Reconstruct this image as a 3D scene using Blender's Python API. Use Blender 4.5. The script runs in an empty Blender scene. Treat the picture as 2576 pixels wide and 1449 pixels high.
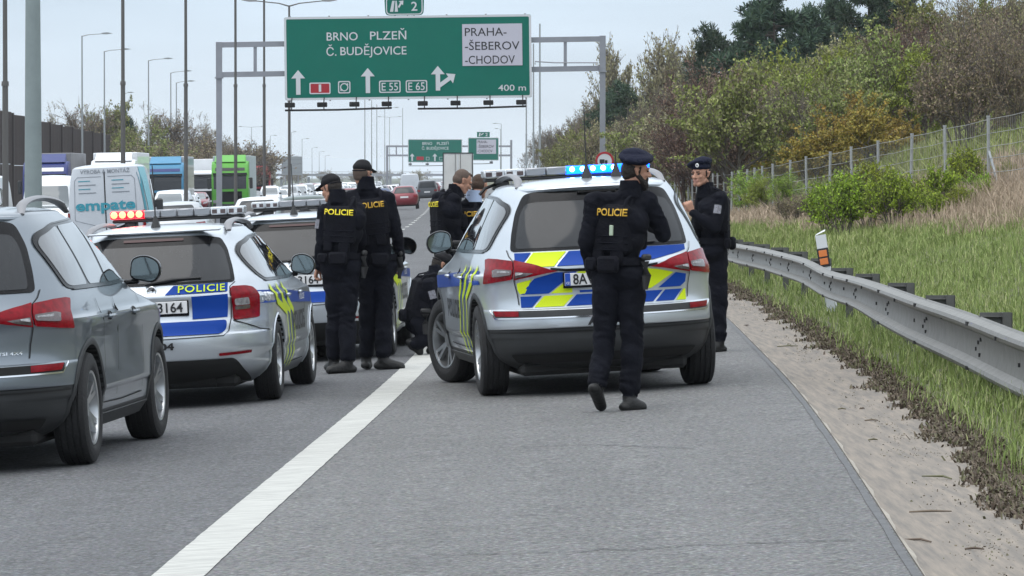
import bpy, bmesh, math, random
import numpy as np
from mathutils import Vector, Matrix, noise as mnoise

sc = bpy.context.scene
COL = sc.collection
PI = math.pi
# ------------------------------------------------------------------ camera
F = 12000.0            # focal length in units of a 2576 px wide frame
CAMH = 1.66
PITCH = math.atan(279.5 / F)
cam_d = bpy.data.cameras.new('camera'); cam = bpy.data.objects.new('camera', cam_d); COL.objects.link(cam)
cam_d.sensor_width = 36.0; cam_d.lens = 36.0 * F / 2576.0
cam_d.clip_start = 0.5; cam_d.clip_end = 9000
cam.location = (0, 0, CAMH); cam.rotation_euler = (PI / 2 - PITCH, 0, 0)
sc.camera = cam
# ------------------------------------------------------------------ overcast sky
SUN_EL, SUN_AZ = math.radians(66), math.radians(238)
world = bpy.data.worlds.new('World'); sc.world = world; world.use_nodes = True
nt = world.node_tree; nt.nodes.clear()
wo = nt.nodes.new('ShaderNodeOutputWorld'); bg = nt.nodes.new('ShaderNodeBackground')
sky = nt.nodes.new('ShaderNodeTexSky'); sky.sky_type = 'NISHITA'; sky.sun_disc = False
sky.sun_elevation = SUN_EL; sky.sun_rotation = SUN_AZ; sky.air_density = 1.0; sky.dust_density = 2.0
tc = nt.nodes.new('ShaderNodeTexCoord'); sx = nt.nodes.new('ShaderNodeSeparateXYZ')
nt.links.new(tc.outputs['Generated'], sx.inputs[0])
ramp = nt.nodes.new('ShaderNodeValToRGB')          # overcast dome: the zenith about twice as bright as the horizon
cr = ramp.color_ramp
cr.elements[0].position = 0.0; cr.elements[0].color = (0.352, 0.402, 0.452, 1)
cr.elements[1].position = 1.0; cr.elements[1].color = (0.88, 0.92, 0.97, 1)
e = cr.elements.new(0.012); e.color = (0.348, 0.397, 0.446, 1)
e = cr.elements.new(0.04); e.color = (0.306, 0.368, 0.432, 1)
e = cr.elements.new(0.30); e.color = (0.50, 0.555, 0.61, 1)
nt.links.new(sx.outputs['Z'], ramp.inputs[0])
mp = nt.nodes.new('ShaderNodeMapping'); mp.inputs['Scale'].default_value = (3.5, 3.5, 26)
nt.links.new(tc.outputs['Generated'], mp.inputs[0])
cn = nt.nodes.new('ShaderNodeTexNoise'); cn.inputs['Scale'].default_value = 2.2; cn.inputs['Detail'].default_value = 4
nt.links.new(mp.outputs[0], cn.inputs['Vector'])
cmr = nt.nodes.new('ShaderNodeMapRange'); cmr.inputs[1].default_value = .3; cmr.inputs[2].default_value = .7
cmr.inputs[3].default_value = 22.2; cmr.inputs[4].default_value = 26.2
nt.links.new(cn.outputs[0], cmr.inputs[0])
mul = nt.nodes.new('ShaderNodeVectorMath'); mul.operation = 'SCALE'
nt.links.new(ramp.outputs[0], mul.inputs[0]); nt.links.new(cmr.outputs[0], mul.inputs['Scale'])
mx = nt.nodes.new('ShaderNodeMix'); mx.data_type = 'RGBA'; mx.inputs[0].default_value = 0.86
nt.links.new(sky.outputs[0], mx.inputs[6]); nt.links.new(mul.outputs[0], mx.inputs[7])
nt.links.new(mx.outputs[2], bg.inputs[0]); bg.inputs[1].default_value = 0.1
nt.links.new(bg.outputs[0], wo.inputs[0])
sun_d = bpy.data.lights.new('sun', 'SUN'); sun = bpy.data.objects.new('sun', sun_d); COL.objects.link(sun)
sun_d.energy = 1.3; sun_d.angle = math.radians(60); sun_d.color = (1.0, 0.96, 0.90)
sun.rotation_euler = (PI / 2 - SUN_EL, 0, PI - SUN_AZ)
sc.view_settings.view_transform = 'Standard'; sc.view_settings.look = 'None'
sc.view_settings.gamma = 1.0; sc.view_settings.use_curve_mapping = False
sc.view_settings.exposure = 0.0
sc.cycles.max_bounces = 6; sc.cycles.diffuse_bounces = 3; sc.cycles.glossy_bounces = 3
sc.cycles.transparent_max_bounces = 8; sc.cycles.use_denoising = True

# ------------------------------------------------------------------ helpers
_cp, _sp = math.cos(PITCH), math.sin(PITCH)
def ray(px, py):
    a = (px - 1288) / F; b = (724.5 - py) / F
    return Vector((a, _cp + b * _sp, -_sp + b * _cp))
def at(px, py, Y):
    """the point of the place seen at (px,py) of a 2576 px wide view, Y metres down the road"""
    r = ray(px, py); k = Y / r.y
    return Vector((r.x * k, Y, CAMH + r.z * k))

class Curve1:
    def __init__(s, pts):
        s.x = np.array([p[0] for p in pts], float); s.y = np.array([p[1] for p in pts], float)
        h = np.diff(s.x); d = np.diff(s.y) / h
        m = np.zeros(len(s.x)); m[0] = d[0]; m[-1] = d[-1]
        for i in range(1, len(m) - 1):
            if d[i-1] * d[i] > 0:
                w1 = 2 * h[i] + h[i-1]; w2 = h[i] + 2 * h[i-1]
                m[i] = (w1 + w2) / (w1 / d[i-1] + w2 / d[i])
        s.m = m
    def __call__(s, t):
        t = np.clip(np.asarray(t, float), s.x[0], s.x[-1])
        i = np.clip(np.searchsorted(s.x, t) - 1, 0, len(s.x) - 2)
        h = s.x[i+1] - s.x[i]; u = (t - s.x[i]) / h
        r = ((1+2*u)*(1-u)**2*s.y[i] + u*(1-u)**2*h*s.m[i] + u*u*(3-2*u)*s.y[i+1] + u*u*(u-1)*h*s.m[i+1])
        return r if r.ndim else float(r)

def tag(o, label=None, cat=None, group=None, kind=None):
    if label: o['label'] = label
    if cat: o['category'] = cat
    if group: o['group'] = group
    if kind: o['kind'] = kind
    return o
def empty(name, loc=(0, 0, 0), rz=0, label=None, cat=None, group=None):
    o = bpy.data.objects.new(name, None); COL.objects.link(o)
    o.location = loc; o.rotation_euler = (0, 0, rz); o.empty_display_size = .2
    return tag(o, label, cat, group)
def link_mesh(name, me, mats=None, parent=None, smooth=False):
    o = bpy.data.objects.new(name, me); COL.objects.link(o)
    if mats is not None and len(me.materials) == 0:
        for m in (mats if isinstance(mats, (list, tuple)) else [mats]): me.materials.append(m)
    if parent: o.parent = parent
    if smooth: me.polygons.foreach_set('use_smooth', [True] * len(me.polygons))
    return o
KIDS = {}
def copy_tree(o, parent=None):
    c = o.copy(); COL.objects.link(c)
    if parent: c.parent = parent
    for ch in list(o.children): copy_tree(ch, c)
    return c
def autosmooth(me, deg=35):
    me.polygons.foreach_set('use_smooth', [True] * len(me.polygons))
    try: me.set_sharp_from_angle(angle=math.radians(deg))
    except Exception: pass

class MB:
    """collects shapes into one mesh"""
    def __init__(s): s.v = []; s.f = []; s.mi = []
    def add(s, vs, fs, m=0):
        b = len(s.v); s.v.extend([tuple(p) for p in vs]); s.f.extend([tuple(b + i for i in f) for f in fs]); s.mi.extend([m] * len(fs)); return s
    def box(s, c, d, m=0, rz=0, bev=0, rot=None):
        hx, hy, hz = d[0]/2, d[1]/2, d[2]/2
        R = rot if rot is not None else (Matrix.Rotation(rz, 3, 'Z') if rz else None)
        if bev:
            b = min(bev, hx*.9, hy*.9, hz*.9)
            vs = []; idx = {}
            for sx_ in (-1, 1):
                for sy_ in (-1, 1):
                    for sz_ in (-1, 1):
                        for k in range(3):
                            q = [sx_*(hx-b), sy_*(hy-b), sz_*(hz-b)]; q[k] = (sx_*hx, sy_*hy, sz_*hz)[k]
                            idx[(sx_, sy_, sz_, k)] = len(vs); vs.append(Vector(q))
            fs = []
            for k in range(3):
                a_, b_ = [(1, 2), (0, 2), (0, 1)][k]
                for sg in (-1, 1):
                    q = []
                    for (p1, p2) in ((-1, -1), (1, -1), (1, 1), (-1, 1)):
                        t = [0, 0, 0]; t[k] = sg; t[a_] = p1; t[b_] = p2; q.append(idx[(t[0], t[1], t[2], k)])
                    fs.append(q)
                    # edge bevels shared once
            for k in range(3):      # edges parallel to axis k
                a_, b_ = [(1, 2), (0, 2), (0, 1)][k]
                for s1 in (-1, 1):
                    for s2 in (-1, 1):
                        t0 = [0, 0, 0]; t0[a_] = s1; t0[b_] = s2; t1 = list(t0); t0[k] = -1; t1[k] = 1
                        fs.append([idx[(*t0, a_)], idx[(*t1, a_)], idx[(*t1, b_)], idx[(*t0, b_)]])
            for sx_ in (-1, 1):
                for sy_ in (-1, 1):
                    for sz_ in (-1, 1):
                        fs.append([idx[(sx_, sy_, sz_, k)] for k in range(3)])
        else:
            vs = [Vector((x*hx, y*hy, z*hz)) for x in (-1, 1) for y in (-1, 1) for z in (-1, 1)]
            fs = [(0, 1, 3, 2), (4, 6, 7, 5), (0, 4, 5, 1), (2, 3, 7, 6), (0, 2, 6, 4), (1, 5, 7, 3)]
        c = Vector(c)
        s.add([(R @ p if R else p) + c for p in vs], fs, m); return s
    def tube(s, pts, r, n=8, m=0, cap=True, flat=1.0):
        pts = [Vector(p) for p in pts]; rs = r if isinstance(r, (list, tuple)) else [r] * len(pts)
        up = Vector((0, 0, 1)); base = len(s.v); vs = []
        for i, p in enumerate(pts):
            d = (pts[min(i+1, len(pts)-1)] - pts[max(i-1, 0)]).normalized()
            a = d.cross(up)
            if a.length < 1e-3: a = Vector((1, 0, 0))
            a.normalize(); b = d.cross(a).normalized()
            for k in range(n):
                t = 2 * PI * k / n; vs.append(p + a * math.cos(t) * rs[i] + b * math.sin(t) * rs[i] * flat)
        fs = []
        for i in range(len(pts) - 1):
            for k in range(n):
                fs.append((i*n+k, i*n+(k+1) % n, (i+1)*n+(k+1) % n, (i+1)*n+k))
        if cap: fs.append(tuple(range(n))[::-1]); fs.append(tuple((len(pts)-1)*n + k for k in range(n)))
        s.add(vs, fs, m); return s
    def lathe(s, prof, c=(0, 0, 0), axis='X', n=32, m=0, closed=False):
        """prof: (axial, radius) points"""
        vs = []; c = Vector(c)
        for (a, r) in prof:
            for k in range(n):
                t = 2 * PI * k / n; p = (a, r*math.cos(t), r*math.sin(t))
                if axis == 'Y': p = (p[1], p[0], p[2])
                if axis == 'Z': p = (p[1], p[2], p[0])
                vs.append(c + Vector(p))
        fs = []; L = len(prof)
        for i in range(L if closed else L - 1):
            j = (i + 1) % L
            for k in range(n): fs.append((i*n+k, i*n+(k+1) % n, j*n+(k+1) % n, j*n+k))
        s.add(vs, fs, m); return s
    def prism(s, poly, z0, z1, m=0, plane='XY', o=(0, 0, 0)):
        """polygon extruded between two values of the third axis"""
        n = len(poly); vs = []; o = Vector(o)
        for z in (z0, z1):
            for (a, b) in poly:
                vs.append(o + Vector({'XY': (a, b, z), 'XZ': (a, z, b), 'YZ': (z, a, b)}[plane]))
        fs = [tuple(range(n))[::-1], tuple(range(n, 2*n))] + [(i, (i+1) % n, n+(i+1) % n, n+i) for i in range(n)]
        s.add(vs, fs, m); return s
    def mesh(s, name='m'):
        me = bpy.data.meshes.new(name); me.from_pydata([tuple(p) for p in s.v], [], s.f); 
        me.polygons.foreach_set('material_index', s.mi); me.update(); return me
    def build(s, name, mats, parent=None, smooth=None):
        me = s.mesh(name); o = link_mesh(name, me, mats, parent)
        bm = bmesh.new(); bm.from_mesh(me); bmesh.ops.recalc_face_normals(bm, faces=bm.faces); bm.to_mesh(me); bm.free()
        if smooth: autosmooth(me, smooth)
        return o

def np_mesh(name, verts, faces_n, idx, mats, parent=None, smooth=False):
    """fast mesh: verts (N,3) array, all faces with faces_n corners, idx flat array"""
    me = bpy.data.meshes.new(name); nv = len(verts); nf = len(idx) // faces_n
    me.vertices.add(nv); me.vertices.foreach_set('co', np.asarray(verts, np.float32).ravel())
    me.loops.add(nf * faces_n); me.loops.foreach_set('vertex_index', np.asarray(idx, np.int32))
    me.polygons.add(nf); me.polygons.foreach_set('loop_start', np.arange(nf, dtype=np.int32) * faces_n)
    me.update(calc_edges=True)
    o = link_mesh(name, me, mats, parent, smooth); return o

def mat(name, col, rough=.6, metal=0., spec=.5, coat=0., bump=0., bscale=40., var=0., vscale=6., emit=None, estr=0., stretch=None, alpha=1., trans=0., dark=None, rvar=0.):
    m = bpy.data.materials.new(name); m.use_nodes = True; t = m.node_tree; b = t.nodes['Principled BSDF']
    b.inputs['Base Color'].default_value = (*col, 1); b.inputs['Roughness'].default_value = rough
    b.inputs['Metallic'].default_value = metal; b.inputs['Specular IOR Level'].default_value = spec
    b.inputs['Coat Weight'].default_value = coat; b.inputs['Coat Roughness'].default_value = .04
    b.inputs['Transmission Weight'].default_value = trans
    if emit: b.inputs['Emission Color'].default_value = (*emit, 1); b.inputs['Emission Strength'].default_value = estr
    if bump or var or rvar:
        c = t.nodes.new('ShaderNodeTexCoord'); v = c.outputs['Object']
        if stretch:
            mpn = t.nodes.new('ShaderNodeMapping'); mpn.inputs['Scale'].default_value = stretch; t.links.new(v, mpn.inputs[0]); v = mpn.outputs[0]
    if bump:
        n = t.nodes.new('ShaderNodeTexNoise'); n.inputs['Scale'].default_value = bscale; n.inputs['Detail'].default_value = 3
        t.links.new(v, n.inputs['Vector']); bp = t.nodes.new('ShaderNodeBump'); bp.inputs['Strength'].default_value = bump
        bp.inputs['Distance'].default_value = .02
        t.links.new(n.outputs[0], bp.inputs['Height']); t.links.new(bp.outputs[0], b.inputs['Normal'])
    if var:
        n = t.nodes.new('ShaderNodeTexNoise'); n.inputs['Scale'].default_value = vscale; n.inputs['Detail'].default_value = 5; n.inputs['Roughness'].default_value = .65
        t.links.new(v, n.inputs['Vector']); mr = t.nodes.new('ShaderNodeMapRange')
        mr.inputs[1].default_value = .3; mr.inputs[2].default_value = .7; t.links.new(n.outputs[0], mr.inputs[0])
        x = t.nodes.new('ShaderNodeMix'); x.data_type = 'RGBA'
        d = dark if dark else tuple(q * (1 - var) for q in col)
        x.inputs[6].default_value = (*d, 1); x.inputs[7].default_value = (*[min(1, q * (1 + var * .5)) for q in col], 1)
        t.links.new(mr.outputs[0], x.inputs[0]); t.links.new(x.outputs[2], b.inputs['Base Color'])
    if rvar:
        n = t.nodes.new('ShaderNodeTexNoise'); n.inputs['Scale'].default_value = 9; n.inputs['Detail'].default_value = 4
        t.links.new(v, n.inputs['Vector']); mr = t.nodes.new('ShaderNodeMapRange')
        mr.inputs[3].default_value = max(0, rough - rvar); mr.inputs[4].default_value = rough + rvar
        t.links.new(n.outputs[0], mr.inputs[0]); t.links.new(mr.outputs[0], b.inputs['Roughness'])
    return m

def text2d(s, size=1.0, bold=0.0, spacing=1.0, shear=0.0):
    """flat lettering: 2D points and faces, baseline at 0, centred in x"""
    cu = bpy.data.curves.new('t', 'FONT'); cu.body = s; cu.size = size; cu.offset = bold * size
    cu.space_character = spacing; cu.align_x = 'CENTER'; cu.resolution_u = 3; cu.shear = shear
    o = bpy.data.objects.new('t', cu); COL.objects.link(o)
    dg = bpy.context.evaluated_depsgraph_get(); me = bpy.data.meshes.new_from_object(o.evaluated_get(dg))
    vs = [(v.co.x, v.co.y) for v in me.vertices]; fs = [tuple(p.vertices) for p in me.polygons]
    bpy.data.objects.remove(o); bpy.data.curves.remove(cu); bpy.data.meshes.remove(me)
    return vs, fs
def fit_text(s, w, h, bold=0., spacing=1.):
    """lettering scaled to a width and cap height, centred on 0,0"""
    vs, fs = text2d(s, 1.0, bold, spacing)
    a = np.array(vs); x0, x1 = a[:, 0].min(), a[:, 0].max()
    base = np.array(text2d('H', 1.0, bold)[0]); y0, y1 = base[:, 1].min(), base[:, 1].max()
    a[:, 0] = (a[:, 0] - (x0 + x1) / 2) * (w / (x1 - x0)); a[:, 1] = (a[:, 1] - (y0 + y1) / 2) * (h / (y1 - y0))
    return [tuple(p) for p in a], fs
def offset_faces(base, fs): return [tuple(base + i for i in f) for f in fs]
# ------------------------------------------------------------------ the lie of the land
W = Curve1([(-20, -2.4), (0, -1.98), (21, -1.5), (48, -.83), (105, -.35), (163, -.2), (236, -.75), (365, -2.3), (728, -5.8), (1500, -13.5), (3000, -28), (9000, -88)])
ED = Curve1([(-20, .6), (0, 1.15), (19.8, 1.69), (24.3, 1.83), (30, 2.0), (36.4, 2.157), (43.7, 2.28), (56, 2.45), (100, 2.75), (163, 3.0), (236, 2.45), (365, .9), (728, -2.6), (1500, -10.3), (3000, -24.8), (9000, -85)])
GE = Curve1([(-20, 1.5), (0, 2.0), (24, 2.57), (29, 2.78), (33.5, 2.85), (42, 3.02), (56, 3.15), (75, 3.22), (100, 3.3), (163, 3.45), (236, 2.9), (365, 1.35), (728, -2.2), (1500, -9.9), (3000, -24.4), (9000, -84)])
RX = Curve1([(-20, 3.4), (80, 3.4), (163, 3.75), (236, 3.3), (365, 1.8), (728, -1.7), (1500, -9.4), (3000, -23.8), (9000, -83)])
FX = Curve1([(-20, 15.4), (60, 12.0), (101, 10.1), (137, 8.6), (164, 7.3), (240, 5.9), (365, 4.2), (728, 1), (1500, -6), (3000, -20), (9000, -78)])
FZ = Curve1([(-20, 3.0), (60, 2.0), (101, 1.2), (137, .52), (164, .05), (240, -.15), (365, -.3), (9000, -.6)])
def zroad(X):
    X = np.asarray(X, float)
    return np.where(X > -15, .05 * (np.minimum(X, 2.6) - 1), -.8 + (np.maximum(X, -34) + 15) * .018)
def gz(X, Y):
    """ground height"""
    X = np.asarray(X, float); Y = np.asarray(Y, float)
    e, g, f = ED(Y), GE(Y), FX(Y)
    z = zroad(X)
    ze = zroad(e); t = np.clip((X - e) / np.maximum(g - e, .05), 0, 1)
    zg = ze - .012 - .035 * np.sin(t * PI) + .03 * t
    z = np.where(X > e, zg, z)
    u = np.clip((X - g) / np.maximum(f - g, .5), 0, 1)
    zf = FZ(Y)
    z = np.where(X > g, ze + .02 + (zf - ze - .02) * u ** 1.25, z)
    h = np.maximum(X - f, 0)
    z = z + np.where(X > f, 11 * (1 - np.exp(-h * .036)), 0)
    return z
def gzf(x, y): return float(gz(x, y))
def G(px, py):
    r = ray(px, py); Y = 30.0
    for _ in range(60):
        z = gzf(r.x / r.y * Y, Y); Y = Y * .4 + .6 * ((z - CAMH) / (r.z / r.y))
        Y = max(5, min(Y, 4000))
    return Vector((r.x / r.y * Y, Y, gzf(r.x / r.y * Y, Y)))

def asphalt(name, c0, c1, patch, blotch=.86):
    m = bpy.data.materials.new(name); m.use_nodes = True; t = m.node_tree; b = t.nodes['Principled BSDF']
    b.inputs['Roughness'].default_value = .82; b.inputs['Specular IOR Level'].default_value = .35
    c = t.nodes.new('ShaderNodeTexCoord')
    v = t.nodes.new('ShaderNodeTexVoronoi'); v.inputs['Scale'].default_value = 62; t.links.new(c.outputs['Object'], v.inputs['Vector'])
    n = t.nodes.new('ShaderNodeTexNoise'); n.inputs['Scale'].default_value = 34; n.inputs['Detail'].default_value = 3; n.inputs['Roughness'].default_value = .75
    t.links.new(c.outputs['Object'], n.inputs['Vector'])
    r = t.nodes.new('ShaderNodeValToRGB'); r.color_ramp.elements[0].position = .36; r.color_ramp.elements[0].color = (*c0, 1)
    r.color_ramp.elements[1].position = .60; r.color_ramp.elements[1].color = (*c1, 1)
    e = r.color_ramp.elements.new(.72); e.color = (*[q * 1.75 for q in c1], 1)
    t.links.new(n.outputs[0], r.inputs[0])
    # stones of mixed brightness
    mx = t.nodes.new('ShaderNodeMix'); mx.data_type = 'RGBA'; mx.blend_type = 'OVERLAY'; mx.inputs[0].default_value = .28
    t.links.new(r.outputs[0], mx.inputs[6]); t.links.new(v.outputs['Color'], mx.inputs[7])
    hs = t.nodes.new('ShaderNodeHueSaturation'); hs.inputs['Saturation'].default_value = .35; t.links.new(mx.outputs[2], hs.inputs['Color'])
    # large stains, tyre lanes along the road
    mp = t.nodes.new('ShaderNodeMapping'); mp.inputs['Scale'].default_value = (1.3, .12, 1); t.links.new(c.outputs['Object'], mp.inputs[0])
    n2 = t.nodes.new('ShaderNodeTexNoise'); n2.inputs['Scale'].default_value = 1.2; n2.inputs['Detail'].default_value = 6; n2.inputs['Roughness'].default_value = .6
    t.links.new(mp.outputs[0], n2.inputs['Vector'])
    mr = t.nodes.new('ShaderNodeMapRange'); mr.inputs[1].default_value = .3; mr.inputs[2].default_value = .7; mr.inputs[3].default_value = blotch; mr.inputs[4].default_value = 1.1
    t.links.new(n2.outputs[0], mr.inputs[0])
    n3 = t.nodes.new('ShaderNodeTexNoise'); n3.inputs['Scale'].default_value = 2.1; n3.inputs['Detail'].default_value = 7; n3.inputs['Roughness'].default_value = .7
    t.links.new(c.outputs['Object'], n3.inputs['Vector'])
    mr3 = t.nodes.new('ShaderNodeMapRange'); mr3.inputs[1].default_value = .35; mr3.inputs[2].default_value = .65; mr3.inputs[3].default_value = .9; mr3.inputs[4].default_value = 1.07
    t.links.new(n3.outputs[0], mr3.inputs[0])
    mm = t.nodes.new('ShaderNodeMath'); mm.operation = 'MULTIPLY'; t.links.new(mr.outputs[0], mm.inputs[0]); t.links.new(mr3.outputs[0], mm.inputs[1])
    sc_ = t.nodes.new('ShaderNodeVectorMath'); sc_.operation = 'SCALE'; t.links.new(hs.outputs[0], sc_.inputs[0]); t.links.new(mm.outputs[0], sc_.inputs['Scale'])
    t.links.new(sc_.outputs[0], b.inputs['Base Color'])
    bp = t.nodes.new('ShaderNodeBump'); bp.inputs['Strength'].default_value = .5; bp.inputs['Distance'].default_value = .004
    t.links.new(v.outputs['Distance'], bp.inputs['Height']); t.links.new(bp.outputs[0], b.inputs['Normal'])
    return m
M = {}
M['asphalt'] = asphalt('asphalt', (.034, .038, .046), (.118, .124, .138), 1)
M['asphalt2'] = asphalt('asphalt_shoulder', (.052, .053, .054), (.155, .156, .152), 1, .9)
M['line'] = mat('road_paint', (.54, .54, .50), .6, var=.16, vscale=2.6, stretch=(1.6, 18, 1), bump=.3, bscale=60, dark=(.26, .26, .245))
M['concrete'] = mat('gutter_concrete', (.225, .192, .157), .9, var=.3, vscale=3.6, bump=.03, bscale=40, stretch=(5.5, .30, 1), dark=(.128, .118, .106))
M['kerb'] = mat('gutter_lip', (.36, .33, .28), .85, var=.25, vscale=9)
M['seal'] = mat('joint_sealant', (.085, .087, .09), .7, var=.3, vscale=9)
M['soil'] = mat('soil', (.085, .075, .045), .95, var=.5, vscale=1.4, bump=.8, bscale=7, dark=(.05, .06, .022))
M['hill'] = mat('hill_soil', (.10, .095, .05), .95, var=.5, vscale=.6, bump=.8, bscale=2, dark=(.045, .055, .022))
M['farland'] = mat('far_land', (.07, .085, .045), .95, var=.4, vscale=.02)

YS = np.concatenate([np.arange(-20, 80, 1.0), np.arange(80, 300, 5.0), np.arange(300, 1200, 25.0), np.geomspace(1200, 8900, 24)])
def sheet(name, fn_cols, ys, m, z=None, smooth=True, lift=0.0):
    """a strip of ground: fn_cols(Y) -> list of X"""
    vs = []; n = None
    for y in ys:
        xs = np.asarray(fn_cols(y)); n = len(xs)
        zz = gz(xs, y) + lift if z is None else z(xs, y)
        vs.append(np.stack([xs, np.full(n, y), zz], 1))
    vs = np.concatenate(vs); k = len(ys)
    i = np.arange(k - 1)[:, None] * n + np.arange(n - 1)[None, :]
    idx = np.stack([i, i + 1, i + n + 1, i + n], -1).reshape(-1)
    return np_mesh(name, vs, 4, idx, m, smooth=smooth)
def st(o): o['kind'] = 'structure'; return o
st(sheet('road', lambda y: np.linspace(W(y) - 14.0, W(y) + .13, 12), YS, M['asphalt']))
st(sheet('hard_shoulder', lambda y: np.linspace(W(y) + .13, ED(y), 6), YS, M['asphalt2']))
st(sheet('opposite_road', lambda y: np.concatenate([[W(y) - 31.5], np.linspace(W(y) - 31, W(y) - 14.0, 8)]), YS, M['asphalt']))
rg = random.Random(3)
def gcols(y):
    e, g = ED(y), GE(y); return np.concatenate([[e, e + .035], np.linspace(e + .06, g + .25, 11)])
st(sheet('gutter', gcols, YS[YS < 900], M['concrete'], z=lambda xs, y: gz(xs, y) + .0))
st(sheet('gutter_lip', lambda y: [ED(y) + .0, ED(y) + .022 + .008 * math.sin(y * 3.1) + .004 * math.sin(y * 7.7)], np.arange(5, 120, .25), M['kerb'], lift=.006))
st(sheet('joint_sealant', lambda y: [ED(y) - .048 - .008 * mnoise.noise(Vector((y * .7, 0, 0))), ED(y) - .014 + .004 * mnoise.noise(Vector((y * 2.1, 5, 0)))], np.arange(5, 120, .25), M['seal'], lift=.004))
st(sheet('ground', lambda y: np.concatenate([np.linspace(GE(y) + .1, FX(y), 14), FX(y) + np.array([1, 2, 4, 7, 11, 16, 24, 40, 80, 200, 700, 2500])]), YS, M['hill'], z=lambda xs, y: gz(xs, y) + .004))
st(sheet('verge_ground', lambda y: W(y) + np.array([-2600, -700, -200, -80, -50, -36, -31.5]), YS, M['farland'], z=lambda xs, y: zroad(np.full(len(xs), -34.)) + np.array([-.6, -.4, -.2, -.1, 0, 0, -.05])))
# painted markings
ML = np.concatenate([np.arange(15, 60, .12), np.arange(60, 120, .5), np.arange(120, 900, 2.0)])
jit = lambda y, k: .005 * mnoise.noise(Vector((y * 3.1, k, 0))) + .004 * mnoise.noise(Vector((y * 11., k, 3)))
st(sheet('edge_line', lambda y: [W(y) - .125 + jit(y, 1), W(y) + .125 + jit(y, 7)], ML, M['line'], lift=.004))
def dashes(off, wd, y0, y1):
    mb = MB(); y = y0
    while y < y1:
        L = 3.0; pts = []
        for yy in (y, y + L): 
            for x in (W(yy) + off - wd / 2, W(yy) + off + wd / 2): pts.append((x, yy, float(zroad(x)) + .004))
        mb.add(pts, [(0, 1, 3, 2)]); y += 9.0 if off > -16 else 12
    return mb
for off in (-3.75, -7.5): st(dashes(off, .14, 10, 900).build('lane_line', M['line']))
for off in (-19.5, -23.25): st(dashes(off, .14, 100, 900).build('lane_line', M['line']))
st(sheet('edge_line', lambda y: [W(y) - 11.6, W(y) - 11.4], ML, M['line'], lift=.004))

# cracks and a longitudinal joint in the asphalt
M['crack'] = mat('crack', (.022, .023, .025), .9)
def crack(name, pts, w, seed):
    mb = MB(); vs = []; r = random.Random(seed); n = 0
    for (p, q) in zip(pts[:-1], pts[1:]):
        k = max(2, int((Vector(q) - Vector(p)).length / .06))
        for i in range(k):
            t = i / k; x = p[0] + (q[0] - p[0]) * t + r.gauss(0, .006); y = p[1] + (q[1] - p[1]) * t + r.gauss(0, .03); ww = w * r.uniform(.3, 1.2); z = float(zroad(x)) + .005
            dx, dy = (0, ww * 4) if abs(q[0] - p[0]) > abs(q[1] - p[1]) * .3 else (ww, 0)
            vs += [(x - dx / 2, y - dy / 2, z), (x + dx / 2, y + dy / 2, z)]; n += 1
    mb.add(vs, [(2*i, 2*i+1, 2*i+3, 2*i+2) for i in range(n - 1)]); st(mb.build(name, M['crack']))
def gp(px, py): g = G(px, py); return (g.x, g.y)
crack('road_crack', [gp(1080, 1398), gp(1400, 1392), gp(1800, 1372), gp(2180, 1358)], .005, 1)
crack('road_crack', [gp(1230, 1128), gp(1500, 1120), gp(1760, 1130)], .006, 2)
# ------------------------------------------------------------------ guardrail
M['zinc'] = mat('zinc', (.185, .183, .172), .55, .2, var=.14, vscale=7, rvar=.12)
M['zinc2'] = mat('zinc_dull', (.11, .11, .105), .6, .3, var=.25, vscale=9)
M['rubber'] = mat('black_plastic', (.02, .02, .021), .55)
TOPZ = Curve1([(8, .60), (31.7, .615), (36.9, .66), (45.6, .683), (51, .66), (57, .71), (63.6, .70), (78, .64), (120, .70), (900, .70)])
BH = Curve1([(8, .45), (31.7, .45), (38.5, .416), (42.5, .388), (47.5, .31), (900, .30)])
def wob(y): return .03 * math.sin(y * .23 + 1.1) + .012 * math.sin(y * .61) if y < 120 else 0
PROF = [(.0, 0), (-.012, .035), (-.07, .09), (-.082, .15), (-.07, .21), (-.012, .285), (0, .42), (0, .58), (-.012, .715), (-.07, .79), (-.082, .85), (-.07, .91), (-.012, .965), (.0, 1.0)]
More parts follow.
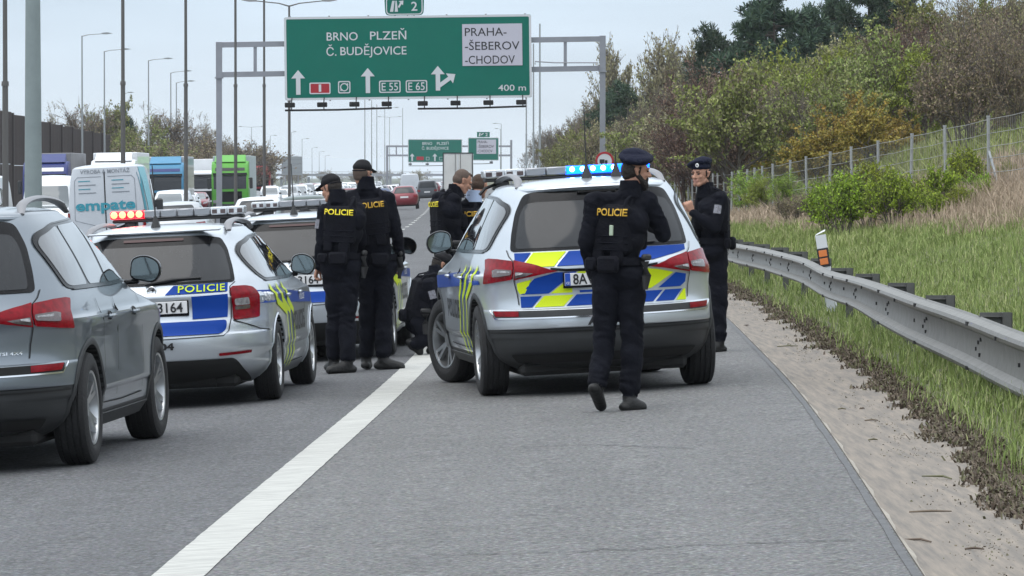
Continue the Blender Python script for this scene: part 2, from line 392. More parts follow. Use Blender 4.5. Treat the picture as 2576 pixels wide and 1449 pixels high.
def rail(name, xfun, topf, hf, ys, label, cat, group=None, side=1, post_step=4.0, deep=True):
    root = empty(name, (0, 0, 0)); tag(root, label, cat, group)
    secs = int((ys[-1] - ys[0]) / post_step)
    for k in range(secs):
        y0 = ys[0] + k * post_step; mb = MB(); n = 5 if y0 < 120 else 2
        vs = []
        yy = np.linspace(y0, y0 + post_step + .02, n)
        for y in yy:
            x = float(xfun(y)) + wob(y) * side; tz = float(topf(y)); h = float(hf(y)); 
            for (dx, t) in PROF: vs.append((x + dx * side, y, tz - h * (1 - t)))
        L = len(PROF)
        fs = [(i*L+j, i*L+j+1, (i+1)*L+j+1, (i+1)*L+j) for i in range(n-1) for j in range(L-1)]
        # back sheet gives the steel its thickness
        b = len(vs); vs += [(p[0] + .004 * side, p[1], p[2]) for p in vs]
        fs += [(b+f[3], b+f[2], b+f[1], b+f[0]) for f in fs]
        for i in range(n-1):
            for j in (0, L-1): fs.append((i*L+j, (i+1)*L+j, b+(i+1)*L+j, b+i*L+j))
        mb.add(vs, fs)
        o = mb.build('beam', M['zinc'], root, smooth=28)
        if y0 < 90:        # bolts and slots by the splice
            bb = MB(); y = y0 + .1; x = float(xfun(y)) + wob(y) * side; tz = float(topf(y)); h = float(hf(y))
            for (dy, t) in ((0, .87), (.09, .87), (0, .13), (.09, .13), (.0, .56), (.16, .44), (-.2, .62), (-.14, .36), (1.0 + (k % 3) * .3, .5), (2.1, .84)):
                dx = np.interp(t, [p[1] for p in PROF], [p[0] for p in PROF])
                bb.box((x + (dx - .004) * side, y + dy, tz - h * (1 - t)), (.014, .03, .028))
            bb.build('bolt', M['rubber'], o)['kind'] = 'stuff'
    y = ys[0]; proto = {}
    while y < ys[-1]:
        x = float(xfun(y)) + wob(y) * side; tz = float(topf(y)); g = gzf(x + .25 * side, y) if deep else float(zroad(x))
        ob = MB(); h = tz + .03 - g + .3
        ob.box((0, 0, h/2 - .3), (.006, .10, h)); ob.box((.035, -.05, h/2 - .3), (.065, .006, h)); ob.box((.035, .05, h/2 - .3), (.065, .006, h)); ob.box((.067, -.04, h/2 - .3), (.006, .026, h))
        if y < 100: ob.box((-.085, 0, h - .42), (.16, .09, .012)); ob.box((-.085, 0, h - .36), (.16, .012, .12)); ob.box((-.08, 0.02, h - .33), (.17, .13, .006))
        p = ob.build('post', M['zinc2'], root); p.location = (x + .16 * side, y, g); 
        if side < 0: p.scale = (-1, 1, 1)
        y += post_step
    return root
rail('guardrail', RX, TOPZ, BH, (14.8, 260), 'wavy galvanised steel guardrail standing in the grass right of the hard shoulder', 'guardrail', side=1)
MZ = lambda y: float(zroad(W(y) - 13.2)) + .95
rail('guardrail', lambda y: W(y) - 13.2, MZ, lambda y: .31, (90, 700), 'long grey guardrail in the median before the oncoming traffic jam', 'guardrail', side=-1, post_step=8.0, deep=False)
# ------------------------------------------------------------------ vehicle materials
def paint(name, col, metal=.6, rough=.30, coat=1.0, dust=.05):
    m = mat(name, col, rough, metal, .5, coat * .7, var=dust, vscale=1.1)
    return m
M['silver'] = paint('silver_paint', (.56, .60, .64))
M['grey_paint'] = paint('steel_grey_paint', (.20, .23, .26))
M['black_gloss'] = mat('black_gloss', (.008, .008, .009), .16, spec=.22)
M['trim'] = mat('dark_plastic', (.030, .032, .034), .55, bump=.1, bscale=200, var=.25, vscale=3)
M['under'] = mat('underside', (.012, .012, .012), .9)
M['glass'] = mat('tinted_glass', (.020, .022, .025), .04, spec=1.0, coat=1.0)
M['glass_rear'] = mat('tinted_rear_glass', (.014, .016, .019), .08, spec=.5, var=.2, vscale=1.5)
M['tyre'] = mat('tyre', (.014, .014, .015), .8, bump=.4, bscale=60)
M['rim'] = mat('alloy', (.50, .51, .52), .28, .9)
M['rimdark'] = mat('brake_dark', (.03, .03, .03), .6, .3)
M['lamp_red'] = mat('lamp_red', (.235, .001, .008), .25, coat=.10, spec=.2, var=.45, vscale=20)
M['lamp_dark'] = mat('lamp_smoked', (.085, .06, .062), .2, coat=.7, var=.5, vscale=30)
M['lamp_white'] = mat('lamp_white', (.36, .35, .36), .15, .2, coat=.4, bump=.5, bscale=90, var=.5, vscale=30)
M['chrome'] = mat('chrome', (.75, .76, .78), .12, 1.0)
M['seam'] = mat('panel_gap', (.012, .012, .013), .8)
M['blue'] = mat('reflective_blue', (.003, .048, .30), .45, spec=.2)
M['yellow'] = mat('reflective_yellow', (.60, .74, .015), .45, spec=.2)
M['plate'] = mat('plate_white', (.72, .72, .72), .4)
M['plate_blue'] = mat('plate_blue', (.01, .07, .42), .4)
M['ink'] = mat('black_print', (.012, .012, .014), .5)
M['wht'] = mat('white_print', (.75, .76, .78), .45)
M['mirror'] = mat('mirror_glass', (.22, .26, .27), .05, 1.0)
M['rail'] = mat('roof_rail', (.25, .25, .26), .45, .6)
M['bar_clear'] = mat('light_bar_lens', (.62, .65, .68), .2, .1, coat=.6, bump=.7, bscale=45)
M['bar_alu'] = mat('light_bar_grey', (.30, .31, .33), .35, .7)
M['blue_lens'] = mat('blue_lens', (.01, .06, .75), .15, emit=(.0, .10, 1.0), estr=7)
M['blue_led'] = mat('blue_led', (.5, .8, 1.), .3, emit=(.15, .62, 1.0), estr=26)
M['red_lens'] = mat('red_lens', (.8, .02, .03), .15, emit=(1.0, .005, .02), estr=2.6)
M['red_led'] = mat('red_led', (1, .6, .3), .3, emit=(1.0, .16, .06), estr=4)

# ------------------------------------------------------------------ body surface from horizontal slices
class Body:
    """spec: tables z -> rear end y, front end y, half width, corner lengths and fullness; y runs forward, x to the right"""
    def __init__(s, rear, front, half, zr, zcap, nr=3.4, nf=3.0, ar=.85, af=1.0, barrel=.02, taper=.08):
        s.rear, s.front, s.half = Curve1(rear), Curve1(front), Curve1(half)
        s.zcap, s.zr, s.nr, s.nf, s.ar, s.af, s.barrel, s.z0 = zcap, zr, nr, nf, ar, af, barrel, rear[0][0]
        s.cache = {}; s.taper = taper
    def outline(s, z):
        """half outline (right side): from rear centre to front centre; returns x,y,cumulative length"""
        key = round(z, 4)
        if key in s.cache: return s.cache[key]
        zc = min(z, s.zcap)
        w, yr, yf = s.half(zc), s.rear(zc), s.front(zc)
        if z > s.zcap:
            t = min(.9999, (z - s.zcap) / (s.zr - s.zcap)); k = math.sqrt(1 - t * t)
            m = (yr + yf) / 2; k2 = 1 - (1 - k) ** 1.0
            w *= k; yr = m + (yr - m) * k2; yf = m + (yf - m) * k2
        L = yf - yr; ar = min(s.ar, L * .45); af = min(s.af, L * .45)
        nr = s.nr(z) if callable(s.nr) else s.nr
        th = np.concatenate([np.linspace(0, .5, 22) ** 1.0 * PI])
        ty = np.sin(np.linspace(0, PI/2, 26))   # denser at the corner
        a = np.linspace(0, PI/2, 26)
        xr_ = w * np.sin(a) ** (2 / nr); yr_ = yr + ar * (1 - np.cos(a) ** (2 / nr))
        xf_ = w * np.cos(a) ** (2 / s.nf); yf_ = yf - af * (1 - np.sin(a) ** (2 / s.nf))
        ys = np.linspace(yr + ar, yf - af, 40)[1:-1]
        x = np.concatenate([xr_, np.full(len(ys), w), xf_]); y = np.concatenate([yr_, ys, yf_])
        x = x * (1 - s.barrel * ((y - (yr + yf) / 2) / (L / 2)) ** 2) * (1 - s.taper * np.clip((.45 - y) / 1.35, 0, 1) ** 1.6 * (.35 + .65 * min(1, max(0, (z - .7) / .5))))
        c = np.concatenate([[0], np.cumsum(np.hypot(np.diff(x), np.diff(y)))])
        s.cache[key] = (x, y, c); return s.cache[key]
    def around(s, d, z):
        """point at distance d along the skin from the rear centre (negative: left side)"""
        x, y, c = s.outline(z); a = abs(d)
        return Vector((math.copysign(1, d) * float(np.interp(a, c, x)), float(np.interp(a, c, y)), z))
    def front_pt(s, d, z):
        x, y, c = s.outline(z); a = c[-1] - abs(d)
        return Vector((math.copysign(1, d) * float(np.interp(a, c, x)), float(np.interp(a, c, y)), z))
    def rear_at(s, xx, z):
        x, y, c = s.outline(z); return Vector((xx, float(np.interp(abs(xx), x[:26], y[:26])), z))
    def side(s, sg):
        def f(yy, z):
            x, y, c = s.outline(z); return Vector((sg * float(np.interp(yy, y, x)), yy, z))
        return f
    def mesh(s, zs):
        cols = None; vs = []
        for z in zs:
            x, y, c = s.outline(z)
            full = [( -x[i], y[i], z) for i in range(len(x) - 1, 0, -1)] + [(x[i], y[i], z) for i in range(len(x) - 1)]
            cols = len(full); vs += full
        fs = []
        for i in range(len(zs) - 1):
            for k in range(cols): fs.append((i*cols+k, i*cols+(k+1) % cols, (i+1)*cols+(k+1) % cols, (i+1)*cols+k))
        fs.append(tuple(range(cols))[::-1]); fs.append(tuple((len(zs)-1)*cols+k for k in range(cols)))
        return vs, fs

def rounded(poly, r=.03, n=4):
    """round the corners of a polygon; r a number or list"""
    out = []; N = len(poly)
    for i, p in enumerate(poly):
        rr = r[i] if isinstance(r, (list, tuple)) else r
        p = Vector(p); a = Vector(poly[i-1]); b = Vector(poly[(i+1) % N])
        if rr <= 0: out.append(tuple(p)); continue
        da = min(rr, (a-p).length * .45); db = min(rr, (b-p).length * .45)
        p0 = p + (a-p).normalized() * da; p2 = p + (b-p).normalized() * db
        for k in range(n + 1):
            t = k / n; q = p0 * (1-t)**2 + p * 2*t*(1-t) + p2 * t*t; out.append(tuple(q))
    return out

def patch(name, poly, fn, m, parent, off=.003, step=.07, thick=0.0, inward=None, out_sign=1, smooth=True, extra=None):
    """a sheet laid on the skin: polygon in skin coordinates; fn maps them to the skin"""
    bm = bmesh.new()
    vs = [bm.verts.new((p[0], p[1], 0)) for p in poly]
    try: f = bm.faces.new(vs)
    except ValueError: bm.free(); return None
    step = min(step, .05) if step <= .12 else step; off += .003
    xs = [p[0] for p in poly]; ys = [p[1] for p in poly]
    for ax, lo, hi in ((0, min(xs), max(xs)), (1, min(ys), max(ys))):
        k = math.ceil((lo + 1e-4) / step)
        while k * step < hi - 1e-4:
            co = Vector((0, 0, 0)); co[ax] = k * step; no = Vector((0, 0, 0)); no[ax] = 1
            bmesh.ops.bisect_plane(bm, geom=bm.verts[:] + bm.edges[:] + bm.faces[:], plane_co=co, plane_no=no, dist=1e-5)
            k += 1
    bmesh.ops.triangulate(bm, faces=[f for f in bm.faces if len(f.verts) > 4])
    lay = {}
    def pt(u, v, o):
        p = fn(u, v); e = .004
        a = fn(u + e, v) - fn(u - e, v); b = fn(u, v + e) - fn(u, v - e)
        n = a.cross(b); n = n.normalized() if n.length > 1e-9 else Vector((0, -1, 0))
        return p, n
    ctr = inward or Vector((0, 1.3, .7))
    for v in bm.verts:
        p, n = pt(v.co.x, v.co.y, off)
        if n.dot(p - ctr) < 0: n = -n
        v.co = p + n * off; lay[v] = n
    if thick:
        be = [e for e in bm.edges if len(e.link_faces) == 1]
        r = bmesh.ops.extrude_edge_only(bm, edges=be)
        nv = [g for g in r['geom'] if isinstance(g, bmesh.types.BMVert)]
        src = {}
        for e in bm.edges:
            a, b = e.verts
            if a in lay and b not in lay: src[b] = a
            if b in lay and a not in lay: src[a] = b
        for v in nv:
            if v in src: v.co = v.co - lay[src[v]] * thick
    bmesh.ops.recalc_face_normals(bm, faces=bm.faces)
    # make normals point outwards
    s_ = 0
    for f in list(bm.faces)[:6]: s_ += 1 if f.normal.dot(f.calc_center_median() - ctr) > 0 else -1
    if s_ < 0: bmesh.ops.reverse_faces(bm, faces=bm.faces)
    me = bpy.data.meshes.new(name); bm.to_mesh(me); bm.free()
    o = link_mesh(name, me, m, parent)
    if smooth: autosmooth(me, 40)
    return o
def band(pts, w):
    """polygon of a line of given width"""
    L = []; R = []
    for i, p in enumerate(pts):
        a = Vector(pts[max(i-1, 0)]); b = Vector(pts[min(i+1, len(pts)-1)]); d = (b - a).normalized(); n = Vector((-d.y, d.x))
        L.append(tuple(Vector(p) + n * w / 2)); R.append(tuple(Vector(p) - n * w / 2))
    return L + R[::-1]
def lettering(s, fn, u0, v0, w, h, m, parent, off=.012, bold=.02, flip=1, name='lettering', spacing=1., shear=0):
    vs, fs = fit_text(s, w, h, bold, spacing)
    out = []
    for (x, y) in vs:
        u, v = u0 + (x + shear * y) * flip, v0 + y; p = fn(u, v); e = .004
        n = (fn(u + e, v) - fn(u - e, v)).cross(fn(u, v + e) - fn(u, v - e)).normalized()
        if n.dot(p - Vector((0, 1.3, .7))) < 0: n = -n
        out.append(tuple(p + n * (off + .004)))
    me = bpy.data.meshes.new(name); me.from_pydata(out, [], fs); me.update()
    return link_mesh(name, me, m, parent)

def wheel(name, parent, loc, side, R=.355, wd=.225, rimR=.245, spokes=5, steer=0, m_rim='rim', detail=True, cap=True):
    """tyre, rim and spokes; side +1 right, -1 left"""
    h = wd / 2
    root = bpy.data.objects.new(name, None); COL.objects.link(root); root.parent = parent; root.location = loc; root.rotation_euler = (0, 0, steer)
    t = MB(); sh = .035
    prof = [(-h*.82, rimR), (-h*.98, rimR+.02), (-h, rimR+.05), (-h*.96, R-.035), (-h*.86, R-.012)]
    if detail:
        for g in (-.55, -.18, .18, .55): prof += [(h*g-.006, R-.001), (h*g-.004, R-.010), (h*g+.004, R-.010), (h*g+.006, R-.001)]
    prof += [(h*.86, R-.012), (h*.96, R-.035), (h, rimR+.05), (h*.98, rimR+.02), (h*.82, rimR)]
    t.lathe(prof, n=40, closed=True); t.build('tyre', M['tyre'], root, smooth=40)
    r = MB()
    s = side
    r.lathe([(s*h*.80, rimR+.004), (s*h*.90, rimR-.002), (s*h*.86, rimR-.016), (s*h*.2, rimR-.03), (-s*h*.7, rimR-.03)], n=40)
    if spokes:
        for k in range(spokes):
            a = 2 * PI * k / spokes + .3
            for da in ((-.20, .20) if spokes == 5 else (0,)):
                R_ = Matrix.Rotation(a, 3, 'X')
                p = [(s*h*.55, .045 if spokes == 5 else .04), (s*h*.80, rimR-.012)]
                wi, wo_ = (.034, .030)
                v = []
                for (ax, rr), wq in ((p[0], wi), (p[1], wo_)):
                    for q in (-1, 1):
                        ang = da * (rr / rimR) * .9
                        for dx in (0, -s*.03):
                            y = q * wq / 2; z = rr
                            v.append(R_ @ (Matrix.Rotation(ang, 3, 'X') @ Vector((ax + dx, y, z))))
                r.add(v, [(0, 2, 3, 1), (4, 5, 7, 6), (0, 1, 5, 4), (2, 6, 7, 3), (0, 4, 6, 2), (1, 3, 7, 5)])
        r.lathe([(s*h*.60, 0.0), (s*h*.62, .03), (s*h*.56, .065), (s*h*.35, .07)], n=20)
    ro = r.build('rim', M[m_rim], root, smooth=35)
    b = MB(); b.lathe([(s*h*.05, 0), (s*h*.05, rimR-.035), (-s*h*.3, rimR-.035)], n=24); b.lathe([(s*h*.20, .0), (s*h*.2, .15), (s*h*.1, .15)], n=24)
    b.build('brake_disc', M['rimdark'], root, smooth=35)
    return root

def cut_arches(vs, fs, mi, wheels, Rw, depth_in, mats):
    me = bpy.data.meshes.new('body'); me.from_pydata(vs, [], fs); me.polygons.foreach_set('material_index', mi); me.update()
    for m in mats: me.materials.append(m)
    o = bpy.data.objects.new('body', me); COL.objects.link(o)
    bm = bmesh.new(); bm.from_mesh(me); bmesh.ops.recalc_face_normals(bm, faces=bm.faces); bm.to_mesh(me); bm.free()
    cut = MB()
    for (y, z, sg) in wheels:
        # a drum standing into the side of the body
        n = 40; vs_ = []; x0, x1 = sg * depth_in, sg * 1.3
        for x in (x0, x1):
            for k in range(n):
                t = 2 * PI * k / n; vs_.append((x, y + Rw * math.cos(t), z + Rw * math.sin(t)))
        fs_ = [tuple(range(n))[::-1], tuple(range(n, 2*n))] + [(i, (i+1) % n, n+(i+1) % n, n+i) for i in range(n)]
        cut.add(vs_, fs_, 0)
    cm = cut.mesh('c'); co = bpy.data.objects.new('c', cm); COL.objects.link(co)
    for m in mats: cm.materials.append(m)
    bm = bmesh.new(); bm.from_mesh(cm); bmesh.ops.recalc_face_normals(bm, faces=bm.faces)
    for f in bm.faces: f.material_index = 2
    bm.to_mesh(cm); bm.free()
    md = o.modifiers.new('b', 'BOOLEAN'); md.operation = 'DIFFERENCE'; md.object = co; md.solver = 'EXACT'
    dg = bpy.context.evaluated_depsgraph_get(); new = bpy.data.meshes.new_from_object(o.evaluated_get(dg))
    bpy.data.objects.remove(o); bpy.data.objects.remove(co)
    new.name = 'body'
    while len(new.materials) > len(mats): new.materials.pop()
    autosmooth(new, 32)
    return new

def mirror_unit(parent, x, y, z, sg, m_shell, w=.24, h=.17):
    r = bpy.data.objects.new('wing_mirror', None); COL.objects.link(r); r.parent = parent; r.location = (x, y, z)
    mb = MB(); poly = rounded([(-.02, -.035), (w*.75, -.075), (w, -.01), (w*.95, h-.07), (w*.5, h-.02), (.0, h-.04)], .045, 4)
    n = len(poly); vs = []; fs = []
    for (yy, k) in ((-.035, .96), (-.02, 1.0), (.04, .96), (.09, .78), (.12, .4)):
        cx, cz = w*.48, .03
        for (a, b) in poly: vs.append((sg * (cx + (a-cx)*k), yy, cz + (b-cz)*k))
    for i in range(4):
        for j in range(n): fs.append((i*n+j, i*n+(j+1) % n, (i+1)*n+(j+1) % n, (i+1)*n+j))
    fs.append(tuple(range(n))); fs.append(tuple(4*n+j for j in range(n)))
    mb.add(vs, fs); mb.box((sg*-.02, .02, -.055), (.12, .07, .035), bev=.01)
    mb.build('shell', m_shell, r, smooth=45)
    g = MB(); cx, cz = w*.48, .03
    g.add([(sg*(cx+(a-cx)*.88), -.042, cz+(b-cz)*.85) for (a, b) in poly] + [(sg*(cx+(a-cx)*.88), -.03, cz+(b-cz)*.85) for (a, b) in poly], [tuple(range(n))] + [(i, (i+1) % n, n+(i+1) % n, n+i) for i in range(n)])
    g.build('mirror_glass', M['mirror'], r)
    return r

def roof_rails(parent, x, y0, y1, z0, zt, m):
    for sg in (-1, 1):
        mb = MB(); pts = []; rs = []
        for k in range(15):
            t = k / 14; y = y0 + (y1 - y0) * t
            lift = min(1, math.sin(t * PI) ** .38 if 0 < t < 1 else 0)
            pts.append((sg * (x - .035 * lift), y, z0 + (zt - z0) * lift - .03 * (t - .5) * 0)); rs.append(.034 if 0 < k < 14 else .02)
        mb.tube(pts, rs, n=8, flat=.55); mb.build('roof_rail', m, parent, smooth=50)

def antenna(parent, x, y, z, h=.55):
    mb = MB(); mb.lathe([(0, .045), (.03, .038), (.085, .018), (.11, .012)], c=(x, y, z), axis='Z', n=16)
    mb.tube([(x, y, z + .10), (x, y - .01, z + .1 + h * .5), (x, y - .03, z + .1 + h)], [.006, .005, .004], n=6)
    return mb.build('antenna', M['rubber'], parent, smooth=40)

def light_bar(parent, y, z, w, lit, mode):
    """modular roof bar on two feet; lit = list of (x0, x1) spans that glow"""
    root = bpy.data.objects.new('light_bar', None); COL.objects.link(root); root.parent = parent; root.location = (0, y, z)
    d, h = .24, .066
    a = MB(); a.box((0, 0, -.026), (w - .03, d - .04, .03), bev=.01)
    for sg in (-1, 1): a.box((sg * (w/2 - .16), 0, -.075), (.10, .16, .08), bev=.012); a.tube([(sg*(w/2-.14), 0, -.05), (sg*(w/2-.02), 0, -.09), (sg*(w/2+.03), .0, -.14)], .014, n=6)
    a.build('bar_base', M['rubber'], root, smooth=40)
    n = 8; step = w / n
    for k in range(n):
        x = -w/2 + step * (k + .5)
        on = any(p <= x <= q for p, q in lit)
        mid = n * .3 < k + .5 < n * .7
        mname = ({'blue': 'blue_lens', 'red': 'red_lens'}[mode] if on else ('bar_alu' if mid else 'bar_clear'))
        b = MB(); b.box((x, 0, .025), (step - .003, d, h), bev=.010); o = b.build('lens_module', M[mname], root, smooth=40)
        led = 'blue_led' if mode == 'blue' else 'red_led'
        c = MB()
        if on:
            for q in (-.25, .25):
                if mode == 'red': c.lathe([(-d/2-.010, 0), (-d/2-.012, .018), (-d/2-.002, .030)], c=(x + q*step, 0, .028), axis='Y', n=10)
                else: c.lathe([(-d/2-.010, 0), (-d/2-.012, .016), (-d/2-.002, .021)], c=(x + q*step, 0, .030), axis='Y', n=10)
            c.build('led', M[led], o, smooth=60)
        elif not mid:
            for q in (-.25, .25): c.box((x + q*step, -d/2 - .001, .02), (step*.30, .006, .035), bev=.002)
            c.build('led', M['lamp_dark'], o)
    return root

def place_car(root, x, y, heading, scale=1.0):
    """stand a vehicle on the banked road; heading in degrees, positive turns left"""
    a = math.radians(heading); f = Vector((-math.sin(a), math.cos(a), 0))
    f.z = float(zroad(x + f.x) - zroad(x - f.x)) / 2
    r = Vector((math.cos(a), math.sin(a), 0)); r.z = float(zroad(x + .8 * r.x) - zroad(x - .8 * r.x)) / 1.6
    f.normalize(); r = (r - f * r.dot(f)).normalized(); u = r.cross(f)
    Mx = Matrix((( r.x, f.x, u.x, x), (r.y, f.y, u.y, y), (r.z, f.z, u.z, float(zroad(x))), (0, 0, 0, 1)))
    root.matrix_world = Mx
# ------------------------------------------------------------------ the two big SUVs
SUV = Body(
    rear=[(.20, -.60), (.26, -.74), (.34, -.86), (.43, -.905), (.522, -.918), (.534, -.940), (.58, -.942), (.625, -.936), (.672, -.925), (.684, -.900), (.78, -.882), (.88, -.885), (.975, -.915), (1.0, -.912), (1.045, -.872), (1.10, -.845), (1.20, -.80), (1.35, -.72), (1.50, -.635), (1.57, -.60), (1.61, -.56)],
    front=[(.20, 3.45), (.30, 3.62), (.5, 3.72), (.7, 3.71), (.85, 3.64), (.95, 3.42), (1.0, 3.1), (1.05, 2.72), (1.12, 2.50), (1.3, 2.10), (1.5, 1.62), (1.57, 1.42), (1.61, 1.25)],
    half=[(.20, .80), (.28, .875), (.38, .905), (.44, .912), (.47, .932), (.62, .930), (.80, .936), (.925, .950), (.945, .948), (.962, .928), (1.02, .912), (1.08, .895), (1.14, .873), (1.30, .815), (1.46, .745), (1.56, .695), (1.61, .655)],
    zr=1.68, zcap=1.61, nr=lambda z: 2.75 if z < 1.0 else 2.75 + (z - 1.0) * 1.6, nf=2.8, ar=.92, af=1.0, barrel=.018, taper=.075)
SUVZ = list(np.concatenate([np.sort(np.concatenate([np.linspace(.20, .53, 9), [.44, .455, .47, .522, .538]])), np.sort(np.concatenate([np.linspace(.56, 1.60, 34), [.668, .676, .684, .69, .925, .935, .945, .954, .962, .975, .99, 1.0]])), 1.61 + .07 * np.sin(np.linspace(0, PI/2 * .985, 12))]))
ARCH_SUV = [(0, .36, 1), (0, .36, -1), (2.79, .36, 1), (2.79, .36, -1)]
def body_obj(B, zs, paint_m, wheels, Rw, depth, parent, dark_rear=.53, dark_side=.31, rear_y=-.3, name='body'):
    vs, fs = B.mesh(zs); mi = []
    for f in fs:
        cz = sum(vs[i][2] for i in f) / len(f); cy = sum(vs[i][1] for i in f) / len(f)
        mi.append(1 if (cz < dark_rear and cy < rear_y) or cz < dark_side else 0)
    me = cut_arches(vs, fs, mi, wheels, Rw, depth, [paint_m, M['trim'], M['under']])
    o = link_mesh(name, me, None, parent); return o

def arch_lip(B, y, z, sg, r0, r1, m, parent, zmin=.22):
    f = B.side(sg); a0, a1 = math.radians(-18), math.radians(198); n = 26
    out = [(y + r1 * math.cos(a0 + (a1-a0)*k/n), z + r1 * math.sin(a0 + (a1-a0)*k/n)) for k in range(n+1)]
    inn = [(y + r0 * math.cos(a0 + (a1-a0)*k/n), z + r0 * math.sin(a0 + (a1-a0)*k/n)) for k in range(n+1)]
    bm = bmesh.new(); vs = []
    for (o_, i_) in zip(out, inn):
        row = []
        for k, (q, off) in enumerate(((i_, -.10), (i_, .006), (((i_[0]+o_[0])/2, (i_[1]+o_[1])/2), .013), (o_, .004))):
            zz = max(q[1], zmin); p = f(q[0], zz) + Vector((sg * off, 0, 0)); row.append(bm.verts.new(p))
        vs.append(row)
    for i in range(n):
        for k in range(3): bm.faces.new((vs[i][k], vs[i][k+1], vs[i+1][k+1], vs[i+1][k]))
    bmesh.ops.remove_doubles(bm, verts=bm.verts, dist=1e-5); bmesh.ops.recalc_face_normals(bm, faces=bm.faces)
    me = bpy.data.meshes.new('arch_trim'); bm.to_mesh(me); bm.free(); o = link_mesh('arch_trim', me, m, parent); autosmooth(me, 40); return o

def side_glass(B, sg, panes, frame_poly, parent, m_glass='glass', m_frame='black_gloss', chrome=True):
    f = B.side(sg)
    fr = patch('window_frame', rounded(frame_poly, .05), f, M[m_frame], parent, off=.003, step=.12)
    if chrome:
        pl = frame_poly + [frame_poly[0]]
        patch('window_trim', band(rounded(frame_poly, .05)[2:-2], .010), f, M['black_gloss'], parent, off=.007, step=.15)
    for p in panes: patch('window', rounded(p, .045), f, M[m_glass], parent, off=.006, step=.12)

